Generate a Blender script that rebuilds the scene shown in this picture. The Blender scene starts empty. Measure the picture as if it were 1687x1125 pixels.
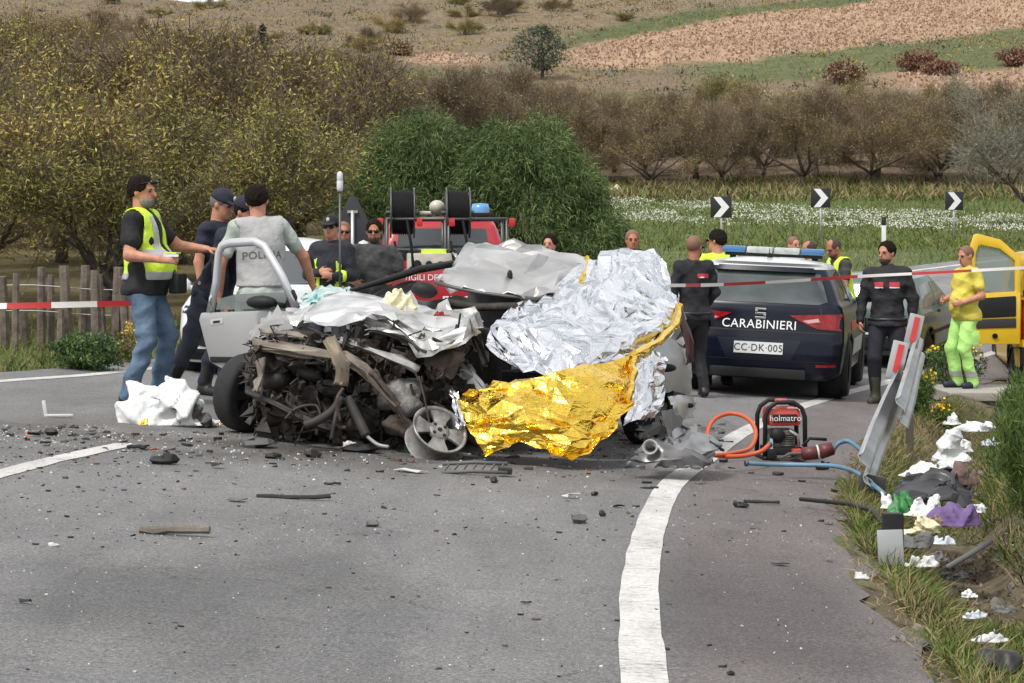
import bpy, bmesh, math, random
import numpy as np
from mathutils import Vector, Matrix
from mathutils.bvhtree import BVHTree
from mathutils.geometry import delaunay_2d_cdt

sc = bpy.context.scene
COL = sc.collection
R = math.radians
# ------------------------------------------------------------------ camera
FPX, CX, HY, CAMZ = 3500.0, 843.5, 410.0, 1.40      # focal length, centre and horizon in photo pixels
cam = bpy.data.cameras.new('camera')
cam.sensor_width = 36.0
cam.lens = FPX / 1687.0 * 36.0
cam.shift_y = -(562.5 - HY) / 1687.0
cam.clip_start, cam.clip_end = 0.1, 3000
camo = bpy.data.objects.new('camera', cam); COL.objects.link(camo)
camo.location = (0, 0, CAMZ); camo.rotation_euler = (R(90), 0, 0)
sc.camera = camo
# ------------------------------------------------------------------ world, sun, exposure
SUN_EL, SUN_AZ = 56.0, 222.0          # azimuth clockwise from +Y: behind the camera, to the left
world = bpy.data.worlds.new('World'); sc.world = world; world.use_nodes = True
wn, wl = world.node_tree.nodes, world.node_tree.links
bg = wn['Background']; bg.inputs['Strength'].default_value = 0.13
sky = wn.new('ShaderNodeTexSky'); sky.sky_type = 'NISHITA'; sky.sun_disc = False
sky.sun_elevation = R(SUN_EL); sky.sun_rotation = R(SUN_AZ); sky.dust_density = 3.0; sky.air_density = 1.2
hsv = wn.new('ShaderNodeHueSaturation'); hsv.inputs['Saturation'].default_value = 0.42
tc = wn.new('ShaderNodeTexCoord')
mp = wn.new('ShaderNodeMapping'); mp.inputs['Scale'].default_value = (1, 1, 2.6)
cn = wn.new('ShaderNodeTexNoise'); cn.inputs['Scale'].default_value = 2.6; cn.inputs['Detail'].default_value = 7; cn.inputs['Roughness'].default_value = 0.6
cr = wn.new('ShaderNodeValToRGB'); cr.color_ramp.elements[0].position = 0.36; cr.color_ramp.elements[1].position = 0.62
mx = wn.new('ShaderNodeMix'); mx.data_type = 'RGBA'
mx.inputs['B'].default_value = (11.0, 11.0, 11.2, 1)         # bright cloud
wl.new(sky.outputs[0], hsv.inputs['Color']); wl.new(tc.outputs['Generated'], mp.inputs[0]); wl.new(mp.outputs[0], cn.inputs['Vector'])
wl.new(cn.outputs[0], cr.inputs[0]); wl.new(cr.outputs[0], mx.inputs['Factor'])
wl.new(hsv.outputs[0], mx.inputs['A']); wl.new(mx.outputs[2], bg.inputs['Color'])
sun = bpy.data.lights.new('sun', 'SUN'); sun.energy = 2.6; sun.angle = R(10); sun.color = (1, 0.955, 0.89)
suno = bpy.data.objects.new('sun', sun); COL.objects.link(suno)
sd = Vector((math.sin(R(SUN_AZ)) * math.cos(R(SUN_EL)), math.cos(R(SUN_AZ)) * math.cos(R(SUN_EL)), math.sin(R(SUN_EL))))
suno.rotation_euler = (-sd).to_track_quat('-Z', 'Y').to_euler(); suno.location = (0, 0, 40)
vs = sc.view_settings; sc.display_settings.display_device = 'sRGB'
vs.view_transform = 'Standard'; vs.look = 'None'; vs.gamma = 1; vs.use_curve_mapping = False; vs.exposure = 0.12
# ------------------------------------------------------------------ helpers
rnd = random.Random(7)
def srgb(r, g, b):
    f = lambda c: ((c / 255 + 0.055) / 1.055) ** 2.4 if c > 10 else c / 255 / 12.92
    return (f(r), f(g), f(b))
MATS = {}
def mat(name, col, rough=0.6, metal=0.0, var=0.0, vscale=6.0, bump=0.0, bscale=30.0, spec=0.5, col2=None, alpha=1.0, trans=0.0, emit=0, rand=0.0, coat=0.0, detail=5):
    """procedural Principled material: two-tone noise colour, bump, optional per-object brightness variation"""
    if name in MATS: return MATS[name]
    m = bpy.data.materials.new(name); m.use_nodes = True; MATS[name] = m
    n, l = m.node_tree.nodes, m.node_tree.links
    b = n['Principled BSDF']
    b.inputs['Base Color'].default_value = (*col, 1); b.inputs['Roughness'].default_value = rough
    b.inputs['Metallic'].default_value = metal; b.inputs['Specular IOR Level'].default_value = spec
    b.inputs['Alpha'].default_value = alpha; b.inputs['Transmission Weight'].default_value = trans
    b.inputs['Coat Weight'].default_value = coat
    if emit: b.inputs['Emission Color'].default_value = (*col, 1); b.inputs['Emission Strength'].default_value = emit
    t = n.new('ShaderNodeTexCoord')
    src = None
    if var > 0 or col2:
        nz = n.new('ShaderNodeTexNoise'); nz.inputs['Scale'].default_value = vscale; nz.inputs['Detail'].default_value = detail
        l.new(t.outputs['Object'], nz.inputs['Vector'])
        rp = n.new('ShaderNodeValToRGB'); rp.color_ramp.elements[0].position = 0.3; rp.color_ramp.elements[1].position = 0.7
        c2 = col2 if col2 else tuple(min(1, c * (1 + var)) for c in col)
        c1 = col if col2 else tuple(c * (1 - var) for c in col)
        rp.color_ramp.elements[0].color = (*c1, 1); rp.color_ramp.elements[1].color = (*c2, 1)
        l.new(nz.outputs[0], rp.inputs[0]); src = rp.outputs[0]
    if rand > 0:
        oi = n.new('ShaderNodeObjectInfo'); mr = n.new('ShaderNodeMapRange')
        mr.inputs['To Min'].default_value = 1 - rand; mr.inputs['To Max'].default_value = 1 + rand
        l.new(oi.outputs['Random'], mr.inputs[0])
        hs = n.new('ShaderNodeHueSaturation')
        if src: l.new(src, hs.inputs['Color'])
        else: hs.inputs['Color'].default_value = (*col, 1)
        l.new(mr.outputs[0], hs.inputs['Value']); src = hs.outputs[0]
    if src: l.new(src, b.inputs['Base Color'])
    if bump > 0:
        n2 = n.new('ShaderNodeTexNoise'); n2.inputs['Scale'].default_value = bscale; n2.inputs['Detail'].default_value = 6
        l.new(t.outputs['Object'], n2.inputs['Vector'])
        bp = n.new('ShaderNodeBump'); bp.inputs['Strength'].default_value = bump; bp.inputs['Distance'].default_value = 0.02
        l.new(n2.outputs[0], bp.inputs['Height']); l.new(bp.outputs[0], b.inputs['Normal'])
    return m

WORLD = {}      # base location of things whose parts are written in world coordinates
def thing(name, label, cat, loc=(0, 0, 0), rot=0, group=None, kind=None):
    o = bpy.data.objects.new(name, None); COL.objects.link(o); o.empty_display_size = 0.2
    o.location = loc; o.rotation_euler = (0, 0, rot)
    tag(o, label, cat, group, kind); return o
def tag(o, label=None, cat=None, group=None, kind=None):
    if label: o['label'] = label
    if cat: o['category'] = cat
    if group: o['group'] = group
    if kind: o['kind'] = kind
    return o
def mkobj(name, V, F, mats, parent=None, smooth=False, MI=None, angle=None, w=False, bevel=0.0):
    V = np.asarray(V, dtype=float)
    if w and parent is not None: V = V - np.array(root_loc(parent))
    me = bpy.data.meshes.new(name)
    me.from_pydata(V.tolist(), [], [tuple(int(i) for i in f) for f in F])
    if not isinstance(mats, (list, tuple)): mats = [mats]
    for m in mats: me.materials.append(m)
    if MI is not None: me.polygons.foreach_set('material_index', np.asarray(MI, dtype=np.int32))
    if bevel > 0:
        bm = bmesh.new(); bm.from_mesh(me)
        bmesh.ops.bevel(bm, geom=[e for e in bm.edges if e.is_manifold and e.calc_face_angle(0) > 0.5], offset=bevel, segments=2, affect='EDGES', profile=0.6)
        bm.to_mesh(me); bm.free()
    if smooth or angle or bevel > 0:
        me.polygons.foreach_set('use_smooth', np.ones(len(me.polygons), dtype=bool))
        if angle or bevel > 0: me.set_sharp_from_angle(angle=R(angle or 35))
    me.update()
    o = bpy.data.objects.new(name, me); COL.objects.link(o)
    if parent is not None: o.parent = parent
    return o
def root_loc(p):
    while p.parent is not None: p = p.parent
    return tuple(p.location)
class MB:
    def __init__(s): s.V, s.F, s.M = [], [], []
    def add(s, V, F, m=0):
        b = len(s.V); s.V.extend([tuple(v) for v in V]); s.F.extend([tuple(i + b for i in f) for f in F]); s.M.extend([m] * len(F)); return s
    def box(s, c, size, rot=None, m=0, taper=1.0):
        c = np.array(c, float); h = np.array(size, float) / 2
        v = np.array([[x, y, z] for z in (-1, 1) for y in (-1, 1) for x in (-1, 1)], float) * h
        v[4:, :2] *= taper
        if rot is not None: v = v @ np.array(rot).T
        return s.add(v + c, [(0, 2, 3, 1), (4, 5, 7, 6), (0, 1, 5, 4), (2, 6, 7, 3), (0, 4, 6, 2), (1, 3, 7, 5)], m)
    def tube(s, pts, r, n=8, m=0, closed=False, flat=1.0):
        pts = [Vector(p) for p in pts]; k = len(pts); V = []; F = []
        rr = list(r) if hasattr(r, '__len__') else [r] * k
        up = None
        for i, p in enumerate(pts):
            a = pts[(i - 1) % k] if (closed or i > 0) else p
            b = pts[(i + 1) % k] if (closed or i < k - 1) else p
            t = (b - a); t = t.normalized() if t.length > 1e-9 else Vector((0, 0, 1))
            if up is None: up = t.orthogonal().normalized() if abs(t.z) > 0.9 else (Vector((0, 0, 1)) - t * t.z).normalized()
            up = (up - t * up.dot(t)); up = up.normalized() if up.length > 1e-6 else t.orthogonal().normalized()
            q = t.cross(up)
            for j in range(n):
                a2 = 2 * math.pi * j / n
                V.append(p + (up * math.cos(a2) * flat + q * math.sin(a2)) * rr[i])
        for i in range(k if closed else k - 1):
            for j in range(n):
                i2 = (i + 1) % k
                F.append((i * n + j, i * n + (j + 1) % n, i2 * n + (j + 1) % n, i2 * n + j))
        if not closed:
            F.append(tuple(range(n - 1, -1, -1))); F.append(tuple((k - 1) * n + j for j in range(n)))
        return s.add(V, F, m)
    def lathe(s, prof, n=24, M=None, m=0, cap=False):
        V = []; F = []
        for (r, z) in prof:
            for j in range(n):
                a = 2 * math.pi * j / n; V.append((r * math.cos(a), r * math.sin(a), z))
        k = len(prof)
        for i in range(k - 1):
            for j in range(n): F.append((i * n + j, i * n + (j + 1) % n, (i + 1) * n + (j + 1) % n, (i + 1) * n + j))
        if cap: F.append(tuple(range(n - 1, -1, -1))); F.append(tuple((k - 1) * n + j for j in range(n)))
        if M is not None: V = [M @ Vector(v) for v in V]
        return s.add(V, F, m)
    def ell(s, c, r, n=10, rot=None, m=0):
        V = []; F = []
        for i in range(n // 2 + 1):
            th = math.pi * i / (n // 2)
            for j in range(n):
                a = 2 * math.pi * j / n
                V.append((r[0] * math.sin(th) * math.cos(a), r[1] * math.sin(th) * math.sin(a), r[2] * math.cos(th)))
        for i in range(n // 2):
            for j in range(n): F.append((i * n + j, (i + 1) * n + j, (i + 1) * n + (j + 1) % n, i * n + (j + 1) % n))
        V = np.array(V)
        if rot is not None: V = V @ np.array(rot).T
        return s.add(V + np.array(c), F, m)
    def prism(s, poly, d0, d1, fn, m=0):
        """polygon (2-D list) extruded between d0 and d1; fn(u, v, d) gives the 3-D point"""
        k = len(poly)
        V = [fn(u, v, d0) for u, v in poly] + [fn(u, v, d1) for u, v in poly]
        F = [tuple(range(k))[::-1], tuple(range(k, 2 * k))] + [(i, (i + 1) % k, k + (i + 1) % k, k + i) for i in range(k)]
        return s.add(V, F, m)
    def build(s, name, mats, parent=None, smooth=False, angle=None, w=False, bevel=0.0):
        return mkobj(name, s.V, s.F, mats, parent, smooth, s.M, angle, w, bevel)
def rotm(rx=0, ry=0, rz=0):
    return np.array(Matrix.Rotation(R(rz), 3, 'Z') @ Matrix.Rotation(R(ry), 3, 'Y') @ Matrix.Rotation(R(rx), 3, 'X'))
def axis_m(p, d):
    """4x4 matrix putting local z along d at p"""
    return Matrix.Translation(Vector(p)) @ Vector(d).normalized().to_track_quat('Z', 'Y').to_matrix().to_4x4()
def copy_tree(o, parent=None):
    c = o.copy(); COL.objects.link(c); c.parent = parent
    for ch in o.children: copy_tree(ch, c)
    return c
def vnoise(x, y, seed=0):
    """cheap smooth value noise, vectorised"""
    x = np.asarray(x, float); y = np.asarray(y, float)
    xi, yi = np.floor(x), np.floor(y); fx, fy = x - xi, y - yi
    h = lambda a, b: (np.sin(a * 127.1 + b * 311.7 + seed * 74.7) * 43758.5453) % 1.0
    fx = fx * fx * (3 - 2 * fx); fy = fy * fy * (3 - 2 * fy)
    return (h(xi, yi) * (1 - fx) + h(xi + 1, yi) * fx) * (1 - fy) + (h(xi, yi + 1) * (1 - fx) + h(xi + 1, yi + 1) * fx) * fy
def fbm(x, y, seed=0, o=4):
    s = 0; a = 0.5
    for i in range(o): s = s + a * vnoise(np.asarray(x) * 2 ** i, np.asarray(y) * 2 ** i, seed + i); a *= 0.5
    return s
def sstep(a, b, x):
    t = np.clip((np.asarray(x, float) - a) / (b - a), 0, 1); return t * t * (3 - 2 * t)
# ------------------------------------------------------------------ the lie of the land
EDGE = np.array([(0.25, -30), (0.28, -5), (0.30, 0), (0.36, 4), (0.45, 7.3), (0.62, 10), (0.95, 12.9), (1.37, 15.0), (1.95, 17.7), (2.96, 21.4), (4.25, 25.1),
                 (5.9, 28.8), (8.6, 33.0), (12.2, 37.2), (17.0, 41.5), (23, 45.5), (34, 51.5), (60, 62), (110, 76)], float)   # white edge line on the right
def catmull(P, k=14):
    out = []
    for i in range(len(P) - 1):
        p0, p1, p2, p3 = P[max(i - 1, 0)], P[i], P[i + 1], P[min(i + 2, len(P) - 1)]
        for t in np.linspace(0, 1, k, endpoint=False):
            out.append(0.5 * ((2 * p1) + (-p0 + p2) * t + (2 * p0 - 5 * p1 + 4 * p2 - p3) * t * t + (-p0 + 3 * p1 - 3 * p2 + p3) * t ** 3))
    out.append(P[-1]); return np.array(out)
EL = catmull(EDGE)
_t = np.gradient(EL, axis=0); _t /= np.linalg.norm(_t, axis=1)[:, None]
EN = np.stack([_t[:, 1], -_t[:, 0]], 1)                   # unit normal to the right of the line
ES = np.concatenate([[0], np.cumsum(np.linalg.norm(np.diff(EL, axis=0), axis=1))])
def wid(y): return np.interp(y, [5, 12, 18, 24, 40], [7.1, 6.9, 6.15, 6.2, 6.6])    # lane pair width at a station (by its y)
def lateral(x, y):
    """signed offset to the right of the edge line and the nearest station's y"""
    x = np.asarray(x, float); y = np.asarray(y, float); sh = x.shape; x = x.ravel(); y = y.ravel()
    T = np.empty_like(x); Y = np.empty_like(x)
    for a in range(0, len(x), 20000):
        dx = x[a:a + 20000, None] - EL[None, :, 0]; dy = y[a:a + 20000, None] - EL[None, :, 1]
        i = np.argmin(dx * dx + dy * dy, axis=1); k = np.arange(len(i))
        T[a:a + 20000] = dx[k, i] * EN[i, 0] + dy[k, i] * EN[i, 1]; Y[a:a + 20000] = EL[i, 1]
    return T.reshape(sh), Y.reshape(sh)
def softplus(v, s): return np.where(v / s > 30, v, s * np.log1p(np.exp(np.clip(v / s, -50, 30))))
def roadz(x, y):
    x = np.asarray(x, float); y = np.asarray(y, float)
    return -0.06 * np.clip(x, -7, 6.5) + 0.092 * softplus(y - 27.5, 1.6) * np.where(y < 60, 1, 1)
def farz(x, y):
    x = np.asarray(x, float); y = np.asarray(y, float)
    z = np.interp(y, [-40, 20, 30, 38, 48, 60, 78, 95, 120, 150, 180, 220, 258, 275, 300, 600], [0.15, 0.2, 0.28, 0.75, 1.25, 1.75, 2.75, 4.1, 7.3, 11.9, 16.3, 23.6, 31.5, 34.9, 37.0, 32])
    z = z - 1.0 * np.exp(-((x + 41) / 9.0) ** 2) * sstep(200, 270, y)
    return z + (fbm(x * 0.05, y * 0.05, 3) - 0.47) * 2.4 * sstep(60, 140, y)
def G(x, y, detail=True):
    """height of the terrain or road surface"""
    x = np.asarray(x, float); y = np.asarray(y, float)
    t, ys = lateral(x, y); w = wid(ys)
    rz = roadz(x, y); nz = farz(x, y)
    left = np.clip((-t - (w + 0.6)), 0, None); right = np.clip(t - 1.05, 0, None)
    lz = rz + (nz - rz) * sstep(0.2, 4.5, left) - 0.10 * sstep(0, 0.5, left)
    prof = np.interp(right, [0, .2, .5, .8, 1.1, 1.5, 3.0], [-0.01, -.07, -.34, -.36, -.02, .08, .12])
    near = 1 - sstep(29, 34, ys)
    near = near * (1 - np.exp(-((ys - 25.3) / 1.0) ** 2))
    rr = rz + prof * near + (nz - rz) * sstep(3.0, 9.0, right) + (-0.1 * sstep(0, .4, right)) * (1 - near)
    z = np.where(t < -(w + 0.6), lz, np.where(t > 1.05, rr, rz))
    return z
def g(x, y): return float(G(np.array([x]), np.array([y]))[0])
def P(px, py, D): return np.array([(px - CX) / FPX * D, D, CAMZ + (HY - py) / FPX * D])
def gp(px, py, dz=0.0):
    """where the line of sight through a photo pixel meets the ground"""
    lo, hi = 3.0, 400.0
    ds = np.concatenate([np.arange(4, 60, .05), np.arange(60, 400, .5)])
    zz = CAMZ + (HY - py) / FPX * ds; gz = G((px - CX) / FPX * ds, ds) + dz
    k = np.argmax(zz < gz)
    return np.array([(px - CX) / FPX * ds[k], ds[k], gz[k]])
# ------------------------------------------------------------------ ground materials
def ground_material():
    m = bpy.data.materials.new('ground_cover'); m.use_nodes = True
    n, l = m.node_tree.nodes, m.node_tree.links; b = n['Principled BSDF']; b.inputs['Roughness'].default_value = 0.95; b.inputs['Specular IOR Level'].default_value = 0.1
    a = n.new('ShaderNodeAttribute'); a.attribute_name = 'Col'
    t = n.new('ShaderNodeTexCoord')
    v = None
    for sc_, det, lo, hi in ((9.0, 8, 0.55, 1.5), (0.9, 6, 0.65, 1.35)):
        nz = n.new('ShaderNodeTexNoise'); nz.inputs['Scale'].default_value = sc_; nz.inputs['Detail'].default_value = det; nz.inputs['Roughness'].default_value = 0.7
        l.new(t.outputs['Object'], nz.inputs['Vector'])
        mr = n.new('ShaderNodeMapRange'); mr.inputs['From Min'].default_value = 0.3; mr.inputs['From Max'].default_value = 0.7; mr.inputs['To Min'].default_value = lo; mr.inputs['To Max'].default_value = hi
        l.new(nz.outputs[0], mr.inputs[0])
        if v is None: v = mr.outputs[0]
        else:
            mu = n.new('ShaderNodeMath'); mu.operation = 'MULTIPLY'; l.new(v, mu.inputs[0]); l.new(mr.outputs[0], mu.inputs[1]); v = mu.outputs[0]
    mx = n.new('ShaderNodeMix'); mx.data_type = 'RGBA'; mx.blend_type = 'MULTIPLY'; mx.inputs['Factor'].default_value = 1
    l.new(a.outputs['Color'], mx.inputs['A']); l.new(v, mx.inputs['B']); l.new(mx.outputs[2], b.inputs['Base Color'])
    bp = n.new('ShaderNodeBump'); bp.inputs['Strength'].default_value = 0.6; bp.inputs['Distance'].default_value = 0.06; l.new(v, bp.inputs['Height']); l.new(bp.outputs[0], b.inputs['Normal'])
    return m
def landcover(x, y):
    """base colour of the land: grass, dry grass, plough, meadow, dirt verge"""
    D = np.maximum(y, 1.0); z = G(x, y)
    t, ys = lateral(x, y); w = wid(ys)
    nz = fbm(x * 0.3, y * 0.3, 11) ; nz2 = fbm(x * 0.07 + 9, y * 0.07, 5)
    dry = np.array([0.165, 0.128, 0.088]); green = np.array([0.095, 0.115, 0.050]); dirt = np.array([0.15, 0.115, 0.085])
    plough = np.array([0.36, 0.245, 0.165]); soil = np.array([0.165, 0.120, 0.082]); litter = np.array([0.14, 0.11, 0.055])
    c = np.zeros(x.shape + (3,)) + dry
    def put(col, m): nonlocal c; c = c * (1 - m[..., None]) + col * m[..., None]
    # near verges: green grass with dry dirt
    put(green, (1 - sstep(44, 70, y)) * sstep(0.30, 0.5, nz))
    put(dirt, ((t > 1.0) & (t < 2.9) & (y < 30)) * 0.8)
    put(litter, sstep(26, 30, y) * (1 - sstep(60, 95, y)) * (x < -1 - 0.05 * y) * 0.8)
    # meadow between the road and the orchard
    put(green * 1.15, sstep(36, 44, y) * (1 - sstep(86, 92, y)) * sstep(-2, 3, x))
    # orchard floor
    put(soil, sstep(88, 93, y) * (1 - sstep(125, 150, y)) * sstep(0.42, 0.5, nz2 + 0.12 * nz))
    put(green, sstep(88, 93, y) * (1 - sstep(125, 150, y)) * (1 - sstep(0.40, 0.5, nz2 + .12 * nz)) * 0.8)
    # slope above the orchard: where strips of plough, green scrub and dry grass lie (edges climb to the right)
    e = y + (fbm(x * .12, y * .02, 21) - .47) * 7
    l0 = 176 + 0.45 * (x - 27); l1 = 188 + 1.2 * softplus(x - 22, 3.0); l2 = 212 + 1.33 * (x - 8.3)
    on = sstep(2, 9, x + (nz - .5) * 9)
    put(green * 0.8, sstep(128, 150, y) * (1 - sstep(190, 200, e)) * sstep(.44, .56, nz2) * .7)
    put(plough * 0.92, sstep(0, 3, e - l0 + 20) * (1 - sstep(0, 2, e - l0)) * sstep(27, 34, x))
    put(green * np.array([1.05, 1.0, 1.05]), sstep(0, 3, e - l0) * (1 - sstep(0, 2, e - l1)) * sstep(12, 20, x))
    put(plough * 0.95, sstep(0, 2, e - 190) * (1 - sstep(0, 2, e - 200)) * sstep(-11, -8, x) * (1 - sstep(-4, 0, x)))
    put(plough, sstep(0, 1.5, e - l1) * (1 - sstep(0, 2, e - l2)) * on)
    put(green * 0.9, sstep(0, 2, e - l2) * (1 - sstep(0, 3, e - l2 - 12)) * sstep(0, 10, x))
    put(np.array([.20, .155, .10]), sstep(0, 3, e - l2 - 12) * sstep(-20, 0, x) * .6)
    return c
def make_ground():
    ys = [-40, -30, -20, -12, -6, -2] + list(np.arange(0, 5, .5)) + list(np.arange(5, 31, .2))
    st = .25
    while ys[-1] < 420: ys.append(ys[-1] + st); st = min(st * 1.035, 3.2 if ys[-1] < 285 else 30)
    xs = list(np.arange(0, 7.6, .12)); st = .15
    while xs[-1] < 220: xs.append(xs[-1] + st); st = min(st * 1.06, 12)
    xl = list(np.arange(-.3, -9, -.3)); st = .35
    while xl[-1] > -220: xl.append(xl[-1] - st); st = min(st * 1.06, 12)
    xs = np.array(xl[::-1] + xs); ys = np.array(ys); X, Y = np.meshgrid(xs, ys)
    Z = G(X, Y); t, yy = lateral(X, Y); w = wid(yy)
    on = (t > -(w + .55)) & (t < 0.95)
    Z = np.where(on, Z - 0.04, Z) + np.where(on, 0, (fbm(X * 1.7, Y * 1.7, 4) - .47) * .07 * (1 - sstep(40, 60, Y)))
    C = landcover(X, Y); ny, nx = X.shape
    V = np.stack([X, Y, Z], -1).reshape(-1, 3); i = np.arange(ny * nx).reshape(ny, nx)
    F = np.stack([i[:-1, :-1], i[:-1, 1:], i[1:, 1:], i[1:, :-1]], -1).reshape(-1, 4)
    o = mkobj('ground', V, F, ground_material(), smooth=True)
    at = o.data.color_attributes.new('Col', 'FLOAT_COLOR', 'POINT')
    at.data.foreach_set('color', np.concatenate([C.reshape(-1, 3), np.ones((ny * nx, 1))], 1).astype(np.float32).ravel())
    tag(o, kind='structure')
make_ground()
# ------------------------------------------------------------------ road
def asphalt_nodes(m, paint=False):
    m.use_nodes = True; n, l = m.node_tree.nodes, m.node_tree.links; b = n['Principled BSDF']
    b.inputs['Specular IOR Level'].default_value = 0.35
    t = n.new('ShaderNodeTexCoord')
    def noise(scale, det=5, rough=.6, mp=None):
        z = n.new('ShaderNodeTexNoise'); z.inputs['Scale'].default_value = scale; z.inputs['Detail'].default_value = det; z.inputs['Roughness'].default_value = rough
        if mp:
            k = n.new('ShaderNodeMapping'); k.inputs['Scale'].default_value = mp; l.new(t.outputs['Object'], k.inputs[0]); l.new(k.outputs[0], z.inputs['Vector'])
        else: l.new(t.outputs['Object'], z.inputs['Vector'])
        return z.outputs[0]
    def ramp(v, *st):
        r = n.new('ShaderNodeValToRGB'); e = r.color_ramp.elements
        while len(e) < len(st): e.new(.5)
        for k, (p, c) in enumerate(st): e[k].position = p; e[k].color = (*((c,) * 3 if isinstance(c, (int, float)) else c), 1)
        l.new(v, r.inputs[0]); return r.outputs[0]
    def mul(a, c, f=1.0, mode='MULTIPLY'):
        k = n.new('ShaderNodeMix'); k.data_type = 'RGBA'; k.blend_type = mode; k.inputs['Factor'].default_value = f
        l.new(a, k.inputs['A']); l.new(c, k.inputs['B']); return k.outputs[2]
    base = ramp(noise(0.55, 6, .65), (.30, (.135, .133, .132)), (.52, (.160, .158, .156)), (.72, (.182, .179, .176)))
    base = mul(base, ramp(noise(2.2, 5, .6, (1, .25, 1)), (.3, .80), (.65, 1.08)))                  # streaks along the lane
    base = mul(base, ramp(noise(70, 3, .6), (.30, .55), (.5, 1.0), (.68, 1.5)))                   # aggregate
    base = mul(base, ramp(noise(210, 2, .6), (.32, .62), (.58, 1.0), (.72, 1.9)))
    # hairline cracks and transverse seams, fluid stains
    vo = n.new('ShaderNodeTexVoronoi'); vo.feature = 'DISTANCE_TO_EDGE'; vo.inputs['Scale'].default_value = 1.5
    km = n.new('ShaderNodeMapping'); km.inputs['Scale'].default_value = (.7, 1.3, 1); wn_ = n.new('ShaderNodeTexNoise'); wn_.inputs['Scale'].default_value = 5; wn_.inputs['Detail'].default_value = 6
    va = n.new('ShaderNodeVectorMath'); va.operation = 'SCALE'; va.inputs['Scale'].default_value = .35; l.new(t.outputs['Object'], wn_.inputs['Vector']); l.new(wn_.outputs['Color'], va.inputs[0]); vb = n.new('ShaderNodeVectorMath'); l.new(t.outputs['Object'], vb.inputs[0]); l.new(va.outputs[0], vb.inputs[1]); l.new(vb.outputs[0], km.inputs[0]); l.new(km.outputs[0], vo.inputs['Vector'])
    crk = ramp(vo.outputs['Distance'], (.0, .42), (.012, 1.0))
    k_ = n.new('ShaderNodeMix'); k_.data_type = 'RGBA'; k_.inputs['A'].default_value = (1, 1, 1, 1); l.new(crk, k_.inputs['B']); l.new(ramp(noise(.45, 3), (.50, 0.0), (.60, 1.0)), k_.inputs['Factor']); base = mul(base, k_.outputs[2])
    base = mul(base, ramp(noise(7, 4, .7, (.35, 2.6, 1)), (.30, .86), (.45, 1.0), (.7, 1.05)))
    base = mul(base, ramp(noise(.9, 5, .65, (1.6, .5, 1)), (.30, .74), (.42, 1.0)))
    # wheel polish: vertex colour carries lane wear, shoulder tint and the oil-stained crash area
    a = n.new('ShaderNodeAttribute'); a.attribute_name = 'Col'
    base = mul(base, a.outputs['Color'])
    rough = ramp(noise(1.1, 4), (.3, .62), (.7, .85))
    if paint:
        wear = noise(16, 8, .75, (1.0, 3.2, 1)); w2 = noise(1.7, 4)
        f = n.new('ShaderNodeMath'); f.operation = 'ADD'; l.new(wear, f.inputs[0])
        f2 = n.new('ShaderNodeMath'); f2.operation = 'MULTIPLY'; f2.inputs[1].default_value = .45; l.new(w2, f2.inputs[0]); l.new(f2.outputs[0], f.inputs[1])
        msk = ramp(f.outputs[0], (.545, 0.0), (.70, 1.0))
        pc = ramp(noise(60, 4), (.3, (.44, .43, .41)), (.65, (.64, .63, .61)))
        pc = mul(pc, ramp(noise(4, 5, .6, (1, .4, 1)), (.3, .78), (.6, 1.0)))
        k = n.new('ShaderNodeMix'); k.data_type = 'RGBA'; l.new(msk, k.inputs['Factor']); l.new(base, k.inputs['A']); l.new(pc, k.inputs['B']); base = k.outputs[2]
    l.new(base, b.inputs['Base Color']); l.new(rough, b.inputs['Roughness'])
    bp = n.new('ShaderNodeBump'); bp.inputs['Strength'].default_value = 0.55; bp.inputs['Distance'].default_value = 0.006
    l.new(noise(150, 3), bp.inputs['Height']); l.new(bp.outputs[0], b.inputs['Normal'])
    return m
ASPH = asphalt_nodes(bpy.data.materials.new('asphalt')); PAINT = asphalt_nodes(bpy.data.materials.new('road_paint'), True)
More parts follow.
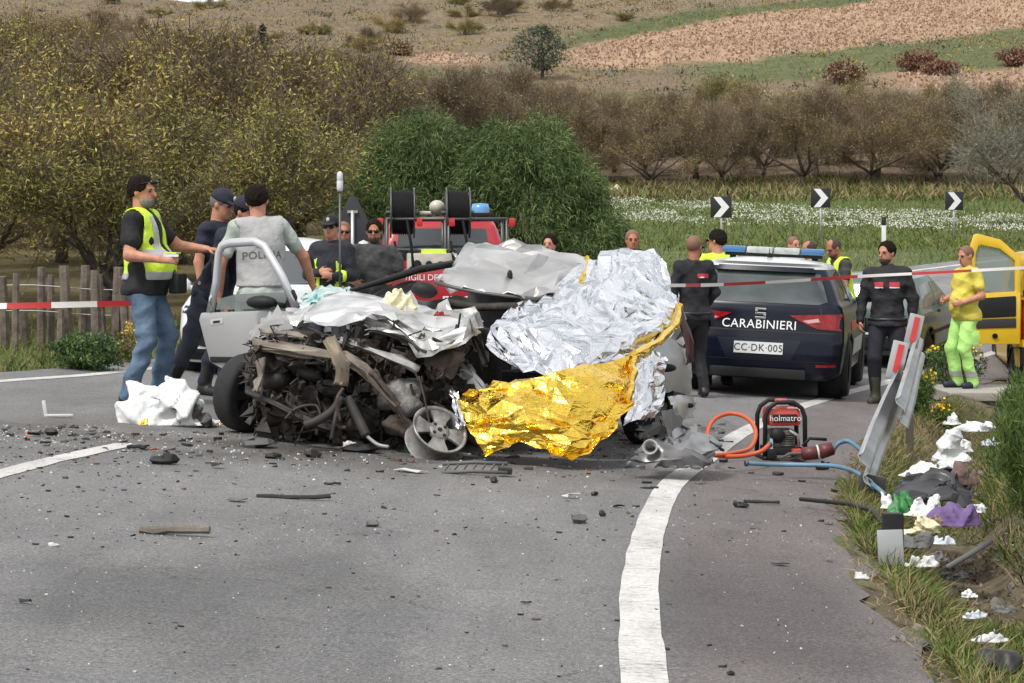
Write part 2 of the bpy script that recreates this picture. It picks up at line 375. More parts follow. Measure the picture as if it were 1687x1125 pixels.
def road_sheet(name, i0, i1, tl, tr, lift, material, nt=None, wob=0.0, seed=0):
    """sheet following the edge line between stations i0..i1 and lateral offsets tl(y)..tr(y)"""
    sub = np.linspace(ES[i0], ES[i1], max(2, int((ES[i1] - ES[i0]) / .15)))
    ex = np.interp(sub, ES, EL[:, 0]); ey = np.interp(sub, ES, EL[:, 1]); nx_ = np.interp(sub, ES, EN[:, 0]); ny_ = np.interp(sub, ES, EN[:, 1])
    nt = nt or 60; u = np.linspace(0, 1, nt)
    a = tl(ey, sub); c = tr(ey, sub)
    T = a[:, None] + (c - a)[:, None] * u[None]
    if wob:
        T[:, 0] += (fbm(sub * 3, sub * 0, seed) - .47) * wob; T[:, -1] += (fbm(sub * 3, sub * 0 + 5, seed) - .47) * wob
    X = ex[:, None] + nx_[:, None] * T; Y = ey[:, None] + ny_[:, None] * T
    Z = roadz(X, Y) + lift
    k, q = X.shape; i = np.arange(k * q).reshape(k, q)
    V = np.stack([X, Y, Z], -1).reshape(-1, 3); F = np.stack([i[:-1, :-1], i[:-1, 1:], i[1:, 1:], i[1:, :-1]], -1).reshape(-1, 4)
    o = mkobj(name, V, F, material, smooth=True)
    # lane wear colour
    w = wid(ey)[:, None]
    c3 = np.ones(X.shape + (3,)); n1 = fbm(X * .8, Y * .35, 31)[..., None]
    sh = sstep(-.05, .25, T)[..., None]; c3 = c3 * (1 - sh) + np.array([.96, .86, .85]) * (.70 + .45 * n1) * sh      # reddish shoulder
    pol = np.exp(-((T + 1.0) / .45) ** 2) + np.exp(-((T + 2.6) / .45) ** 2) + np.exp(-((T + 4.4) / .5) ** 2) + np.exp(-((T + 6.0) / .5) ** 2)
    c3 = c3 * (1 + .10 * pol[..., None])
    dk = sstep(.40, .62, fbm(X * 1.1 + 3, Y * .5, 8))[..., None] * (1 - sstep(9.0, 11.5, Y))[..., None]              # darker patches nearest the camera
    c3 = c3 * (1 - .30 * dk)
    crash = np.exp(-(((X + 1.6) / 2.9) ** 2 + ((Y - 14.2) / 1.2) ** 2))[..., None] * sstep(.36, .6, fbm(X * 2.2, Y * 2.2, 17))[..., None]
    c3 = c3 * (1 - crash * np.array([.55, .60, .65]))
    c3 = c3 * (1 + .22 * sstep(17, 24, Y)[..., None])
    at = o.data.color_attributes.new('Col', 'FLOAT_COLOR', 'POINT')
    at.data.foreach_set('color', np.concatenate([c3.reshape(-1, 3), np.ones((k * q, 1))], 1).astype(np.float32).ravel())
    tag(o, kind='structure'); return o
NE = len(EL) - 1
rag = lambda y, s: 1.02 + (fbm(s * 2.2, s * 0, 2) - .47) * .30 + (fbm(s * 7, s * 0, 6) - .47) * .05
road_sheet('road', 0, NE, lambda y, s: -(wid(y) + .58) + (fbm(s * 2, s * 0, 9) - .47) * .2, rag, 0.0, ASPH, 64)
road_sheet('edge_line', 0, NE, lambda y, s: -.080 + 0 * s, lambda y, s: .080 + 0 * s, 0.004, PAINT, 4, .014, 1)
road_sheet('edge_line', 0, NE, lambda y, s: -wid(y) - .075, lambda y, s: -wid(y) + .075, 0.004, PAINT, 4, .02, 2)
def station(y): return int(np.argmin(np.abs(EL[:, 1] - y)))
for a, b in ((-3, 0.5), (4.5, 7.6), (10.2, 13.0), (17.8, 20.5), (24.3, 27), (30.5, 33), (36.5, 39), (42.0, 44.0)):
    i0, i1 = station(a), station(b)
    if i1 > i0: road_sheet('centre_line', i0, i1, lambda y, s: -wid(y) / 2 - .175 , lambda y, s: -wid(y) / 2 - .025, 0.004, PAINT, 4, .03, int(a) + 9)
# ------------------------------------------------------------------ vegetation
def rs(seed): return np.random.default_rng(seed)
def blades(Pn, L, W, dirs, rg, bend=0.25):
    """one curved blade (2 quads-as-tris strip) per point: Pn base, dirs unit growth direction"""
    n = len(Pn); sidev = np.cross(dirs, rg.normal(size=(n, 3))); sidev /= np.linalg.norm(sidev, axis=1)[:, None] + 1e-9
    off = rg.normal(size=(n, 3)) * bend; off[:, 2] = -np.abs(off[:, 2])
    mid = Pn + dirs * (L * .5)[:, None] + off * (L * .15)[:, None]; tip = Pn + dirs * L[:, None] + off * (L * .6)[:, None]
    w = sidev * (W / 2)[:, None]
    V = np.stack([Pn - w * .7, Pn + w * .7, mid + w, mid - w, tip], 1).reshape(-1, 3)
    b = np.arange(n)[:, None] * 5
    F = [tuple(q) for q in (b + np.array([0, 1, 2, 3])).tolist()] + [tuple(q) for q in (b + np.array([3, 2, 4])).tolist()]
    return V, F
def leaves(Pn, L, W, rg, up=0.3, droop=None):
    """diamond leaves with random attitude"""
    n = len(Pn); d = rg.normal(size=(n, 3)); d[:, 2] += up
    if droop is not None: d = d * .6 + np.array(droop)
    d /= np.linalg.norm(d, axis=1)[:, None]
    s = np.cross(d, rg.normal(size=(n, 3))); s /= np.linalg.norm(s, axis=1)[:, None] + 1e-9
    V = np.stack([Pn, Pn + d * (L * .45)[:, None] + s * (W / 2)[:, None], Pn + d * L[:, None], Pn + d * (L * .45)[:, None] - s * (W / 2)[:, None]], 1).reshape(-1, 3)
    F = (np.arange(n)[:, None] * 4 + np.arange(4)).tolist()
    return V, F
def ribbons(A, B, W, rg):
    n = len(A); d = B - A; s = np.cross(d, rg.normal(size=(n, 3))); s /= np.linalg.norm(s, axis=1)[:, None] + 1e-9
    s2 = np.cross(d, s); s2 /= np.linalg.norm(s2, axis=1)[:, None] + 1e-9
    w = (W / 2)[:, None]
    V = np.stack([A - s * w, A + s * w, B + s * w * .4, B - s * w * .4, A - s2 * w, A + s2 * w, B + s2 * w * .4, B - s2 * w * .4], 1).reshape(-1, 3)
    F = (np.arange(n)[:, None] * 8 + np.arange(4)).tolist() + (np.arange(n)[:, None] * 8 + 4 + np.arange(4)).tolist()
    return V, F
def skeleton(seed, H, trunk_h, nl, spread, lv=3, r0=.13):
    """branch polylines [(pts, radii, level)] of a vase-shaped fruit tree"""
    rg = random.Random(seed); out = []
    base = Vector((0, 0, -.1)); top = Vector((rg.uniform(-.12, .12), rg.uniform(-.12, .12), trunk_h))
    mid = (base + top) / 2 + Vector((rg.uniform(-.06, .06), rg.uniform(-.06, .06), 0))
    out.append(([base, mid, top], [r0 * 1.25, r0, r0 * .9], 0))
    def grow(p, d, L, r, lev):
        pts = [p]; n = 5; q = p.copy(); dd = d.copy()
        for i in range(n):
            dd = (dd + Vector((rg.gauss(0, .16), rg.gauss(0, .16), rg.gauss(.06, .10)))).normalized()
            q = q + dd * L / n; pts.append(q.copy())
        rr = [r * (1 - .6 * i / n) for i in range(n + 1)]
        out.append((pts, rr, lev))
        if lev < lv:
            for k in range(rg.randint(3, 4) if lev == 1 else 3):
                i = rg.randint(2, n); b = pts[i]; tdir = (pts[i] - pts[i - 1]).normalized()
                sp = Vector((rg.gauss(0, 1), rg.gauss(0, 1), rg.gauss(.25, .6))).normalized()
                grow(b, (tdir * .75 + sp * .75).normalized(), L * rg.uniform(.5, .72), rr[i] * .65, lev + 1)
    for k in range(nl):
        a = 2 * math.pi * (k + rg.uniform(-.25, .25)) / nl
        el = rg.uniform(.75, 1.25)
        d = Vector((math.cos(a) * spread, math.sin(a) * spread, el)).normalized()
        grow(top - Vector((0, 0, rg.uniform(0, trunk_h * .25))), d, (H - trunk_h) * rg.uniform(.52, .68), r0 * .62, 1)
    return out
def make_tree(name, seed, H, trunk_h, nl, spread, barkm, twigm, leafms, nleaf, leafLW, ntwig, twigL, clump=.28, up=.3, droop=None, r0=.13, probs=None):
    """a tree as an Empty with trunk and crown; returns the root (unlabelled)"""
    root = bpy.data.objects.new(name, None); COL.objects.link(root)
    sk = skeleton(seed, H, trunk_h, nl, spread, 3, r0); rg = rs(seed)
    t = MB()
    for pts, rr, lv in sk:
        if lv <= 2: t.tube(pts, rr, 6 if lv < 2 else 4)
    zmax = max(p.z for pts, rr, lv in sk for p in pts); k = H / (zmax + .35)
    TV = np.array(t.V); TV[:, 2] = np.where(TV[:, 2] > trunk_h, trunk_h + (TV[:, 2] - trunk_h) * k, TV[:, 2])
    mkobj('trunk', TV, t.F, barkm, root, smooth=True)
    anch = []
    for pts, rr, lv in sk:
        if lv >= 2:
            for a, b in zip(pts[:-1], pts[1:]):
                for q in range(4 if lv == 3 else 2): anch.append(a.lerp(b, rnd.random()))
    A = np.array([tuple(a) for a in anch]); A[:, 2] = np.where(A[:, 2] > trunk_h, trunk_h + (A[:, 2] - trunk_h) * k, A[:, 2])
    V = []; F = []; M = []
    def add(v, f, m):
        b = sum(len(x) for x in V); V.append(v); F.extend([tuple(i + b for i in q) for q in f]); M.extend(m)
    # twigs
    i = rg.integers(0, len(A), ntwig); a = A[i] + rg.normal(size=(ntwig, 3)) * clump * .5
    d = rg.normal(size=(ntwig, 3)); c = np.array([0, 0, (H + trunk_h) / 2]); out = a - c; out /= np.linalg.norm(out, axis=1)[:, None] + 1e-9
    d = d * .55 + out * .6 + np.array([0, 0, .35]); d /= np.linalg.norm(d, axis=1)[:, None]
    b = a + d * rg.uniform(.5, 1.2, (ntwig, 1)) * twigL
    v, f = ribbons(a, b, rg.uniform(.007, .018, ntwig), rg); add(v, f, [0] * len(f))
    # leaves follow the twigs so that the crown stays clumped
    j = rg.integers(0, ntwig, nleaf); p = a[j] + (b - a)[j] * rg.uniform(0, 1.05, (nleaf, 1)) + rg.normal(size=(nleaf, 3)) * .05
    v, f = leaves(p, rg.uniform(.6, 1.25, nleaf) * leafLW[0], rg.uniform(.6, 1.25, nleaf) * leafLW[1], rg, up, droop)
    cl = vnoise(p[:, 0] * 1.6 + p[:, 1], p[:, 2] * 1.6 + p[:, 1], seed) * .5 + rg.random(nleaf) * .6     # patches of one shade
    idx = np.clip((cl / 1.1 * len(leafms)).astype(int), 0, len(leafms) - 1)
    add(v, f, (1 + idx).tolist())
    mkobj('crown', np.concatenate(V), F, [twigm] + leafms, root, MI=M)
    return root
def leafmat(name, c, rand=.30, tr=.25):
    m = mat(name, c, rough=.7, spec=.2, rand=rand)
    return m
BARK = mat('bark_dark', (.050, .041, .033), .9, var=.4, vscale=12, bump=.5, bscale=25)
BARK2 = mat('bark_brown', (.085, .065, .052), .9, var=.4, vscale=12)
TWIG = mat('twig_grey_brown', (.16, .125, .092), .9, rand=.2)
TWIG2 = mat('twig_brown', (.205, .160, .105), .9, rand=.2)
OLV = [leafmat('leaf_olive_dark', (.140, .112, .030)), leafmat('leaf_olive', (.265, .208, .050)), leafmat('leaf_ochre', (.375, .285, .080)), leafmat('leaf_yellow_olive', (.44, .37, .11))]
BRN = [leafmat('leaf_brown_dark', (.165, .120, .072)), leafmat('leaf_brown', (.26, .195, .115)), leafmat('leaf_tan', (.35, .265, .145)), leafmat('leaf_dull_olive', (.26, .22, .085))]
GRN = [leafmat('leaf_acacia_deep', (.036, .066, .022), .05), leafmat('leaf_acacia', (.075, .120, .038), .05), leafmat('leaf_acacia_light', (.140, .195, .070), .05)]
GRY = [leafmat('leaf_grey_green', (.14, .155, .10)), leafmat('leaf_pale', (.24, .25, .18)), leafmat('leaf_grey_dark', (.07, .08, .045))]
GYL = [leafmat('leaf_moss_dark', (.105, .105, .030)), leafmat('leaf_moss', (.20, .195, .050)), leafmat('leaf_moss_yellow', (.33, .31, .08)), OLV[2]]
protoY = [make_tree('almond_tree', s, 4.2, .75, 5, .95, BARK, TWIG, pal, nl_, (.115, .030), nt_, .60, .3, .1, (.0, .0, -.25)) for s, pal, nl_, nt_ in ((11, OLV, 12500, 3000), (12, GYL, 12500, 2600), (13, [OLV[0], BRN[0], OLV[1], OLV[2]], 9500, 4200), (14, [OLV[0], OLV[1], GYL[1], OLV[3]], 14000, 2600))]
protoB = [make_tree('orchard_tree', s, 5.0, .95, 5, 1.0, BARK2, TWIG2, pal, nl_, (.10, .034), nt_, .70, .3, .4, r0=.13) for s, pal, nl_, nt_ in ((21, BRN, 8500, 5600), (22, [BRN[0], BRN[1], OLV[1], OLV[2]], 9500, 4800), (23, [BRN[0], BRN[1], BRN[0], BRN[3]], 5500, 6400))]
USED = set()
def place(proto, x, y, s, rot, label, cat, group, sx=1.0, dz=0.0):
    o = proto if proto.name not in USED else copy_tree(proto)
    USED.add(proto.name)
    o.location = (x, y, g(x, y) - .03 - dz); o.rotation_euler = (0, 0, rot); o.scale = (s * sx, s * sx, s)
    tag(o, label, cat, group); return o
rt = random.Random(5)
# left-hand orchard: yellowing trees behind the stake fence, row after row up the slope
for D, h, x1 in ((30.0, 3.4, 330), (34.5, 3.8, 520), (40, 4.1, 560), (46.5, 4.5, 600), (54, 5.0, 600), (63, 5.5, 600), (73, 5.7, 560), (84, 5.9, 540)):
    x = (-90 - CX) / FPX * D + rt.uniform(-.5, .5); xe = (x1 - CX) / FPX * D
    while x < xe:
        y = D + rt.uniform(-.7, .7)
        near = D < 38
        place(protoY[rt.randint(0, 3)], x, y, h / 4.2 * rt.uniform(.82, 1.12), rt.uniform(0, 6.28),
              'yellowing almond tree in the front rows just behind the stake fence' if near else 'yellowing almond tree in the rear rows of the left-hand orchard', 'tree',
              'front rows of the left orchard' if near else 'rear rows of the left orchard', 1.12)
        x += rt.uniform(2.3, 3.2) * (1 if D < 60 else 1.2)
# brown almost bare orchard: the row of trunks behind the meadow and the rows above it
for D, x0, x1, sp, h in ((93, 950, 1760, 3.1, 4.0), (98, 560, 1800, 2.8, 4.0), (104, 540, 1800, 3.0, 3.8), (111, 520, 1720, 3.2, 3.5), (119, 500, 1250, 3.4, 3.2), (128, 500, 1000, 3.6, 3.2)):
    x = (x0 - CX) / FPX * D; xe = (x1 - CX) / FPX * D
    while x < xe:
        fr = D < 95
        place(protoB[rt.randint(0, 2)], x, D + rt.uniform(-1.2, 1.2), (h + (.9 if x < .02 * D else 0)) / 5 * rt.uniform(.88, 1.1), rt.uniform(0, 6.28),
              'brown nearly bare tree in the first orchard row behind the white-flowered meadow' if fr else 'brown nearly bare tree in the further orchard rows below the ploughed field', 'tree',
              'first row of the bare orchard' if fr else 'further rows of the bare orchard', 1.15)
        x += sp * rt.uniform(.85, 1.2)
# ---- weeping evergreen shrubs behind the fire truck
def weeping_shrub(label, lobes, base, n, seed):
    t = thing('acacia_shrub', label, 'shrub', base)
    rg = rs(seed); st = MB()
    for c, r in lobes:
        for k in range(5):
            q = Vector(c) + Vector((rg.normal() * r[0] * .3, rg.normal() * r[1] * .3, 0))
            st.tube([(rg.normal() * .12 + c[0] * .4, rg.normal() * .12 + c[1] * .4, -.05), (q.x * .6, q.y * .6, q.z * .5), tuple(q)], [.06, .045, .012], 5)
    st.build('stem', BARK2, t, smooth=True)
    Vs, Fs, Ms = [], [], []; nb = 0
    for c, r in lobes:
        k = int(n * r[0] * r[2]); d = rg.normal(size=(k, 3)); d /= np.linalg.norm(d, axis=1)[:, None]
        rad = rg.uniform(.28, 1.0, k) ** .55; lump = .78 + .40 * vnoise(d[:, 0] * 4 + 7, d[:, 2] * 4 + d[:, 1] * 3, seed) + .10 * rg.normal(size=k) * (rg.random(k) < .3)
        p = np.array(c) + d * np.array(r) * (rad * lump)[:, None]; keep = (p[:, 2] > .05) & (vnoise(p[:, 0] * 3.2 + p[:, 1] * 2.1 + seed, p[:, 2] * 3.2 - p[:, 1] * 1.3, seed + 3) + .35 * (rad < .6) > .24); p = p[keep]; d = d[keep]; k = len(p)
        gd = d * np.array([.8, .8, .4]) + rg.normal(size=(k, 3)) * .45 + np.array([0, 0, .25]) * np.where(rg.random((k, 1)) < .5, 1.6, -1.6); gd /= np.linalg.norm(gd, axis=1)[:, None]
        sd_ = np.cross(gd, rg.normal(size=(k, 3))); sd_ /= np.linalg.norm(sd_, axis=1)[:, None]; Ln = rg.uniform(.07, .20, (k, 1)); Wd = rg.uniform(.004, .0085, (k, 1)); tip_ = p + gd * Ln; tip_[:, 2] -= (Ln[:, 0] * .25); v = np.stack([p, p + gd * Ln * .5 + sd_ * Wd, tip_, p + gd * Ln * .5 - sd_ * Wd], 1).reshape(-1, 3); f = (np.arange(k)[:, None] * 4 + np.arange(4)).tolist()
        Vs.append(v); Fs.extend([tuple(i + nb for i in q) for q in f]); nb += len(v)
        idx = np.clip((vnoise(p[:, 0] * 2.2 + 3, p[:, 2] * 2.2 + p[:, 1], seed) * 1.6 + rg.random(k) * 1.9), 0, 2.99).astype(int); Ms.extend(idx.tolist())
    mkobj('foliage', np.concatenate(Vs), Fs, GRN, t, MI=Ms); t.scale = (1.12, 1.12, 1.15)
bx, by = (695 - CX) / FPX * 38, 38.
weeping_shrub('large weeping dark green shrub behind the hose reels of the red truck', [((.0, 0, 1.35), (1.25, 1.2, 1.35)), ((-.75, .1, 1.55), (.62, .7, .8)), ((-.35, .2, 2.35), (.60, .6, .62)), ((.15, -.1, 2.5), (.55, .6, .58)), ((.65, 0, 2.05), (.6, .6, .7)), ((-1.05, 0, .95), (.5, .6, .8)), ((.1, -.5, .9), (1.1, .9, .9)), ((1.0, .1, 1.75), (.6, .6, .75)), ((-.6, .1, 2.05), (.42, .5, .5))], (bx, by, g(bx, by) - .3), 17000, 41)
bx2, by2 = (880 - CX) / FPX * 37.4, 37.4
weeping_shrub('rounded weeping green shrub right of the red truck beside the meadow', [((-.1, 0, 1.35), (1.1, 1.1, 1.35)), ((-.45, .1, 2.3), (.55, .6, .62)), ((.10, .0, 2.42), (.52, .6, .55)), ((.62, -.1, 1.7), (.55, .6, .65)), ((.85, -.2, .95), (.7, .8, .9)), ((1.15, -.5, .45), (.55, .6, .65)), ((-.8, -.1, 1.8), (.5, .6, .7))], (bx2, by2, g(bx2, by2) - .3), 17000, 42)
# ---- grass, flowers and scrub
GR = [mat('grass_green', (.070, .115, .022), .8, spec=.2), mat('grass_light', (.135, .165, .045), .8, spec=.2), mat('grass_dry', (.26, .20, .105), .85, spec=.15), mat('grass_deep', (.035, .062, .014), .8, spec=.2)]
def grass(name, label, pts, L, W, seed, w=(3, 3, 1, 2), lean=.35):
    rg = rs(seed); n = len(pts)
    d = rg.normal(size=(n, 3)) * lean; d[:, 2] = 1; d /= np.linalg.norm(d, axis=1)[:, None]
    v, f = blades(pts, rg.uniform(.5, 1.3, n) * L, rg.uniform(.6, 1.3, n) * W, d, rg, .5)
    ww = np.cumsum(np.array(w) / sum(w)); q = np.clip(vnoise(pts[:, 0] * 1.7, pts[:, 1] * 1.7, seed) * .55 + rg.random(n) * .55, 0, .999)
    idx = np.searchsorted(ww, q)
    o = mkobj(name, v, f, GR, MI=np.concatenate([idx, idx])); tag(o, label, 'grass', kind='stuff'); return o
def scatter(n, x0, x1, y0, y1, seed, cond=None, dens=None):
    rg = rs(seed); x = rg.uniform(x0, x1, n); y = rg.uniform(y0, y1, n); t, ys = lateral(x, y)
    k = cond(x, y, t, wid(ys)) if cond else np.ones(n, bool)
    if dens: k &= rg.random(n) < dens(x, y)
    x, y = x[k], y[k]; return np.stack([x, y, G(x, y) - .01], 1)
grass('verge_grass', 'green grass on the verge between the road and the stake fence', scatter(42000, -13, -1, 17, 33, 51, lambda x, y, t, w: t < -(w + .62), lambda x, y: sstep(.25, .6, fbm(x * .9, y * .9, 2)) + .25), .20, .009, 52)
def strip_pts(n, y0, y1, t0, t1, seed, dens=None):
    rg = rs(seed); sy = rg.uniform(y0, y1, n); tt = t0 + (t1 - t0) * rg.random(n); x = np.interp(sy, EL[:, 1], EL[:, 0]) + np.interp(sy, EL[:, 1], EN[:, 0]) * tt; y = sy + np.interp(sy, EL[:, 1], EN[:, 1]) * tt
    if dens is not None: k = rg.random(n) < dens(x, y, sy, tt); x, y = x[k], y[k]
    return np.stack([x, y, G(x, y) - .01], 1)
grass('ditch_grass', 'green and dry grass growing in and along the ditch', np.concatenate([strip_pts(30000, 5.5, 10.6, 1.12, 2.2, 53, lambda x, y, sy, t: .25 + sstep(.38, .5, fbm(x * 2.3 + 4, y * 2.3, 7))), strip_pts(9000, 10.6, 14, 1.08, 1.4, 153), strip_pts(16000, 14, 24.5, 1.12, 2.4, 253, lambda x, y, sy, t: .3 + sstep(.4, .5, fbm(x * 2 + 4, y * 2, 7)))]), .15, .0058, 54, (4, 3, 3, 2), .5)
grass('straw', 'dry straw and dead stalks along the ragged asphalt edge', strip_pts(9000, 5.5, 24, 1.0, 1.45, 353), .085, .005, 154, (1, 1, 9, 0), 1.4)
grass('bank_grass', 'tall green grass on the far bank of the ditch', np.concatenate([strip_pts(22000, 5.5, 24.5, 1.95, 4.0, 55, lambda x, y, sy, t: .3 + sstep(.42, .55, fbm(x * .9 + 4, y * .9, 17)))]), .24, .008, 56, (4, 3, 1, 3), .4)
grass('roadside_weeds', 'tall green and dry weeds on the outer side of the bend', scatter(60000, -4, 24, 24, 62, 57, lambda x, y, t, w: (t < -(w + .9)) & (t > -(w + 9)), lambda x, y: .2 + .8 * sstep(.35, .6, fbm(x * .5 + 2, y * .5, 27))), .25, .016, 58, (4, 5, 1.2, 2), .3)
grass('meadow_grass', 'green meadow grass below the bare orchard', scatter(40000, 0, 30, 52, 92, 59, lambda x, y, t, w: t < -(w + 5)), .26, .026, 60, (4, 6, .4, 1.5), .3)
grass('orchard_weeds', 'brown green weeds along the foot of the bare orchard', scatter(30000, 0, 32, 84, 97, 161, None, lambda x, y: .25 + .75 * sstep(.4, .6, fbm(x * .5, y * .5, 33))), .6, .05, 162, (3, 2, 4, 3), .4)
grass('hill_grass', 'dry grass and low scrub on the slope above the orchards', np.concatenate([scatter(34000, -60, 60, 128, 262, 61, lambda x, y, t, w: (landcover(x, y)[:, 0] < .27))]), .5, .055, 62, (2, 2, 8, 2), .6)
# white flowers: a band crossing the meadow
fp = scatter(120000, 2, 34, 50, 94, 63)
px = CX + fp[:, 0] / fp[:, 1] * FPX; py = HY - (fp[:, 2] - CAMZ) / fp[:, 1] * FPX
up_ = np.interp(px, [980, 1100, 1300, 1500, 1687], [333, 338, 349, 356, 366]); lo_ = np.interp(px, [980, 1100, 1300, 1500, 1687], [378, 380, 384, 388, 393])
k = (py > up_) & (py < lo_) & (rs(64).random(len(px)) < sstep(.38, .55, fbm(fp[:, 0] * .6, fp[:, 1] * .35, 65)) * .55 + .05)
fp = fp[k]; rg = rs(66)
fp[:, 2] += rg.uniform(.18, .30, len(fp))
v, f = leaves(fp, rg.uniform(.035, .07, len(fp)), rg.uniform(.03, .06, len(fp)), rg, 1.2)
tag(mkobj('white_flowers', v, f, mat('petal_white', (.58, .59, .50), .8)), 'white wildflowers in a band across the meadow', 'flowers', kind='stuff')
def bush(name, label, cat, x, y, r, n, mats_, LW, seed, group=None, up=.5, z=None, flowers=None):
    t = thing(name, label, cat, (x, y, (g(x, y) if z is None else z) - .03), 0, group); rg = rs(seed)
    st = MB()
    for k in range(7):
        a = rg.uniform(0, 6.28); st.tube([(0, 0, -.05), (math.cos(a) * r[0] * .35, math.sin(a) * r[1] * .35, r[2] * .6), (math.cos(a) * r[0] * .7, math.sin(a) * r[1] * .7, r[2] * rg.uniform(.9, 1.5))], [.02 * r[0], .015 * r[0], .004 * r[0]], 4)
    st.build('stem', BARK2, t)
    d = rg.normal(size=(n, 3)); d /= np.linalg.norm(d, axis=1)[:, None]; lump = .45 + .95 * vnoise(d[:, 0] * 2.6 + 7, d[:, 2] * 2.6 + d[:, 1] * 1.7, seed)
    p = d * np.array(r) * (rg.uniform(.15, 1, n) ** .5 * lump)[:, None] + np.array([0, 0, r[2] * .85]); p[:, 2] = np.abs(p[:, 2])
    v, f = leaves(p, rg.uniform(.6, 1.3, n) * LW[0], rg.uniform(.6, 1.3, n) * LW[1], rg, up)
    idx = np.clip((vnoise(p[:, 0] * 3 / r[0], p[:, 2] * 3 / r[2], seed) * .5 + rg.random(n) * .6) * len(mats_) / 1.1, 0, len(mats_) - .01).astype(int)
    mkobj('foliage', v, f, mats_, t, MI=idx)
    if flowers:
        m, k, s = flowers; i = np.argsort(-(np.linalg.norm(p / np.array(r), axis=1) + rg.random(n) * .3))[:k]
        v, f = leaves(p[i] * 1.04, rg.uniform(.7, 1.3, k) * s, rg.uniform(.7, 1.3, k) * s, rg, .3); tag(mkobj('blossoms', v, f, m, t), kind='stuff')
    return t
YEL = mat('petal_yellow', (.75, .50, .02), .7); DG = [mat('leaf_bush_dark', (.022, .05, .012), .7), mat('leaf_bush', (.05, .10, .022), .7), mat('leaf_bush_light', (.10, .16, .04), .7)]
q = gp(132, 612); bush('low_shrub', 'round dark green shrub on the left verge in front of the stakes', 'shrub', q[0], q[1] + .3, (.34, .32, .22), 5200, DG, (.045, .018), 71)
q = gp(203, 600); bush('flowering_weed', 'pale green weed with yellow flowers right of the round shrub', 'plant', q[0], q[1] + .3, (.16, .16, .21), 1300, [GR[1], GR[2], GR[0]], (.05, .01), 72, None, 1.2, None, (YEL, 130, .022))
q = gp(1520, 690); bush('flowering_weed', 'tall yellow-flowered weed behind the guardrail end', 'plant', q[0], q[1] + .2, (.17, .2, .26), 2600, [DG[1], GR[0], GR[1]], (.07, .012), 73, None, 1.0, None, (YEL, 90, .03))
q = gp(1550, 715); bush('flowering_weed', 'small yellow-flowered weed beside the litter in the ditch', 'plant', q[0] + .1, q[1] + .3, (.14, .15, .17), 1300, [DG[1], GR[0], GR[1]], (.06, .012), 74, None, 1.0, None, (YEL, 60, .03))
q = P(1622, 640, 24.6); bush('flowering_weed', 'dense yellow-flowered bush behind the man in yellow', 'plant', q[0], 26.3, (.36, .3, .30), 3600, DG, (.06, .015), 75, None, .8, g(q[0], 26.3) + .02, (YEL, 160, .035))
for (x, y, D, rx, rz, lab, ms) in ((1668, 858, 11.4, .26, .40, 'tall feathery green bush at the right edge above the litter', [DG[1], GR[0], GR[1]]), (1676, 735, 13.2, .27, .26, 'low green bush at the right edge just below the culvert', [DG[1], GR[0], DG[2]])):
    q = P(x, y, D); t_ = bush('ditch_bush', lab, 'bush', q[0] + .12, D, (rx, .34, rz), 9000, ms, (.075, .006), int(x), None, 1.6, q[2])
# scrub on the slope
RED = [mat('scrub_red_brown', (.13, .052, .034), .9), mat('scrub_rust', (.19, .085, .055), .9), BRN[0]]
def hillat(px, D): return (px - CX) / FPX * D
for (px_, D, r, ms, lab) in ((1512, 181, (2.2, 1.5, 1.0), RED, 'rust red bush on the green strip below the ploughed field'), (1548, 178, (1.6, 1.4, .7), RED, 'smaller dark red bush right of the rust red one'),
                             (1392, 170, (1.9, 1.6, 1.1), [BRN[0], RED[0], BRN[1]], 'brown bush at the lower edge of the green strip'), (1676, 186, (2.2, 1.6, .9), RED, 'dark red bush on the green strip at the right edge'),
                             (655, 262, (1.6, 1.5, 1.1), [OLV[3], GR[1], OLV[2]], 'yellow green bush high on the dry slope'), (1045, 266, (1.2, 1.2, 1.3), [OLV[2], OLV[3], OLV[1]], 'small yellow bush near the top of the slope'),
                             (660, 196, (1.4, 1.3, .8), [BRN[0], BRN[1], BRN[0]], 'dark brown bush alone on the dry slope')):
    bush('hill_bush', lab, 'bush', hillat(px_, D), D, r, 1500, ms, (.30, .16), int(px_), None)
def hill_tree(name, label, px_, D, H, W, ms, n, seed, LW, conic=False):
    x = hillat(px_, D); t = thing(name, label, 'tree', (x, D, g(x, D) - .1)); rg = rs(seed); tr = MB()
    tr.tube([(0, 0, 0), (.1, 0, H * .4), (0, .1, H * .85)], [.16, .11, .03], 6)
    for k in range(8):
        a = rg.uniform(0, 6.28); h0 = H * rg.uniform(.25, .6); tr.tube([(0, 0, h0), (math.cos(a) * W * .3, math.sin(a) * W * .3, h0 + H * .15), (math.cos(a) * W * .6, math.sin(a) * W * .6, h0 + H * .25)], [.07, .05, .01], 4)
    tr.build('trunk', BARK, t)
    hh = rg.random(n); prof = (1 - hh) * .95 + .05 if conic else np.sin(np.clip(hh, .02, 1) * math.pi) ** .5
    a = rg.uniform(0, 6.28, n); rr = rg.uniform(.1, 1, n) ** .6 * W * prof * (.35 + 1.0 * vnoise(a * 1.6, hh * 5, seed))
    p = np.stack([np.cos(a) * rr, np.sin(a) * rr, H * (.22 + .8 * hh)], 1)
    v, f = leaves(p, rg.uniform(.6, 1.3, n) * LW[0], rg.uniform(.6, 1.3, n) * LW[1], rg, .2)
    mkobj('crown', v, f, ms, t, MI=rg.integers(0, len(ms), n))
DARK = [mat('leaf_hill_dark', (.035, .05, .028), .8), mat('leaf_hill_mid', (.06, .08, .04), .8), mat('leaf_hill_grey', (.11, .125, .085), .8)]
hill_tree('hill_tree', 'dark green spreading tree left of the ploughed field', 893, 178, 4.4, 3.0, DARK, 2300, 81, (.34, .12))
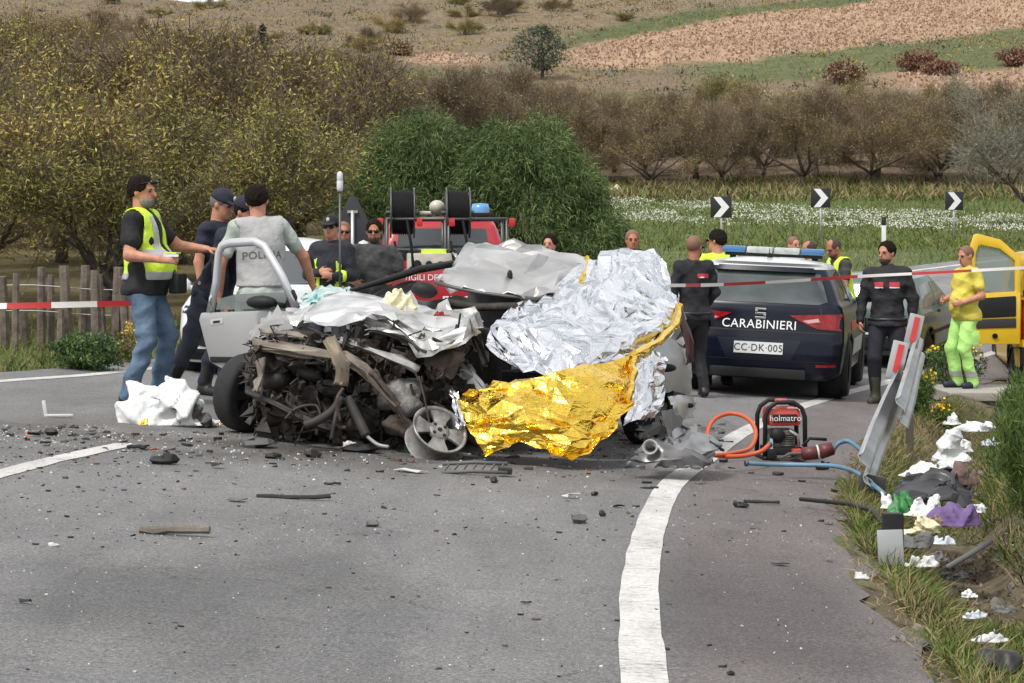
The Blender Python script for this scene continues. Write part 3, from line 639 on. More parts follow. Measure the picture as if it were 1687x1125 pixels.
hill_tree('hill_tree', 'small dark conical evergreen on the slope at upper left', 432, 160, 4.6, 1.2, DARK[:2], 1500, 82, (.28, .12), True)
for (px_, D, H) in ((40, 112, 7.8), (12, 118, 8.2), (-20, 108, 7.5), (75, 122, 6.0), (270, 118, 7.4), (310, 122, 6.4), (470, 120, 5.2), (520, 124, 5.4), (560, 122, 5.6), (600, 126, 5.2), (1398, 122, 3.6), (1545, 120, 3.6), (1185, 124, 3.6), (1210, 128, 3.2), (1640, 122, 3.2)):
    place(protoY[rt.randint(0, 3)], hillat(px_, D), D, H / 4.2, rt.uniform(0, 6.28), 'yellow green tree rising above the orchard rows on the slope', 'tree', 'yellow green trees above the orchards', 1.0)
for k_ in range(30):      # taller growth climbing the slope at the far left
    px_ = rt.uniform(-60, 350) if k_ < 18 else rt.uniform(350, 640); D = rt.uniform(125, 175) if k_ < 18 else rt.uniform(132, 165)
    place((protoY + protoB)[rt.randint(0, 6)], hillat(px_, D), D, rt.uniform(.75, 1.35) if k_ < 18 else rt.uniform(.55, .85), rt.uniform(0, 6.28), 'tree of the loose wood climbing the slope above the left-hand orchard', 'tree', 'loose wood above the left orchard', 1.1)
for k_ in range(34):
    px_ = rt.uniform(60, 1080); D = rt.uniform(185, 262)
    if px_ > 640 and D < 205: continue
    if landcover(np.array([hillat(px_, D)]), np.array([D]))[0, 0] > .25: continue
    s_ = rt.uniform(.30, .65); place((protoB + protoY)[rt.randint(0, 6)], hillat(px_, D), D, s_, rt.uniform(0, 6.28), 'low bush among the dry grass of the upper slope', 'bush', 'bushes on the upper slope', 1.5, 1.25 * s_)
sg = make_tree('olive_tree', 31, 5.2, .8, 5, 1.0, BARK2, mat('twig_silver', (.26, .25, .20), .9), GRY, 5200, (.13, .03), 2600, .8, .3, .6)
USED.add(sg.name); sx_ = (1705 - CX) / FPX * 66; sg.location = (sx_, 66, g(sx_, 66)); tag(sg, 'pale grey-green olive tree at the right edge of the frame', 'tree')
# low scrub on the dry slope, a mass of clumps nobody could count
def scrub(n, seed):
    rg = rs(seed); P0 = scatter(n * 3, -62, 62, 130, 268, seed, lambda x, y, t, w: (landcover(x, y)[:, 0] < .27))[:n]; pts = []; idx = []
    for q in P0:
        k = 34; r = rg.uniform(.35, 1.1); d = rg.normal(size=(k, 3)) * np.array([r, r * .7, r * .32]); d[:, 2] = np.abs(d[:, 2]); pts.append(q + d); idx += [int(rg.integers(0, 5))] * k
    p = np.concatenate(pts); v, f = leaves(p, rg.uniform(.15, .45, len(p)), rg.uniform(.08, .2, len(p)), rg, .6)
    tag(mkobj('hill_scrub', v, f, [BRN[0], BRN[1], OLV[1], DARK[1], DARK[2]], MI=idx), 'low brown and grey green scrub dotted over the dry slope', 'scrub', kind='stuff')
scrub(760, 121)
def clods():
    rg = rs(131); p = scatter(60000, -15, 66, 160, 262, 132, lambda x, y, t, w: (landcover(x, y)[:, 0] > .29)); n = len(p); v, f = leaves(p + np.array([0, 0, .03]), rg.uniform(.12, .42, n), rg.uniform(.12, .34, n), rg, 1.0)
    tag(mkobj('plough_clods', v, f, [mat('clod_tan', (.37, .26, .18), .95), mat('clod_earth', (.30, .20, .135), .95), mat('clod_pale', (.41, .30, .21), .95)], MI=rg.integers(0, 3, n)), 'rough clods of the ploughed field on the slope', 'soil', kind='stuff')
clods()
q_ = strip_pts(16000, 5.5, 13.5, 1.6, 3.2, 141); rg = rs(142)
tag(mkobj('leaf_litter', *leaves(q_ + np.array([0, 0, .012]), rg.uniform(.015, .045, len(q_)), rg.uniform(.008, .02, len(q_)), rg, .3), [mat('litter_tan', (.26, .20, .13), .9), mat('litter_brown', (.12, .085, .055), .9), mat('litter_grey', (.22, .20, .17), .9)], MI=rg.integers(0, 3, len(q_))), 'dead leaves and twigs on the ditch bank', 'litter', kind='stuff')

def relabel(group, fmt):
    os_ = sorted([o for o in bpy.data.objects if o.get('group') == group], key=lambda o: o.location.x / o.location.y)
    for i, o in enumerate(os_): o['label'] = fmt % ['leftmost', 'second from left', 'third from left', 'fourth from left', 'fifth from left', 'sixth from left', 'seventh from left', 'eighth from left', 'ninth from left', 'tenth from left', 'eleventh from left', 'twelfth from left', 'thirteenth from left', 'fourteenth from left', 'fifteenth from left'][i]
relabel('front rows of the left orchard', 'yellowing almond tree just behind the stake fence, %s of the front rows')
relabel('first row of the bare orchard', 'brown nearly bare tree behind the white flowers, %s of the first orchard row')
relabel('yellow green trees above the orchards', 'yellow green tree rising above the orchard rows on the slope, %s')
# ------------------------------------------------------------------ signed-distance modelling (people, tools, soft things)
class Field:
    def __init__(s, lo, hi, h):
        s.lo = np.array(lo, float); s.h = h; s.n = (np.ceil((np.array(hi) - s.lo) / h)).astype(int) + 1
        s.f = np.full(s.n, 1.0, np.float32)
    def win(s, lo, hi, pad):
        a = np.clip(np.floor((np.array(lo) - pad - s.lo) / s.h).astype(int), 0, s.n); b = np.clip(np.ceil((np.array(hi) + pad - s.lo) / s.h).astype(int) + 1, 0, s.n)
        sl = tuple(slice(i, j) for i, j in zip(a, b)); ax = [s.lo[k] + s.h * np.arange(a[k], b[k]) for k in range(3)]
        return sl, np.meshgrid(*ax, indexing='ij', sparse=True)
    def op(s, d, sl, k, mode):
        f = s.f[sl]
        if mode == 'add':
            if k > 0: hh = np.clip(.5 + .5 * (f - d) / k, 0, 1); s.f[sl] = f * (1 - hh) + d * hh - k * hh * (1 - hh)
            else: s.f[sl] = np.minimum(f, d)
        else:
            d = -d
            if k > 0: hh = np.clip(.5 - .5 * (f - d) / k, 0, 1); s.f[sl] = f * (1 - hh) + d * hh + k * hh * (1 - hh)
            else: s.f[sl] = np.maximum(f, d)
    def cone(s, a, b, ra, rb, k=.02, mode='add', flat=None):
        a = np.array(a, float); b = np.array(b, float); r = max(ra, rb)
        sl, (x, y, z) = s.win(np.minimum(a, b) - r, np.maximum(a, b) + r, k + 3 * s.h)
        ba = b - a; L = max(ba @ ba, 1e-9); px, py, pz = x - a[0], y - a[1], z - a[2]
        t = np.clip((px * ba[0] + py * ba[1] + pz * ba[2]) / L, 0, 1)
        qx, qy, qz = px - t * ba[0], py - t * ba[1], pz - t * ba[2]
        if flat is not None:      # flatten along a direction: (unit vector, factor > 1)
            nrm, fac = flat; dn = qx * nrm[0] + qy * nrm[1] + qz * nrm[2]
            d = np.sqrt(np.maximum(qx * qx + qy * qy + qz * qz - dn * dn + (dn * fac) ** 2, 0)) - (ra + (rb - ra) * t)
            d = d / (1 + (fac - 1) * .4)
        else: d = np.sqrt(qx * qx + qy * qy + qz * qz) - (ra + (rb - ra) * t)
        s.op(d, sl, k, mode)
    def ell(s, c, r, k=.02, mode='add', rot=None):
        c = np.array(c, float); r = np.array(r, float); m = r.max()
        sl, (x, y, z) = s.win(c - m, c + m, k + 3 * s.h)
        p = [x - c[0], y - c[1], z - c[2]]
        if rot is not None: p = [rot[0, i] * p[0] + rot[1, i] * p[1] + rot[2, i] * p[2] for i in range(3)]
        k0 = np.sqrt(sum((p[i] / r[i]) ** 2 for i in range(3))); k1 = np.sqrt(sum((p[i] / r[i] ** 2) ** 2 for i in range(3)))
        s.op(k0 * (k0 - 1) / np.maximum(k1, 1e-6), sl, k, mode)
    def half(s, p, n, k=0.0):
        """keep the side of the plane through p that n points away from"""
        sl, (x, y, z) = s.win(s.lo, s.lo + s.h * s.n, 0)
        d = (x - p[0]) * n[0] + (y - p[1]) * n[1] + (z - p[2]) * n[2]; s.op(-d, sl, k, 'sub')
    def ridge(s, amp, freq, seed):
        rg = np.random.default_rng(seed); sl, (x, y, z) = s.win(s.lo, s.lo + s.h * s.n, 0); t = 0
        for i in range(4):
            d = rg.normal(size=3); d /= np.linalg.norm(d); d *= freq * rg.uniform(.5, 1.6); e = rg.normal(size=3) * freq * .3
            t = t + np.abs(np.sin(x * d[0] + y * d[1] + z * d[2] + rg.uniform(0, 6) + 1.8 * np.sin(x * e[0] + y * e[1] + z * e[2])))
        s.f = (s.f + amp * (t - 2.2)).astype(np.float32)
    def wrinkle(s, amp, freq, seed, zstretch=1.0):
        rg = np.random.default_rng(seed); sl, (x, y, z) = s.win(s.lo, s.lo + s.h * s.n, 0); t = 0
        for i in range(5):
            d = rg.normal(size=3); d /= np.linalg.norm(d); d *= freq * rg.uniform(.6, 1.7); d[2] *= zstretch
            t = t + np.sin(x * d[0] + y * d[1] + z * d[2] + rg.uniform(0, 6)+ 1.5 * np.sin(x * d[1] * .7 - z * d[0] * .7))
        s.f = (s.f + amp * t / 2.2).astype(np.float32)
    def mesh(s):
        f = s.f; ins = f < 0; n = f.shape
        cnt = sum(ins[a:n[0] - 1 + a, b:n[1] - 1 + b, c:n[2] - 1 + c].astype(np.int8) for a in (0, 1) for b in (0, 1) for c in (0, 1))
        act = np.argwhere((cnt > 0) & (cnt < 8)); idm = np.full(cnt.shape, -1, np.int64); idm[tuple(act.T)] = np.arange(len(act))
        acc = np.zeros((len(act), 3)); num = np.zeros(len(act)); cs = [(a, b, c) for a in (0, 1) for b in (0, 1) for c in (0, 1)]
        for i in range(8):
            for j in range(i + 1, 8):
                if sum(abs(p - q) for p, q in zip(cs[i], cs[j])) != 1: continue
                va = f[tuple((act + cs[i]).T)]; vb = f[tuple((act + cs[j]).T)]; m = (va < 0) != (vb < 0)
                t = np.where(m, va / np.where(m, va - vb, 1), 0)
                pt = np.array(cs[i]) + t[:, None] * (np.array(cs[j]) - np.array(cs[i])); acc += np.where(m[:, None], pt, 0); num += m
        V = s.lo + s.h * (act + acc / num[:, None]); F = []
        for ax in range(3):
            o1, o2 = [(1, 2), (2, 0), (0, 1)][ax]
            A = [slice(None)] * 3; B = [slice(None)] * 3; A[ax] = slice(0, -1); B[ax] = slice(1, None)
            for sign in (True, False):
                e = np.argwhere(ins[tuple(A)] & ~ins[tuple(B)]) if sign else np.argwhere(~ins[tuple(A)] & ins[tuple(B)])
                e = e[(e[:, o1] > 0) & (e[:, o2] > 0) & (e[:, o1] < n[o1] - 1) & (e[:, o2] < n[o2] - 1)]
                d1 = np.zeros(3, int); d1[o1] = 1; d2 = np.zeros(3, int); d2[o2] = 1
                q = [idm[tuple((e - x).T)] for x in (d1 * 0, d1, d1 + d2, d2)]
                q = np.stack(q if sign else q[::-1], 1); F.append(q)
        return V, np.concatenate(F)
def decal_faces(V, F, pred, off, name, m, parent, smooth=True):
    """a strip of cloth sewn onto a garment: the garment's faces chosen by pred(centre, normal), lifted along their normals"""
    V = np.asarray(V); F = np.asarray(F); fn = np.cross(V[F[:, 2]] - V[F[:, 0]], V[F[:, 3]] - V[F[:, 1]]); fn /= np.linalg.norm(fn, axis=1)[:, None] + 1e-12
    vn = np.zeros_like(V)
    for i in range(4): np.add.at(vn, F[:, i], fn)
    vn /= np.linalg.norm(vn, axis=1)[:, None] + 1e-12
    k = pred(V[F].mean(1), fn)
    if k.sum() < 2: return None
    f = F[k]; u, inv = np.unique(f, return_inverse=True); inv = inv.reshape(f.shape)
    a = V[u] + vn[u] * off
    return mkobj(name, a, inv, m, parent, smooth=smooth)
def unit(v): v = np.array(v, float); return v / (np.linalg.norm(v) + 1e-12)
SKIN = mat('skin', srgb(182, 130, 106), .55, var=.16, vscale=22, spec=.3, bump=.15, bscale=60)
SKIN_T = mat('skin_tanned', srgb(164, 110, 86), .55, var=.16, vscale=22, spec=.3, bump=.15, bscale=60)
HAIR = mat('hair_dark', (.008, .007, .006), .95, spec=.1, bump=.8, bscale=160, col2=(.028, .02, .016), vscale=60)
HAIRS = mat('hair_shaved', srgb(118, 86, 70), .7, var=.15, vscale=90)
BEARD = mat('beard_dark', (.022, .016, .013), .8, bump=.6, bscale=180, col2=(.11, .072, .055), vscale=60)
BEARDG = mat('beard_grey', (.10, .09, .085), .8, col2=(.25, .24, .23), vscale=60)
EYE = mat('eye_dark', (.01, .008, .007), .2); LENS = mat('sunglass_lens', (.006, .006, .007), .08); LIP = mat('lip', srgb(150, 84, 74), .5)
BLACK = mat('cloth_black', (.010, .010, .012), .85, var=.3, vscale=14, bump=.8, bscale=15); NAVY = mat('cloth_navy', (.010, .013, .028), .85, var=.3, vscale=14, bump=.8, bscale=15)
DENIM = mat('denim', (.045, .085, .150), .85, col2=(.14, .21, .29), vscale=5, bump=.8, bscale=15); GREYT = mat('cloth_charcoal', (.045, .045, .046), .85, var=.3, vscale=20, bump=.8, bscale=15)
NEON = mat('hi_vis_yellow', (.60, .82, .05), .7, var=.10, vscale=8, bump=.7, bscale=14); NEONG = mat('hi_vis_lime', (.42, .74, .20), .75, var=.14, vscale=8, bump=.8, bscale=14)
REFL = mat('reflective_grey', (.42, .43, .44), .35, metal=.3); SHOE = mat('shoe_black', (.012, .012, .012), .5); LEATH = mat('leather_black', (.012, .011, .011), .4)
VESTG = mat('vest_grey', (.33, .33, .33), .8, col2=(.40, .40, .40), vscale=4, bump=.8, bscale=14); SHIRTG = mat('shirt_sage', (.36, .41, .37), .8, var=.12, vscale=5, bump=.8, bscale=14)
TEEY = mat('tshirt_yellow', (.58, .50, .075), .85, var=.08, vscale=5, bump=.7, bscale=14); REDC = mat('cloth_red', (.42, .035, .05), .8); WHITEC = mat('cloth_white', (.7, .7, .7), .8)
JEANB = mat('jeans_dark', (.030, .040, .065), .85, var=.3, vscale=8)
def person(label, pos, yaw, h=1.76, vox=.013, lean=0, side=0, twist=0, head=(0, 0), arms=None, legs=None, top=(BLACK, 'long'), bottom=NAVY, shoes=SHOE, skin=SKIN,
           hair='short', hairm=None, beard=None, glasses=False, belly=0.0, vest=None, capm=None, boots=False, bulk=1.0, pelvis=(0, 0), group=None):
    """one figure: local x = its left, -y = forward; returns (root, garment meshes in local space)"""
    hairm = hairm or HAIR; k = h / 1.78; vox *= 1.40
    root = thing('person', label, 'person', pos, R(yaw), group)
    A = {'L': ((.25, .05, -1), (.15, -.25, -1)), 'R': ((-.25, .05, -1), (-.15, -.25, -1))}
    if arms: A.update(arms)
    Lg = {'L': (.13, 0, 0), 'R': (-.13, 0, 0)}
    if legs: Lg.update(legs)
    pel = np.array([pelvis[0], pelvis[1], .93 * k])
    Rm = np.array(Matrix.Rotation(R(twist), 3, 'Z') @ Matrix.Rotation(R(side), 3, 'Y') @ Matrix.Rotation(R(lean), 3, 'X'))    # torso frame
    X, Y, U = Rm[:, 0], Rm[:, 1], Rm[:, 2]
    Rh = Rm @ np.array(Matrix.Rotation(R(head[0]), 3, 'Z') @ Matrix.Rotation(R(head[1]), 3, 'X')) if abs(lean) < 25 else np.array(Matrix.Rotation(R(twist + head[0]), 3, 'Z') @ Matrix.Rotation(R(lean * .5 + head[1]), 3, 'X'))
    at = lambda x, y, z: pel + (X * x + Y * y + U * z) * k
    nb = at(0, .02, .52); hc = nb + (U * .06 + Rh[:, 2] * .115 - Rh[:, 1] * .015) * k
    hat = lambda x, y, z: hc + Rh @ (np.array([x, y, z]) * k)
    sh = {s: at(.175 * e * bulk, .01, .475) for s, e in (('L', 1), ('R', -1))}
    J = {}
    for s, e in (('L', 1), ('R', -1)):
        u = unit(A[s][0]); f = unit(A[s][1]); el = sh[s] + u * .285 * k; wr = el + f * .245 * k
        hip = pel + np.array([.088 * e, 0, -.02]) * k
        fx, fy, fz = Lg[s][:3]; an = np.array([fx * k, fy * k, .085 * k + fz])
        d = an - hip; dl = np.linalg.norm(d); l1, l2 = .435 * k, .425 * k; dl2 = min(dl, l1 + l2 - .004)
        a = (l1 * l1 - l2 * l2 + dl2 * dl2) / (2 * dl2); hgt = math.sqrt(max(l1 * l1 - a * a, 0)); dn = d / dl
        bd = np.array(Lg[s][3] if len(Lg[s]) > 3 else (e * .15, -1, 0), float); bd = unit(bd - dn * (bd @ dn))
        kn = hip + dn * a + bd * hgt
        J[s] = dict(el=el, wr=wr, f=f, hip=hip, kn=kn, an=an, toe=unit(Lg[s][4]) if len(Lg[s]) > 4 else unit((e * .25, -1, 0)))
    pts = np.array([hat(0, 0, .2), hat(0, -.25, 0), hat(0, .2, 0)] + [q for s in 'LR' for q in (sh[s], J[s]['el'], J[s]['wr'] + J[s]['f'] * .2, J[s]['kn'], J[s]['an'] + J[s]['toe'] * .25)] + [pel + (0, -.3 - belly, 0), pel + (0, .25, 0), np.array([0, 0, .0])])
    lo, hi = pts.min(0) - .11, pts.max(0) + .11; lo[2] = min(lo[2], -.03)
    def torso(F, inf, kk=.05, low=-.06):
        b = bulk
        F.ell(at(0, .0, .33), ((.165 * b + inf) * k, (.115 * b + inf) * k, (.20 + inf) * k), kk, rot=Rm)
        F.cone(sh['L'] - X * .03 * k, sh['R'] + X * .03 * k, (.065 + inf) * k, (.065 + inf) * k, kk)
        F.ell(at(0, .0, .12), ((.150 * b + inf) * k, (.108 * b + inf) * k, (.20 + inf) * k), kk, rot=Rm)
        if belly: F.ell(at(0, -.05 - belly * .5, .10), ((.15 * b + inf) * k, (.10 + belly + inf) * k, (.17 + inf) * k), kk, rot=Rm)
        F.ell(pel + np.array([0, .012, low]) * k, ((.165 * b + inf) * k, (.122 * b + inf) * k, (.13 + inf) * k), kk)
    # --- body
    B = Field(lo, hi, vox); torso(B, -.014, .04, -.01)
    B.cone(at(0, .02, .44), hat(0, .02, -.05), .068 * k, .056 * k, .03)
    hd = lambda c, r, kk=.02, mode='add': B.ell(hat(*c), np.array(r) * k, kk, mode, Rh)
    hd((0, .018, .03), (.078, .098, .092)); hd((0, -.018, -.045), (.060, .070, .075), .03); hd((0, -.055, -.085), (.032, .030, .026), .025)
    hd((0, -.072, .022), (.052, .022, .014), .015)                                         # brow
    B.cone(hat(0, -.088, .012), hat(0, -.110, -.026), .009 * k, .015 * k, .012)             # nose
    for e in (1, -1):
        hd((.078 * e, .012, -.008), (.012, .022, .033), .006); hd((.034 * e, -.084, .006), (.016, .012, .009), .008, 'sub')
    for s, e in (('L', 1), ('R', -1)):
        j = J[s]
        B.cone(sh[s], j['el'], .050 * k * bulk, .041 * k * bulk, .03); B.cone(j['el'], j['wr'], .043 * k * bulk, .028 * k, .012)
        # hand: palm, four fingers, thumb
        f = j['f']; fw = A[s][2] if len(A[s]) > 2 else None
        hdir = unit(fw) if fw is not None else f
        pn = A[s][3] if len(A[s]) > 3 else unit(np.cross(hdir, (0, 0, 1)) * e + np.array([-e * .6, 0, 0]) + 1e-3); pn = unit(pn - hdir * (pn @ hdir))    # palm normal
        ac = unit(np.cross(hdir, pn)); ac = ac if ac[1] < 0 or abs(ac[1]) < .2 and ac[2] > 0 else -ac                      # towards the thumb
        w = j['wr']; curl = A[s][4] if len(A[s]) > 4 else .55
        B.cone(w + hdir * .02 * k, w + hdir * .078 * k, .036 * k, .040 * k, .015, flat=(pn, 2.0))
        for i, ln in enumerate((.070, .078, .073, .058)):
            o = w + hdir * .085 * k + ac * (.030 - .0205 * i) * k; d1 = unit(hdir + pn * curl * .7); d2 = unit(hdir * (1 - curl) + pn * curl * 1.5)
            m_ = o + d1 * ln * .5 * k; B.cone(o - hdir * .012, m_, .0105 * k, .0098 * k, .004); B.cone(m_, m_ + d2 * ln * .5 * k, .0098 * k, .0085 * k, .004)
        t0 = w + hdir * .03 * k + ac * .030 * k; t1 = t0 + unit(hdir * .7 + ac * .7 + pn * .4) * .045 * k
        B.cone(t0, t1, .014 * k, .011 * k, .008); B.cone(t1, t1 + unit(hdir + pn * .5) * .03 * k, .011 * k, .009 * k, .004)
        B.cone(j['hip'], j['kn'], .080 * k, .053 * k, .03); B.cone(j['kn'], j['an'], .052 * k, .036 * k, .015)
        B.cone(j['an'] + (0, 0, -.04), j['an'] + j['toe'] * .15 * k + (0, 0, -.055), .034, .026, .02)
    V, F = B.mesh(); mkobj('body', V, F, skin, root, smooth=True)
    meshes = {}
    # --- trousers
    T = Field(lo, hi, vox)
    T.ell(pel + np.array([0, .012, -.03]) * k, (.176 * bulk * k, .132 * bulk * k, .135 * k), .04)
    T.ell(pel + np.array([0, .015, -.085]) * k, (.15 * bulk * k, .112 * bulk * k, .085 * k), .03)
    for s in 'LR':
        j = J[s]; T.cone(j['hip'], j['kn'], .102 * k * bulk, .080 * k, .03); T.cone(j['kn'], j['an'] + (0, 0, .03 if boots else -.015), .078 * k, (.060 if boots else .072) * k, .015)
    T.ridge(.0095, 15, sum(map(ord, label))); T.half(at(0, 0, -.005), U)
    V, F = T.mesh(); mkobj('trousers', V, F, bottom, root, smooth=True); meshes['trousers'] = (V, F)
    # --- shoes
    for s in 'LR':
        j = J[s]; lo2 = np.minimum(j['an'], j['an'] + j['toe'] * .2) - .1; hi2 = np.maximum(j['an'], j['an'] + j['toe'] * .2) + .1
        if boots: hi2[2] += .25; 
        S = Field(lo2, hi2, .010); a = j['an']; z0 = a[2] - .085 * k
        S.cone((a - j['toe'] * .035 * k) * (1, 1, 0) + (0, 0, z0 + .045), (a + j['toe'] * .15 * k) * (1, 1, 0) + (0, 0, z0 + .036), .045 * k, .042 * k, .03); S.cone(a + (0, 0, -.03), a + (0, 0, .02), .050 * k, .046 * k, .03)
        if boots: S.cone(a, a + (j['kn'] - a) * .5, .050 * k, .064 * k, .03)
        S.half((0, 0, z0 + .004), (0, 0, -1)); V, F = S.mesh(); mkobj('boot' if boots else 'shoe', V, F, shoes, root, smooth=True)
    # --- top
    ti = .022 if top[1] == 'long' else .020; C = Field(lo, hi, vox); torso(C, ti, .05, -.05); C.ell(pel + np.array([0, .012, -.06]) * k, ((.176 + ti) * bulk * k, (.132 + ti) * bulk * k, .13 * k), .04)
    C.cone(at(0, .02, .42), at(0, .012, .525), .085 * k, .074 * k, .03)
    for s in 'LR':
        j = J[s]
        if top[1] == 'long': C.cone(sh[s], j['el'], .072 * k * bulk, .064 * k * bulk, .03); C.cone(j['el'], j['wr'] - j['f'] * .01, .066 * k * bulk, .050 * k, .015)
        elif top[1] == 'short': C.cone(sh[s], sh[s] + (j['el'] - sh[s]) * .62, .063 * k * bulk, .064 * k * bulk, .03)
    C.ridge(.0095, 15, sum(map(ord, label)) + 1); C.half(pel + np.array([0, 0, -.10]) * k, (0, 0, -1))
    C.ell(hat(0, -.02, -.02), np.array((.075, .095, .12)) * k, .01, 'sub', Rh)
    V, F = C.mesh(); mkobj('jacket' if top[1] == 'long' else 'shirt', V, F, top[0], root, smooth=True); meshes['top'] = (V, F)
    if 'black uniform' in label or 'firefighter' in label:
        b = MB(); b.tube([pel + np.array([(.164 + ti) * bulk * math.sin(a), .012 - (.120 + ti) * bulk * math.cos(a), -.02]) * k for a in np.linspace(0, 2 * math.pi, 28, endpoint=False)], .020, 6, closed=True); b.build('belt', LEATH, root, smooth=True)
        b = MB(); b.box(pel + np.array([-.205 * bulk, .02, -.08]) * k, (.05, .08, .16)); b.build('holster' if 'uniform' in label else 'radio_pouch', LEATH, root, bevel=.015)
    b = MB(); b.tube([at(.070 * math.sin(a), .012 - .072 * math.cos(a), .505 - .022 * math.cos(a)) for a in np.linspace(.35, 2 * math.pi - .35, 16)], .015 * k, 6); b.build('collar', top[0], root, smooth=True)
    if vest:
        W = Field(lo, hi, vox); torso(W, .032, .05, -.02); W.cone(at(0, .02, .40), at(0, .02, .49), .095 * k, .085 * k, .03)
        W.ridge(.0045, 14, sum(map(ord, label)) + 2)
        for s in 'LR': W.cone(sh[s] + (J[s]['el'] - sh[s]) * .05, sh[s] + (J[s]['el'] - sh[s]) * 1.2, .092 * k, .10 * k, .012, 'sub')
        W.half(pel + np.array([0, 0, .02]) * k, (0, 0, -1)); W.ell(hat(0, -.06, -.06), np.array((.075, .12, .13)) * k, .01, 'sub', Rh)
        if vest[1] == 'open':     # V-shaped opening at the front
            for e in (0,): W.cone(at(0, -.17 - belly, .05), at(0, -.13, .48), .03 * k, .06 * k, .01, 'sub')
        if len(vest) > 2 and vest[2] == 'sides':
            for s, e in (('L', 1), ('R', -1)): W.ell(at(.19 * e * bulk, 0, .02), (.09 * k, .085 * k, .20 * k), .02, 'sub', Rm)
        V, F = W.mesh(); vo = mkobj('vest', V, F, vest[0], root, smooth=True); meshes['vest'] = (V, F)
    # --- head covering, hair, beard, face
    def headfield(): return Field(hc - .19, hc + .19, .009)
    if hair in ('short', 'thin', 'shaved', 'cap'):
        Hf = headfield(); g_ = .004 if hair == 'shaved' else (.011 if hair == 'short' else .006)
        Hf.ell(hat(0, .020, .032), (np.array((.079, .099, .093)) + g_) * k, 0, rot=Rh)
        if hair == 'short': Hf.wrinkle(.0045, 130, 3)
        Hf.ell(hat(0, -.108, .002), np.array((.077, .088, .094)) * k, .012, 'sub', Rh); Hf.half(hat(0, .06, -.065), Rh @ np.array((0, -.55, -1)), .01)
        Hf.half(hat(0, -.02, .0), Rh @ np.array((0, -.6, -1)), .01)
        if hair == 'thin': Hf.ell(hat(0, -.055, .09), np.array((.062, .085, .06)) * k, .01, 'sub', Rh)
        V, F = Hf.mesh(); mkobj('hair', V, F, hairm if hair != 'shaved' else HAIRS, root, smooth=True)
    if hair == 'cap':
        Hf = headfield(); Hf.ell(hat(0, .015, .045), np.array((.093, .113, .098)) * k, 0, rot=Rh); Hf.half(hat(0, 0, .035), Rh @ np.array((0, .12, -1)))
        Hf.ell(hat(0, -.115, .040), np.array((.078, .085, .012)) * k, .012, rot=Rh @ rotm(rx=12)); V, F = Hf.mesh(); cap = mkobj('cap', V, F, capm or NAVY, root, smooth=True)
        b = MB(); b.ell(hat(0, -.100, .085), np.array((.020, .010, .024)) * k, 8, Rh); b.build('badge', mat('badge_pale', (.5, .48, .40), .5), cap, smooth=True)
    if beard:
        Hf = headfield(); Hf.ell(hat(0, -.024, -.06), np.array((.0645, .0735, .076)) * k, 0, rot=Rh); Hf.half(hat(0, 0, -.055), Rh @ np.array((0, 0, 1)), .01); Hf.half(hat(0, .02, 0), Rh @ np.array((0, 1, .2)), .01)
        V, F = Hf.mesh(); mkobj('beard', V, F, beard, root, smooth=True)
    if not glasses:
        for e in (1, -1):
            b = MB(); b.ell(hat(.032 * e, -.079, .005), np.array((.014, .009, .007)) * k, 8, Rh); b.build('eye', EYE, root, smooth=True)
            b = MB(); b.ell(hat(.033 * e, -.090, .024), np.array((.021, .007, .0045)) * k, 8, Rh); b.build('eyebrow', BEARD, root, smooth=True)
    else:
        b = MB()
        for e in (1, -1):
            b.ell(hat(.034 * e, -.094, .008), np.array((.031, .007, .021)) * k, 12, Rh)
            b.tube([hat(.062 * e, -.088, .014), hat(.083 * e, -.02, .014), hat(.082 * e, .02, .006)], .0035, 5)
        b.tube([hat(-.02, -.097, .014), hat(.02, -.097, .014)], .004, 5); b.build('sunglasses', LENS, root, smooth=True)
    b = MB(); b.ell(hat(0, -.089, -.056), np.array((.022, .008, .0055)) * k, 8, Rh); b.build('mouth', LIP, root, smooth=True)
    root['_'] = 0; del root['_']
    frame = dict(at=at, hat=hat, X=X, Y=Y, U=U, pel=pel, k=k, J=J, sh=sh)
    return root, meshes, frame
def stripe(pr, which, zl, zh, m, name='reflective_stripe', off=.004, cond=None, parent=None):
    root, ms, fr = pr; V, F = ms[which]; U, pel, k = fr['U'], fr['pel'], fr['k']
    def pred(c, n):
        z = (c - pel) @ U / k; q = (z > zl) & (z < zh)
        if cond is not None: q &= cond((c - pel) @ fr['X'] / k, (c - pel) @ fr['Y'] / k, z, n)
        return q
    return decal_faces(V, F, pred, off, name, m, parent or root)
def stripe_w(pr, which, pred, m, name, off=.004): return decal_faces(pr[1][which][0], pr[1][which][1], pred, off, name, m, pr[0])
def text_mesh(s, size, extr=0.0, spacing=1.0):
    c = bpy.data.curves.new('t', 'FONT'); c.body = s; c.size = size; c.align_x = 'CENTER'; c.align_y = 'CENTER'; c.space_character = spacing; c.resolution_u = 3
    o = bpy.data.objects.new('t', c); COL.objects.link(o); dg = bpy.context.evaluated_depsgraph_get(); me = bpy.data.meshes.new_from_object(o.evaluated_get(dg))
    V = np.array([v.co[:] for v in me.vertices]); F = [tuple(p.vertices) for p in me.polygons]
    bpy.data.objects.remove(o); bpy.data.curves.remove(c); bpy.data.meshes.remove(me); return V, F
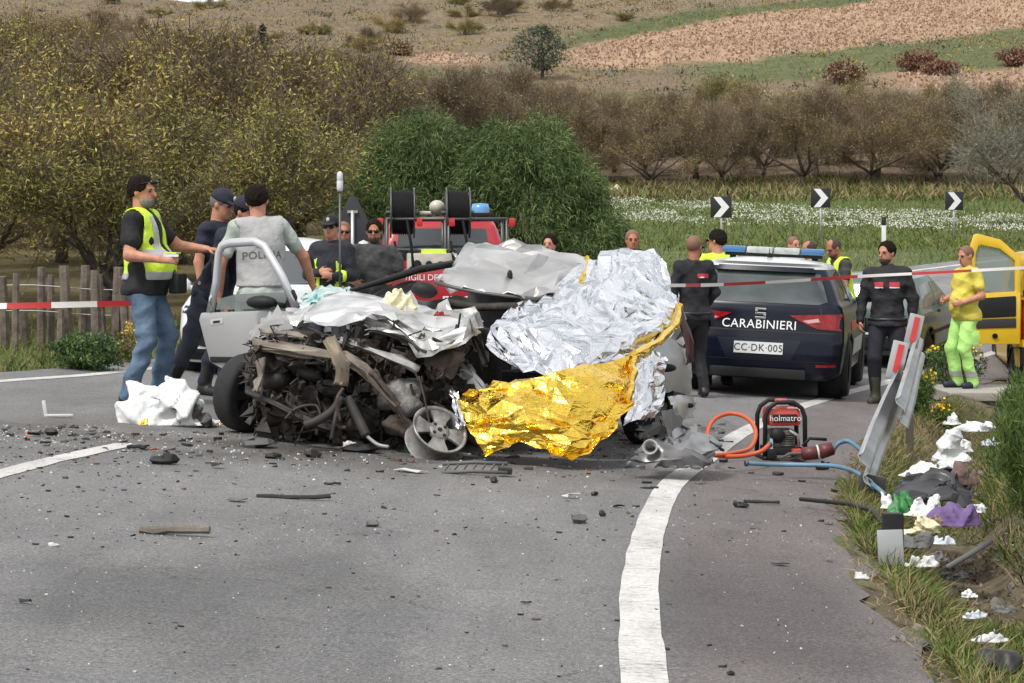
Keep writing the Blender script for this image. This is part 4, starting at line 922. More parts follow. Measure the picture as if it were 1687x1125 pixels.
def text_on(s, size, o, u, v, n, name, m, parent, target=None, off=.004, spacing=1.0, bold=0.0, sx=1.0):
    """lettering laid onto a surface: origin o, right u, up v, outward n; projected along -n onto target (V, F) if given"""
    V, F = text_mesh(s, size, 0, spacing); o, u, v, n = (np.array(q, float) for q in (o, u, v, n)); V[:, 0] *= sx
    W = o + V[:, :1] * u + V[:, 1:2] * v
    if target is not None:
        bv = BVHTree.FromPolygons([tuple(p) for p in target[0]], [tuple(int(i) for i in f) for f in target[1]])
        for i in range(len(W)):
            h = bv.ray_cast(Vector(W[i] + n * .5), Vector(-n))
            if h[0] is not None: W[i] = np.array(h[0]) + n * off
    else: W = W + n * off
    return mkobj(name, W, F, m, parent)
# ------------------------------------------------------------------ the people
def stand(px, D): x = (px - CX) / FPX * D; return (x, D, g(x, D))
# man in hi-vis vest, far left, facing right
q = gp(262, 655)
pr = person('man in hi-vis yellow vest, black T-shirt and jeans standing left of the wreck', (q[0], 16.9, g(q[0], 16.9)), 78, 1.84, .009, belly=.045, bulk=1.12, head=(-6, 4), hair='short', beard=BEARDG, skin=SKIN,
            arms={'R': ((-.35, -.05, -1), (-.05, -1, -.12), (0.1, -1, .05), (.9, 0, -.5), .6), 'L': ((.35, -.55, -.62), (-.05, -1, -.10), (0, -1, -.12), (0, 0, -1), .35)},
            legs={'L': (.11, -.05, 0), 'R': (-.13, .09, 0)}, lean=-2, top=(BLACK, 'short'), bottom=DENIM, vest=(NEON, 'open', 'sides'))
stripe(pr, 'vest', .02, .075, REFL); stripe(pr, 'vest', .19, .245, REFL)
for e in (1, -1): stripe(pr, 'vest', .245, .50, REFL, 'shoulder_stripe', .004, lambda x, y, z, n, e=e: (np.abs(x * e - .10) < .025))
b = MB(); f = pr[2]; b.box(f['at'](.06, -.24, -.02), (.20, .09, .16)); b.build('belt_bag', BLACK, pr[0], bevel=.02)
b = MB(); b.tube([f['hat'](-.062, -.10, .075), f['hat'](0, -.118, .078), f['hat'](.062, -.10, .075)], .012, 6, flat=1.6); b.tube([f['hat'](.07, -.08, .075), f['hat'](.088, 0, .055)], .004, 4); b.tube([f['hat'](-.07, -.08, .075), f['hat'](-.088, 0, .055)], .004, 4)
b.build('raised_sunglasses', LENS, pr[0], smooth=True)
jw = f['J']['R']; h_ = jw['wr'] + np.array([0, -.10, .03])
b = MB(); b.box(h_, (.012, .12, .02)); b.build('pen', WHITEC, pr[0])
b = MB(); b.box(f['J']['R']['wr'] + np.array([.05, -.09, .05]), (.10, .10, .012)); b.build('notepad', NEON, pr[0])
# officer with cap behind him, side view
x, y, z = stand(352, 18.2)
pr = person('officer in navy polo and cap standing behind the man in jeans', (x, y, z), 62, 1.79, .010, head=(5, 12), lean=6, hair='cap', capm=NAVY, top=(NAVY, 'short'), bottom=NAVY,
            arms={'L': ((.2, -.1, -1), (.05, -.6, -.7)), 'R': ((-.2, .1, -1), (-.05, -.2, -1))}, hairm=mat('hair_grey', (.14, .13, .125), .8), boots=True)
# second officer bending towards the car, legs spread
x, y, z = stand(352, 17.4)
pr = person('stooping officer in navy uniform and cap, half hidden behind the man in grey', (x, y, z), 58, 1.80, .010, lean=34, head=(0, -4), hair='cap', capm=NAVY, top=(NAVY, 'long'), bottom=mat('trousers_slate', (.035, .042, .060), .85, var=.3, vscale=9), pelvis=(.02, .02),
            arms={'L': ((.1, -.4, -1), (0, -.35, -1), (0, -.2, -1)), 'R': ((-.15, .05, -1), (0, -.2, -1), (0, -.1, -1))}, legs={'L': (.16, -.22, 0, (0, -1, 0)), 'R': (-.26, .28, 0, (0, -1, 0))}, boots=True, shoes=LEATH)
stripe_w(pr, 'trousers', lambda c, n: (np.abs(n[:, 0]) > .75) & (c[:, 0] > .1) & (np.abs(c[:, 1] + .10) < .03) & (c[:, 2] < .62), REFL, 'trouser_stripe')
# officer in grey vest seen from the back, leaning on the car
x, y, z = stand(432, 17.0)
pr = person('man seen from behind in pale grey vest lettered POLIZIA leaning into the open car door', (x, y, z), 200, 1.83, .009, bulk=1.08, head=(-22, 0), lean=8, side=2, top=(SHIRTG, 'short'), bottom=mat('trousers_sage', (.20, .235, .205), .85, var=.15, vscale=6), vest=(VESTG, 'closed'),
            arms={'R': ((-.75, -.1, -.95), (-.40, -.25, -1)), 'L': ((.42, -.02, -1), (-.05, -.35, -.9))}, legs={'L': (.14, 0, 0), 'R': (-.14, 0, 0)})
f = pr[2]; text_on('POLIZIA', .085, f['at'](.01, .30, .25), -f['X'], f['U'], f['Y'], 'lettering', mat('print_charcoal', (.09, .09, .10), .7), pr[0], pr[1]['vest'], .004, 1.05)
# firefighter with the measuring pole
x, y, z = stand(545, 20.5)
FF = mat('turnout_navy', (.012, .014, .022), .8, var=.3, vscale=10, bump=.9, bscale=15)
pr = person('firefighter in dark jacket and cap holding the tall measuring pole', (x, y, z), -14, 1.64, .011, hair='cap', capm=BLACK, glasses=True, top=(FF, 'long'), bottom=FF,
            arms={'R': ((-.25, -.05, -1), (.75, -.75, .12), (1, -.3, .2)), 'L': ((.25, -.05, -1), (-.55, -.85, -.02), (-.8, -.5, .1))}, boots=True)
stripe(pr, 'top', .02, .085, NEON, 'hi_vis_band'); stripe(pr, 'top', .04, .06, REFL, 'reflective_band', .006)
J_ = pr[2]['J']
for s in 'LR': stripe_w(pr, 'top', lambda c, n, s=s: np.abs((c - J_[s]['wr']) @ J_[s]['f'] + .09) * 1.0 + np.where(np.linalg.norm(c - J_[s]['wr'], axis=1) > .16, 9, 0) < .022, NEON, 'cuff_band')
x, y, z = stand(566, 21.6)
person('shaven-headed man in sunglasses behind the firefighter', (x, y, z), 10, 1.60, .012, hair='shaved', glasses=True, beard=HAIRS, top=(GREYT, 'short'), bottom=NAVY, skin=SKIN_T)
x, y, z = stand(617, 20.9)
pr = person('man in charcoal polo and sunglasses standing beside the red truck', (x, y, z), 6, 1.63, .010, bulk=1.12, hair='short', glasses=True, beard=BEARD, head=(-8, 4), top=(GREYT, 'short'), bottom=JEANB, skin=SKIN_T,
       arms={'R': ((-.35, .05, -1), (.35, -.8, -.25)), 'L': ((.38, .02, -1), (-.45, -.8, -.15))})
x, y, z = stand(905, 23)
person('dark-haired man whose head shows between the two green shrubs and the wreck roof', (x, y, z), -20, 1.60, .013, hair='short', beard=BEARD, top=(WHITEC, 'short'), bottom=NAVY)
x, y, z = stand(1042, 24.0)
person('close-cropped man looking over the silver blanket', (x, y, z), 4, 1.71, .012, hair='shaved', top=(BLACK, 'long'), bottom=NAVY, skin=SKIN_T)
# police officer left of the police car, turned away to the left
CCB = mat('uniform_black', (.010, .010, .013), .8, var=.3, vscale=10, bump=.9, bscale=15)
x, y, z = stand(1142, 21.6)
pr = person('bearded officer in black uniform seen from behind left of the police car', (x, y, z), 200, 1.67, .010, bulk=1.0, hair='shaved', glasses=True, beard=BEARD, head=(-52, 4), top=(CCB, 'long'), bottom=CCB, boots=True, skin=SKIN_T, shoes=LEATH,
       arms={'R': ((-.3, -.05, -1), (.2, -.6, -.6)), 'L': ((.25, 0, -1), (.05, -.3, -1))})
stripe(pr, 'top', .37, .405, REDC, 'red_band', .004, lambda x, y, z, n: (y > .02) & (x < .0) & (x > -.15)); stripe(pr, 'top', .36, .37, WHITEC, 'white_band', .0045, lambda x, y, z, n: (y > .02) & (x < .0) & (x > -.15))
stripe(pr, 'trousers', -.20, .02, REDC, 'red_stripe', .004, lambda x, y, z, n: (n[:, 0] < -.8) & (np.abs(y) < .03))
x, y, z = stand(1181, 23.9)
pr = person('rescuer in hi-vis yellow jacket lettered 118, dark hair, behind the police car', (x, y, z - .03), 196, 1.80, .011, hair='short', glasses=True, head=(40, 0), top=(NEON, 'long'), bottom=NAVY, bulk=1.04)
f = pr[2]; text_on('anas', .12, f['at'](0, .30, .27), -f['X'], f['U'], f['Y'], 'lettering', mat('print_grey_blue', (.18, .28, .26), .7), pr[0], pr[1]['top'], .004, 1.0)
pr[0]['label'] = 'dark-haired rescuer in hi-vis yellow jacket with his back turned, left of the police car roof'
x, y, z = stand(1308, 28.2)
person('grey-cropped man mostly hidden by the light bar, left of a balding one', (x, y, z), 30, 1.68, .013, hair='shaved', top=(WHITEC, 'short'), bottom=NAVY)
x, y, z = stand(1331, 27.3)
person('balding man seen side-on just right of the light bar centre', (x, y, z), -70, 1.67, .013, hair='thin', hairm=BEARD, top=(TEEY, 'short'), bottom=NAVY, skin=SKIN_T)
x, y, z = stand(1390, 26.9)
pr = person('balding man in hi-vis vest stooping over the far side of the police car', (x, y, z), -62, 1.76, .011, lean=12, head=(0, 14), hair='thin', hairm=BEARD, beard=BEARD, top=(GREYT, 'short'), bottom=NAVY, vest=(NEON, 'open'), skin=SKIN_T,
       arms={'L': ((.15, -.2, -1), (-.2, -1, -.1)), 'R': ((-.2, -.2, -1), (.1, -1, -.1))})
# bearded officer right of the police car
x, y, z = stand(1462, 22.4)
pr = person('bearded officer in black uniform with red chest bands standing by the guardrail', (x, y, z), -16, 1.74, .009, bulk=1.06, hair='short', beard=BEARD, head=(-30, 4), top=(CCB, 'long'), bottom=mat('trousers_ink', (.008, .009, .016), .85), boots=True, shoes=mat('boot_brown', (.05, .045, .028), .7, var=.3),
       arms={'R': ((-.30, .05, -1), (-.10, -.30, -1), (.1, -.15, -1)), 'L': ((.28, .10, -1), (.06, -.05, -1))}, legs={'R': (-.12, -.06, 0), 'L': (.13, .05, 0)})
for x0, x1 in ((-.125, -.035), (.03, .135)):
    stripe(pr, 'top', .335, .385, REDC, 'red_band', .004, lambda x, y, z, n, a=x0, c=x1: (y < -.02) & (x > a) & (x < c)); stripe(pr, 'top', .320, .335, WHITEC, 'white_band', .0045, lambda x, y, z, n, a=x0, c=x1: (y < -.02) & (x > a) & (x < c))
stripe(pr, 'trousers', -.62, .0, REDC, 'red_stripe', .004, lambda x, y, z, n: (n[:, 0] > .78) & (np.abs(y + .0) < .05) & (x > .1))
# man in yellow at the culvert
x = (1592 - CX) / FPX * 25.4
YM = (x, 25.4, g(x, 25.4) + .03)
pr = person('bald man in yellow T-shirt and hi-vis trousers standing on the culvert slab', YM, -68, 1.73, .009, belly=.035, bulk=1.10, hair='shaved', head=(8, 10), top=(TEEY, 'short'), bottom=NEONG, boots=False, shoes=mat('shoe_navy', (.012, .018, .045), .6), skin=SKIN,
       arms={'L': ((.28, .12, -1), (-.35, -1, -.35), (-.5, -.7, -.2)), 'R': ((-.28, .0, -1), (.35, -1, -.25), (.6, -.6, -.1))}, legs={'L': (.11, .02, 0), 'R': (-.11, -.05, 0)})
stripe_w(pr, 'trousers', lambda c, n: (c[:, 2] > .14) & (c[:, 2] < .20), REFL, 'reflective_band')
b = MB(); b.box((.085 + .085, .0, .60), (.03, .13, .17)); b.build('cargo_pocket', NEONG, pr[0], bevel=.012)

# ------------------------------------------------------------------ vehicles: bodies lofted from horizontal outlines, glass and lamps laid on by projection
def shell(tab, nz=44, bow=.05, nseg=10, ns=40, nr=16):
    """tab rows: (z, y_rear, y_front, half_width, r_rear, r_front); x right, y forward. Returns V, F"""
    tab = np.array(tab, float); zs = np.concatenate([np.linspace(a, b, max(2, int(nz * (b - a) / (tab[-1, 0] - tab[0, 0])) + 1), endpoint=False) for a, b in zip(tab[:-1, 0], tab[1:, 0])] + [[tab[-1, 0]]])
    V = []; rows = []
    for z in zs:
        yr, yf, w, rr, rf = (np.interp(z, tab[:, 0], tab[:, c]) for c in range(1, 6))
        pts = [(x, yr) for x in np.linspace(-(w - rr), w - rr, nr)]
        arc = lambda cx, cy, r, a0: [(cx + r * math.cos(a0 + math.pi / 2 * i / nseg), cy + r * math.sin(a0 + math.pi / 2 * i / nseg)) for i in range(1, nseg)]
        pts += arc(w - rr, yr + rr, rr, -math.pi / 2)
        pts += [(w, y) for y in np.linspace(yr + rr, yf - rf, ns)] + arc(w - rf, yf - rf, rf, 0) + [(x, yf) for x in np.linspace(w - rf, -(w - rf), nr)]
        pts += arc(-(w - rf), yf - rf, rf, math.pi / 2) + [(-w, y) for y in np.linspace(yf - rf, yr + rr, ns)] + arc(-(w - rr), yr + rr, rr, math.pi)
        q = []
        for x, y in pts:
            c = (yr + yf) / 2; e = (x / w) ** 2
            y2 = y + bow * e * (1 if y < c else -1.6) * min(1, abs(y - c) / max((yf - yr) / 2, .01)) ** 6
            x2 = x * (1 - .045 * (abs(y - c) / ((yf - yr) / 2 + 1e-6)) ** 3)
            q.append((x2, y2, z))
        rows.append(q)
    n = len(rows[0]); V = [p for r in rows for p in r]; F = []
    for i in range(len(rows) - 1):
        for j in range(n): F.append((i * n + j, i * n + (j + 1) % n, (i + 1) * n + (j + 1) % n, (i + 1) * n + j))
    b = len(V); tp = np.array(rows[-1]); c = tp.mean(0); V.append((c[0], c[1], c[2] + .035)); k0 = (len(rows) - 1) * n
    # roof cap with one inner ring so that it is gently crowned
    ring = [tuple(c + (p - c) * .6 + (0, 0, .028)) for p in tp]; r0 = len(V); V += ring
    for j in range(n): F.append((k0 + j, k0 + (j + 1) % n, r0 + (j + 1) % n, r0 + j)); F.append((r0 + j, r0 + (j + 1) % n, b))
    F.append(tuple(range(n))[::-1])
    return np.array(V), F
class Car:
    def __init__(s, name, label, cat, loc, rot, paint, tab, wheels, wr=.31, tw=.2, half=None, group=None, upper=None, zsplit=9, **kw):
        s.root = thing(name, label, cat, loc, rot, group); V, F = shell(tab, **kw); s.V, s.F = V, F
        s.bvh = BVHTree.FromPolygons([tuple(v) for v in V], [tuple(f) for f in F])
        ctr = np.array([V[list(f)].mean(0) for f in F]); keep = np.ones(len(F), bool)
        for (wx, wy) in wheels:
            keep &= ~((np.hypot(ctr[:, 1] - wy, ctr[:, 2] - wr) < wr + .055) & (np.abs(ctr[:, 0]) > abs(wx) - .22) & (np.sign(ctr[:, 0]) == np.sign(wx)))
        MI = (ctr[:, 2] > zsplit).astype(int)
        F2 = [f for f, k in zip(F, keep) if k]
        s.body = mkobj('body', V, F2, [paint, upper or paint], s.root, MI=MI[keep], angle=40)
        # dark wheel wells and chassis pan
        b = MB(); ys = [w[1] for w in wheels]; hw = max(abs(w[0]) for w in wheels)
        y0, y1 = V[:, 1].min() + .15, V[:, 1].max() - .15
        b.box((0, (y0 + y1) / 2, tab[0][0] + .20), (2 * hw - .36, y1 - y0, .30)); b.build('chassis', DARKP, s.root)
        for (wx, wy) in wheels:
            e = np.sign(wx); b = MB(); b.lathe([(.05, 0), (wr + .05, 0), (wr + .055, .24 * e)], 28, Matrix.Translation((wx - .20 * e, wy, wr)) @ Matrix.Rotation(R(90), 4, 'Y')); b.build('wheel_well', DARKP, s.root, smooth=True)
            b = MB(); a0, a1 = R(-8), R(188); arc = []
            for i in range(19):
                a = a0 + (a1 - a0) * i / 18; p = Vector((wx, wy + math.cos(a) * (wr + .055), wr + math.sin(a) * (wr + .055)))
                h = s.bvh.ray_cast(Vector((e * 3, p.y, p.z)), Vector((-e, 0, 0))); arc.append((h[0].x if h[0] else wx, p.y, p.z))
            b.tube(arc, .017, 6); b.build('arch_lip', kw.get('lip') or DARKP, s.root, smooth=True)
            wheel(s.root, (wx, wy, wr), wr, tw, e)
    def decal(s, poly, view, name, m, off=.006, parent=None, res=.045, depth=.012, smooth=True):
        """lay a polygon (2-D, in the plane seen from 'rear','front','left','right','top') onto the body"""
        o, W, F = project(s.bvh, poly, view, off, res, depth)
        return mkobj(name, W, F, m, parent or s.root, angle=50 if smooth else None)
    def text(s, t, size, at, name, m, view='rear', off=.007, parent=None, spacing=1.0, sx=1.0):
        V, F = text_mesh(t, size, 0, spacing); V[:, 0] *= sx; O = VIEWS[view]; W = []
        for v in V:
            h = ray2(s.bvh, O, v[0] * (-1 if view == 'front' else 1) + at[0], v[1] + at[1]); W.append(h if h is not None else (0, 0, 0))
        nrm = np.array(O[2], float); return mkobj(name, np.array(W) - nrm * off, F, m, parent or s.root)
VIEWS = {'rear': (lambda u, v: (u, -9, v), None, (0, 1, 0)), 'front': (lambda u, v: (u, 15, v), None, (0, -1, 0)), 'right': (lambda u, v: (9, u, v), None, (-1, 0, 0)), 'left': (lambda u, v: (-9, u, v), None, (1, 0, 0)), 'top': (lambda u, v: (u, v, 9), None, (0, 0, -1))}
def ray2(bvh, O, u, v):
    h = bvh.ray_cast(Vector(O[0](u, v)), Vector(O[2])); return tuple(h[0]) if h[0] is not None else None
def fill_poly(poly, res):
    poly = [tuple(p) for p in poly]; n = len(poly); pts = []; edges = []
    bd = []
    for i in range(n):
        a, b = np.array(poly[i]), np.array(poly[(i + 1) % n]); k = max(1, int(np.linalg.norm(b - a) / res))
        for t in range(k): bd.append(tuple(a + (b - a) * t / k))
    m = len(bd); ar = np.array(poly); lo, hi = ar.min(0), ar.max(0)
    xs = np.arange(lo[0] + res / 2, hi[0], res); ys = np.arange(lo[1] + res / 2, hi[1], res)
    B = np.array(bd)
    for x in xs:
        for y in ys:
            ins = False; j = n - 1
            for i in range(n):
                xi, yi = poly[i]; xj, yj = poly[j]
                if (yi > y) != (yj > y) and x < (xj - xi) * (y - yi) / (yj - yi + 1e-12) + xi: ins = not ins
                j = i
            if ins and np.min(np.hypot(B[:, 0] - x, B[:, 1] - y)) > res * .45: pts.append((x, y))
    allp = [Vector(p) for p in bd] + [Vector(p) for p in pts]
    r = delaunay_2d_cdt(allp, [(i, (i + 1) % m) for i in range(m)], [tuple(range(m))], 1, 1e-6)
    return [tuple(v) for v in r[0]], [tuple(f) for f in r[2]], m
def project(bvh, poly, view, off, res, depth):
    v2, F, m = fill_poly(poly, res); O = VIEWS[view]; d = np.array(O[2], float); W = []; last = None
    for (u, v) in v2:
        h = ray2(bvh, O, u, v); W.append(h)
    good = [w for w in W if w is not None]; mean = np.mean(good, axis=0) if good else np.zeros(3)
    for i, w in enumerate(W):
        if w is None:
            j = min((k for k in range(len(W)) if W[k] is not None), key=lambda k: (v2[k][0] - v2[i][0]) ** 2 + (v2[k][1] - v2[i][1]) ** 2); p = np.array(O[0](*v2[i])); q = np.array(W[j]); ax = np.argmax(np.abs(d)); p[ax] = q[ax]; W[i] = tuple(p)
    W = np.array(W) - d * off
    n = len(W); cnt = {}
    for f in F:
        for a, b in zip(f, f[1:] + f[:1]): cnt[(a, b)] = cnt.get((a, b), 0) + 1
    rim = [e for e in cnt if (e[1], e[0]) not in cnt]
    back = W + d * (off + depth); F2 = list(F) + [(a, b, b + n, a + n) for a, b in rim]
    return d, np.concatenate([W, back]), F2
DARKP = mat('black_plastic', (.013, .013, .014), .6, spec=.3); RUBBER = mat('tyre_rubber', (.016, .016, .017), .85, var=.3, vscale=20); RIM = mat('alloy_rim', (.38, .38, .39), .35, metal=.8, var=.15, vscale=9)
GLASS = mat('car_glass', (.020, .026, .028), .06, spec=.8); GLASSL = mat('car_glass_light', (.12, .15, .15), .08, spec=.8, var=.3, vscale=2); TAILR = mat('tail_lamp_red', (.21, .006, .009), .18, var=.4, vscale=16); CHROME = mat('chrome', (.62, .62, .63), .15, metal=1)
PLATEW = mat('plate_white', (.62, .63, .63), .5); INK = mat('plate_ink', (.02, .02, .025), .6); WHITEP = mat('paint_white', (.50, .51, .51), .35, var=.04, coat=.3)
def wheel(parent, c, r, w, e, rimm=None, spokes=5):
    """tyre with a rim (and spokes) as its sub-part; axle along x, e = outer side"""
    M = Matrix.Translation(c) @ Matrix.Rotation(R(90), 4, 'Y'); b = MB(); h = w / 2
    b.lathe([(r * .64, -h * .85), (r * .90, -h), (r * .985, -h * .8), (r, -h * .45), (r, h * .45), (r * .985, h * .8), (r * .90, h), (r * .64, h * .85)], 36, M); t = b.build('tyre', RUBBER, parent, smooth=True)
    b = MB(); b.lathe([(r * .66, -h * .8), (r * .63, -h * .5), (r * .6, h * .1 * e), (r * .12, h * .35 * e), (.001, h * .40 * e)], 28, M); o = h * .72 * e
    for k in range(spokes):
        a = 2 * math.pi * k / spokes; d = np.array([0, math.cos(a), math.sin(a)]); n = np.array([0, -math.sin(a), math.cos(a)]); c0 = np.array(c, float)
        V = [c0 + d * r * .08 + n * r * .10, c0 + d * r * .08 - n * r * .10, c0 + d * r * .64 - n * r * .13, c0 + d * r * .64 + n * r * .13]; V = [v + (o, 0, 0) for v in V] + [v + (o - .03 * e, 0, 0) for v in V]
        b.add(V, [(0, 1, 2, 3), (7, 6, 5, 4), (0, 4, 5, 1), (1, 5, 6, 2), (2, 6, 7, 3), (3, 7, 4, 0)])
    b.build('rim', rimm or RIM, t, angle=40); return t
# ---- dark blue police hatchback
CCX, CCY, CCR = 2.55, 22.2, -R(12.5)
BLUE = mat('paint_navy', (.0035, .005, .014), .26, spec=.28)
tabL = [(.19, .10, 4.10, .80, .25, .4), (.27, .035, 4.20, .875, .20, .5), (.45, .0, 4.25, .90, .16, .55), (.60, .015, 4.24, .91, .14, .55), (.70, .05, 4.18, .905, .13, .55), (.78, .075, 4.0, .90, .12, .5), (.90, .10, 3.6, .885, .12, .5), (.97, .125, 3.12, .86, .13, .4), (1.02, .16, 3.02, .82, .15, .4),
        (1.14, .27, 2.72, .765, .16, .36), (1.28, .40, 2.38, .69, .17, .32), (1.375, .46, 2.08, .635, .17, .3), (1.405, .44, 1.85, .60, .16, .28), (1.425, .56, 1.60, .52, .16, .25)]
c = Car('police_car', 'dark blue police hatchback with white roof parked on the road, rear towards us', 'car', (CCX, CCY, g(CCX, CCY + .6)), CCR, BLUE, tabL, [(-.80, .78), (.80, .78), (-.80, 3.35), (.80, 3.35)], .315, .22, upper=WHITEP, zsplit=1.34)
c.root.rotation_euler = (0, R(2.6), CCR)
c.decal([(-.60, .985), (.60, .985), (.685, 1.02), (.575, 1.30), (.0, 1.325), (-.575, 1.30), (-.685, 1.02)], 'rear', 'rear_window', mat('rear_glass', (.045, .056, .056), .07, spec=.9, var=.5, vscale=2.2), .006)
c.decal([(-.53, 1.315), (.53, 1.315), (.50, 1.365), (-.50, 1.365)], 'rear', 'spoiler', BLUE, .05, depth=.06)
for e in (1, -1):
    c.decal([(e * x, z) for x, z in ((.30, .865), (.84, .900), (.875, .80), (.855, .725), (.60, .735), (.43, .80))], 'rear', 'tail_lamp', TAILR, .010)
    c.decal([(e * x, z) for x, z in ((.44, .815), (.60, .845), (.62, .81), (.50, .79))], 'rear', 'lamp_lens', mat('lamp_clear', (.55, .30, .28), .2), .014)
    c.decal([(e * x, z) for x, z in ((.60, .335), (.80, .345), (.80, .375), (.60, .365))], 'rear', 'reflector', TAILR, .008)
    v = 'right' if e > 0 else 'left'
    c.decal([(.62, 1.04), (1.25, 1.02), (2.0, 1.01), (2.78, 1.03), (2.25, 1.30), (1.6, 1.345), (.9, 1.31)], v, 'side_window', GLASS, .006)
    c.decal([(1.45, 1.005), (1.53, 1.005), (1.56, 1.345), (1.50, 1.345)], v, 'pillar', DARKP, .010)
    c.decal([(.95, .80), (3.05, .80), (3.05, .72), (.95, .70)], v, 'red_stripe', mat('livery_red', (.45, .02, .02), .4), .006)
    c.decal([(1.35, .60), (2.95, .60), (2.95, .42), (1.35, .42)], v, 'side_panel', WHITEP, .005)
    b = MB(); b.ell((e * .99, 2.62, 1.05), (.11, .07, .075), 10); b.tube([(e * .84, 2.64, 1.0), (e * .95, 2.62, 1.03)], .025, 6); b.build('wing_mirror', BLUE, c.root, smooth=True)
c.decal([(-.44, .61), (.44, .61), (.34, .40), (-.34, .40)], 'rear', 'bumper_recess', mat('paint_navy_shade', (.004, .006, .018), .35), .004)
c.decal([(-.87, .70), (.87, .70), (.87, .685), (-.87, .685)], 'rear', 'tailgate_seam', DARKP, .002)
pl = c.decal([(-.255, .455), (.255, .455), (.255, .575), (-.255, .575)], 'rear', 'number_plate', PLATEW, .022)
c.text('CC·DK·005', .105, (0, .513), 'plate_number', INK, 'rear', .0255, pl, 1.08, .95)
c.decal([(-.62, .98), (-.60, .98), (-.66, .72), (-.68, .72)], 'rear', 'tailgate_seam', DARKP, .002); c.decal([(.60, .98), (.62, .98), (.68, .72), (.66, .72)], 'rear', 'tailgate_seam', DARKP, .002); c.decal([(-.88, .395), (.88, .395), (.88, .385), (-.88, .385)], 'rear', 'bumper_seam', DARKP, .002)
c.text('CARABINIERI', .128, (-.01, .755), 'lettering', mat('letter_white', (.75, .75, .75), .5), 'rear', .008, None, 1.06)
em = MB()
for (x, z, w_, h_) in ((0, .905, .085, .018), (-.033, .885, .018, .03), (0, .868, .085, .018), (.033, .85, .018, .03), (0, .832, .085, .018)): em.box((x * 1.35, .080, .872 + (z - .868) * 1.25), (w_ * 1.35, .02, h_ * 1.3))
em.build('emblem', CHROME, c.root, bevel=.003)
b = MB(); b.box((0, .27, .995), (.44, .03, .035), rotm(ry=3)); b.tube([(-.2, .25, .995), (.22, .24, .975)], .011, 5); b.build('rear_wiper', DARKP, c.root)
b = MB(); b.box((0, .02, .255), (1.0, .08, .10)); b.build('diffuser', DARKP, c.root, bevel=.015)
b = MB(); b.lathe([(.001, .05), (.035, .04), (.03, 0)], 10, Matrix.Translation((0, .80, 1.455))); b.tube([(0, .80, 1.46), (0, .70, 1.55)], .004, 4); b.build('aerial', DARKP, c.root)
lb = MB(); lb.box((0, 1.25, 1.475), (1.06, .20, .03)); lbo = lb.build('light_bar', DARKP, c.root, bevel=.008)
for x0, x1, m_ in ((-.56, -.30, mat('beacon_blue', (.05, .16, .32), .15, spec=.7)), (-.295, .0, mat('beacon_clear', (.42, .45, .44), .2, var=.2, vscale=14)), (.005, .295, mat('beacon_clear', (.42, .45, .44), .2)), (.30, .56, mat('beacon_blue', (.05, .16, .32), .15))):
    q_ = MB(); q_.box(((x0 + x1) / 2, 1.25, 1.528), (x1 - x0 - .006, .25, .075)); q_.build('beacon_lens', m_, lbo, bevel=.025)
for e in (-.45, .45): q_ = MB(); q_.box((e, 1.25, 1.445), (.06, .12, .06)); q_.build('bar_foot', DARKP, lbo)
# ---- teal older hatchback further along
TEAL = mat('paint_teal', (.055, .105, .095), .35, coat=.3, var=.1, vscale=2)
tabT = [(.2, .08, 3.72, .74, .2, .3), (.3, .0, 3.8, .80, .15, .35), (.5, .0, 3.82, .81, .12, .4), (.72, .03, 3.75, .81, .10, .4), (.84, .05, 3.2, .80, .10, .4), (.91, .07, 2.95, .77, .10, .35), (1.1, .16, 2.55, .71, .11, .3), (1.3, .28, 2.12, .63, .12, .25), (1.39, .36, 1.9, .59, .13, .25), (1.41, .5, 1.6, .5, .14, .2)]
tx = 4.62; ty = 27.9
c = Car('hatchback_car', 'older teal hatchback parked beyond the bearded officer', 'car', (tx, ty, g(tx, ty + 1)), -R(22), TEAL, tabT, [(-.70, .72), (.70, .72), (-.70, 3.1), (.70, 3.1)], .285, .18)
c.root.rotation_euler = (R(2), R(2), -R(21)); c.root.scale = (.92, .92, .84); c.root.location.z -= .06
c.decal([(-.56, .92), (.56, .92), (.56, 1.02), (.50, 1.28), (-.50, 1.28), (-.56, 1.02)], 'rear', 'rear_window', GLASSL)
for e in (1, -1):
    v = 'right' if e > 0 else 'left'; c.decal([(e * .58, .60), (e * .79, .60), (e * .79, .84), (e * .62, .84)], 'rear', 'tail_lamp', TAILR, .008)
    c.decal([(.38, .95), (1.35, .94), (1.35, 1.30), (.62, 1.27)], v, 'side_window', GLASSL); c.decal([(1.43, .94), (2.62, .93), (2.15, 1.29), (1.43, 1.30)], v, 'side_window', GLASSL)
    b = MB(); b.ell((e * .92, 2.35, 1.0), (.12, .07, .065), 10); b.tube([(e * .76, 2.4, .95), (e * .88, 2.36, .98)], .03, 6); b.build('wing_mirror', DARKP, c.root, smooth=True)
    c.decal([(.8, .55), (3.0, .55), (3.0, .50), (.8, .50)], v, 'rubbing_strip', DARKP, .014)
    c.decal([(1.36, .86), (1.50, .86), (1.50, .82), (1.36, .82)], v, 'door_handle', DARKP, .02)
c.decal([(-.8, .48), (.8, .48), (.8, .28), (-.8, .28)], 'rear', 'rear_bumper', DARKP, .02)
pl = c.decal([(-.26, .52), (.26, .52), (.26, .63), (-.26, .63)], 'rear', 'number_plate', mat('plate_pale', (.5, .56, .62), .5), .02)
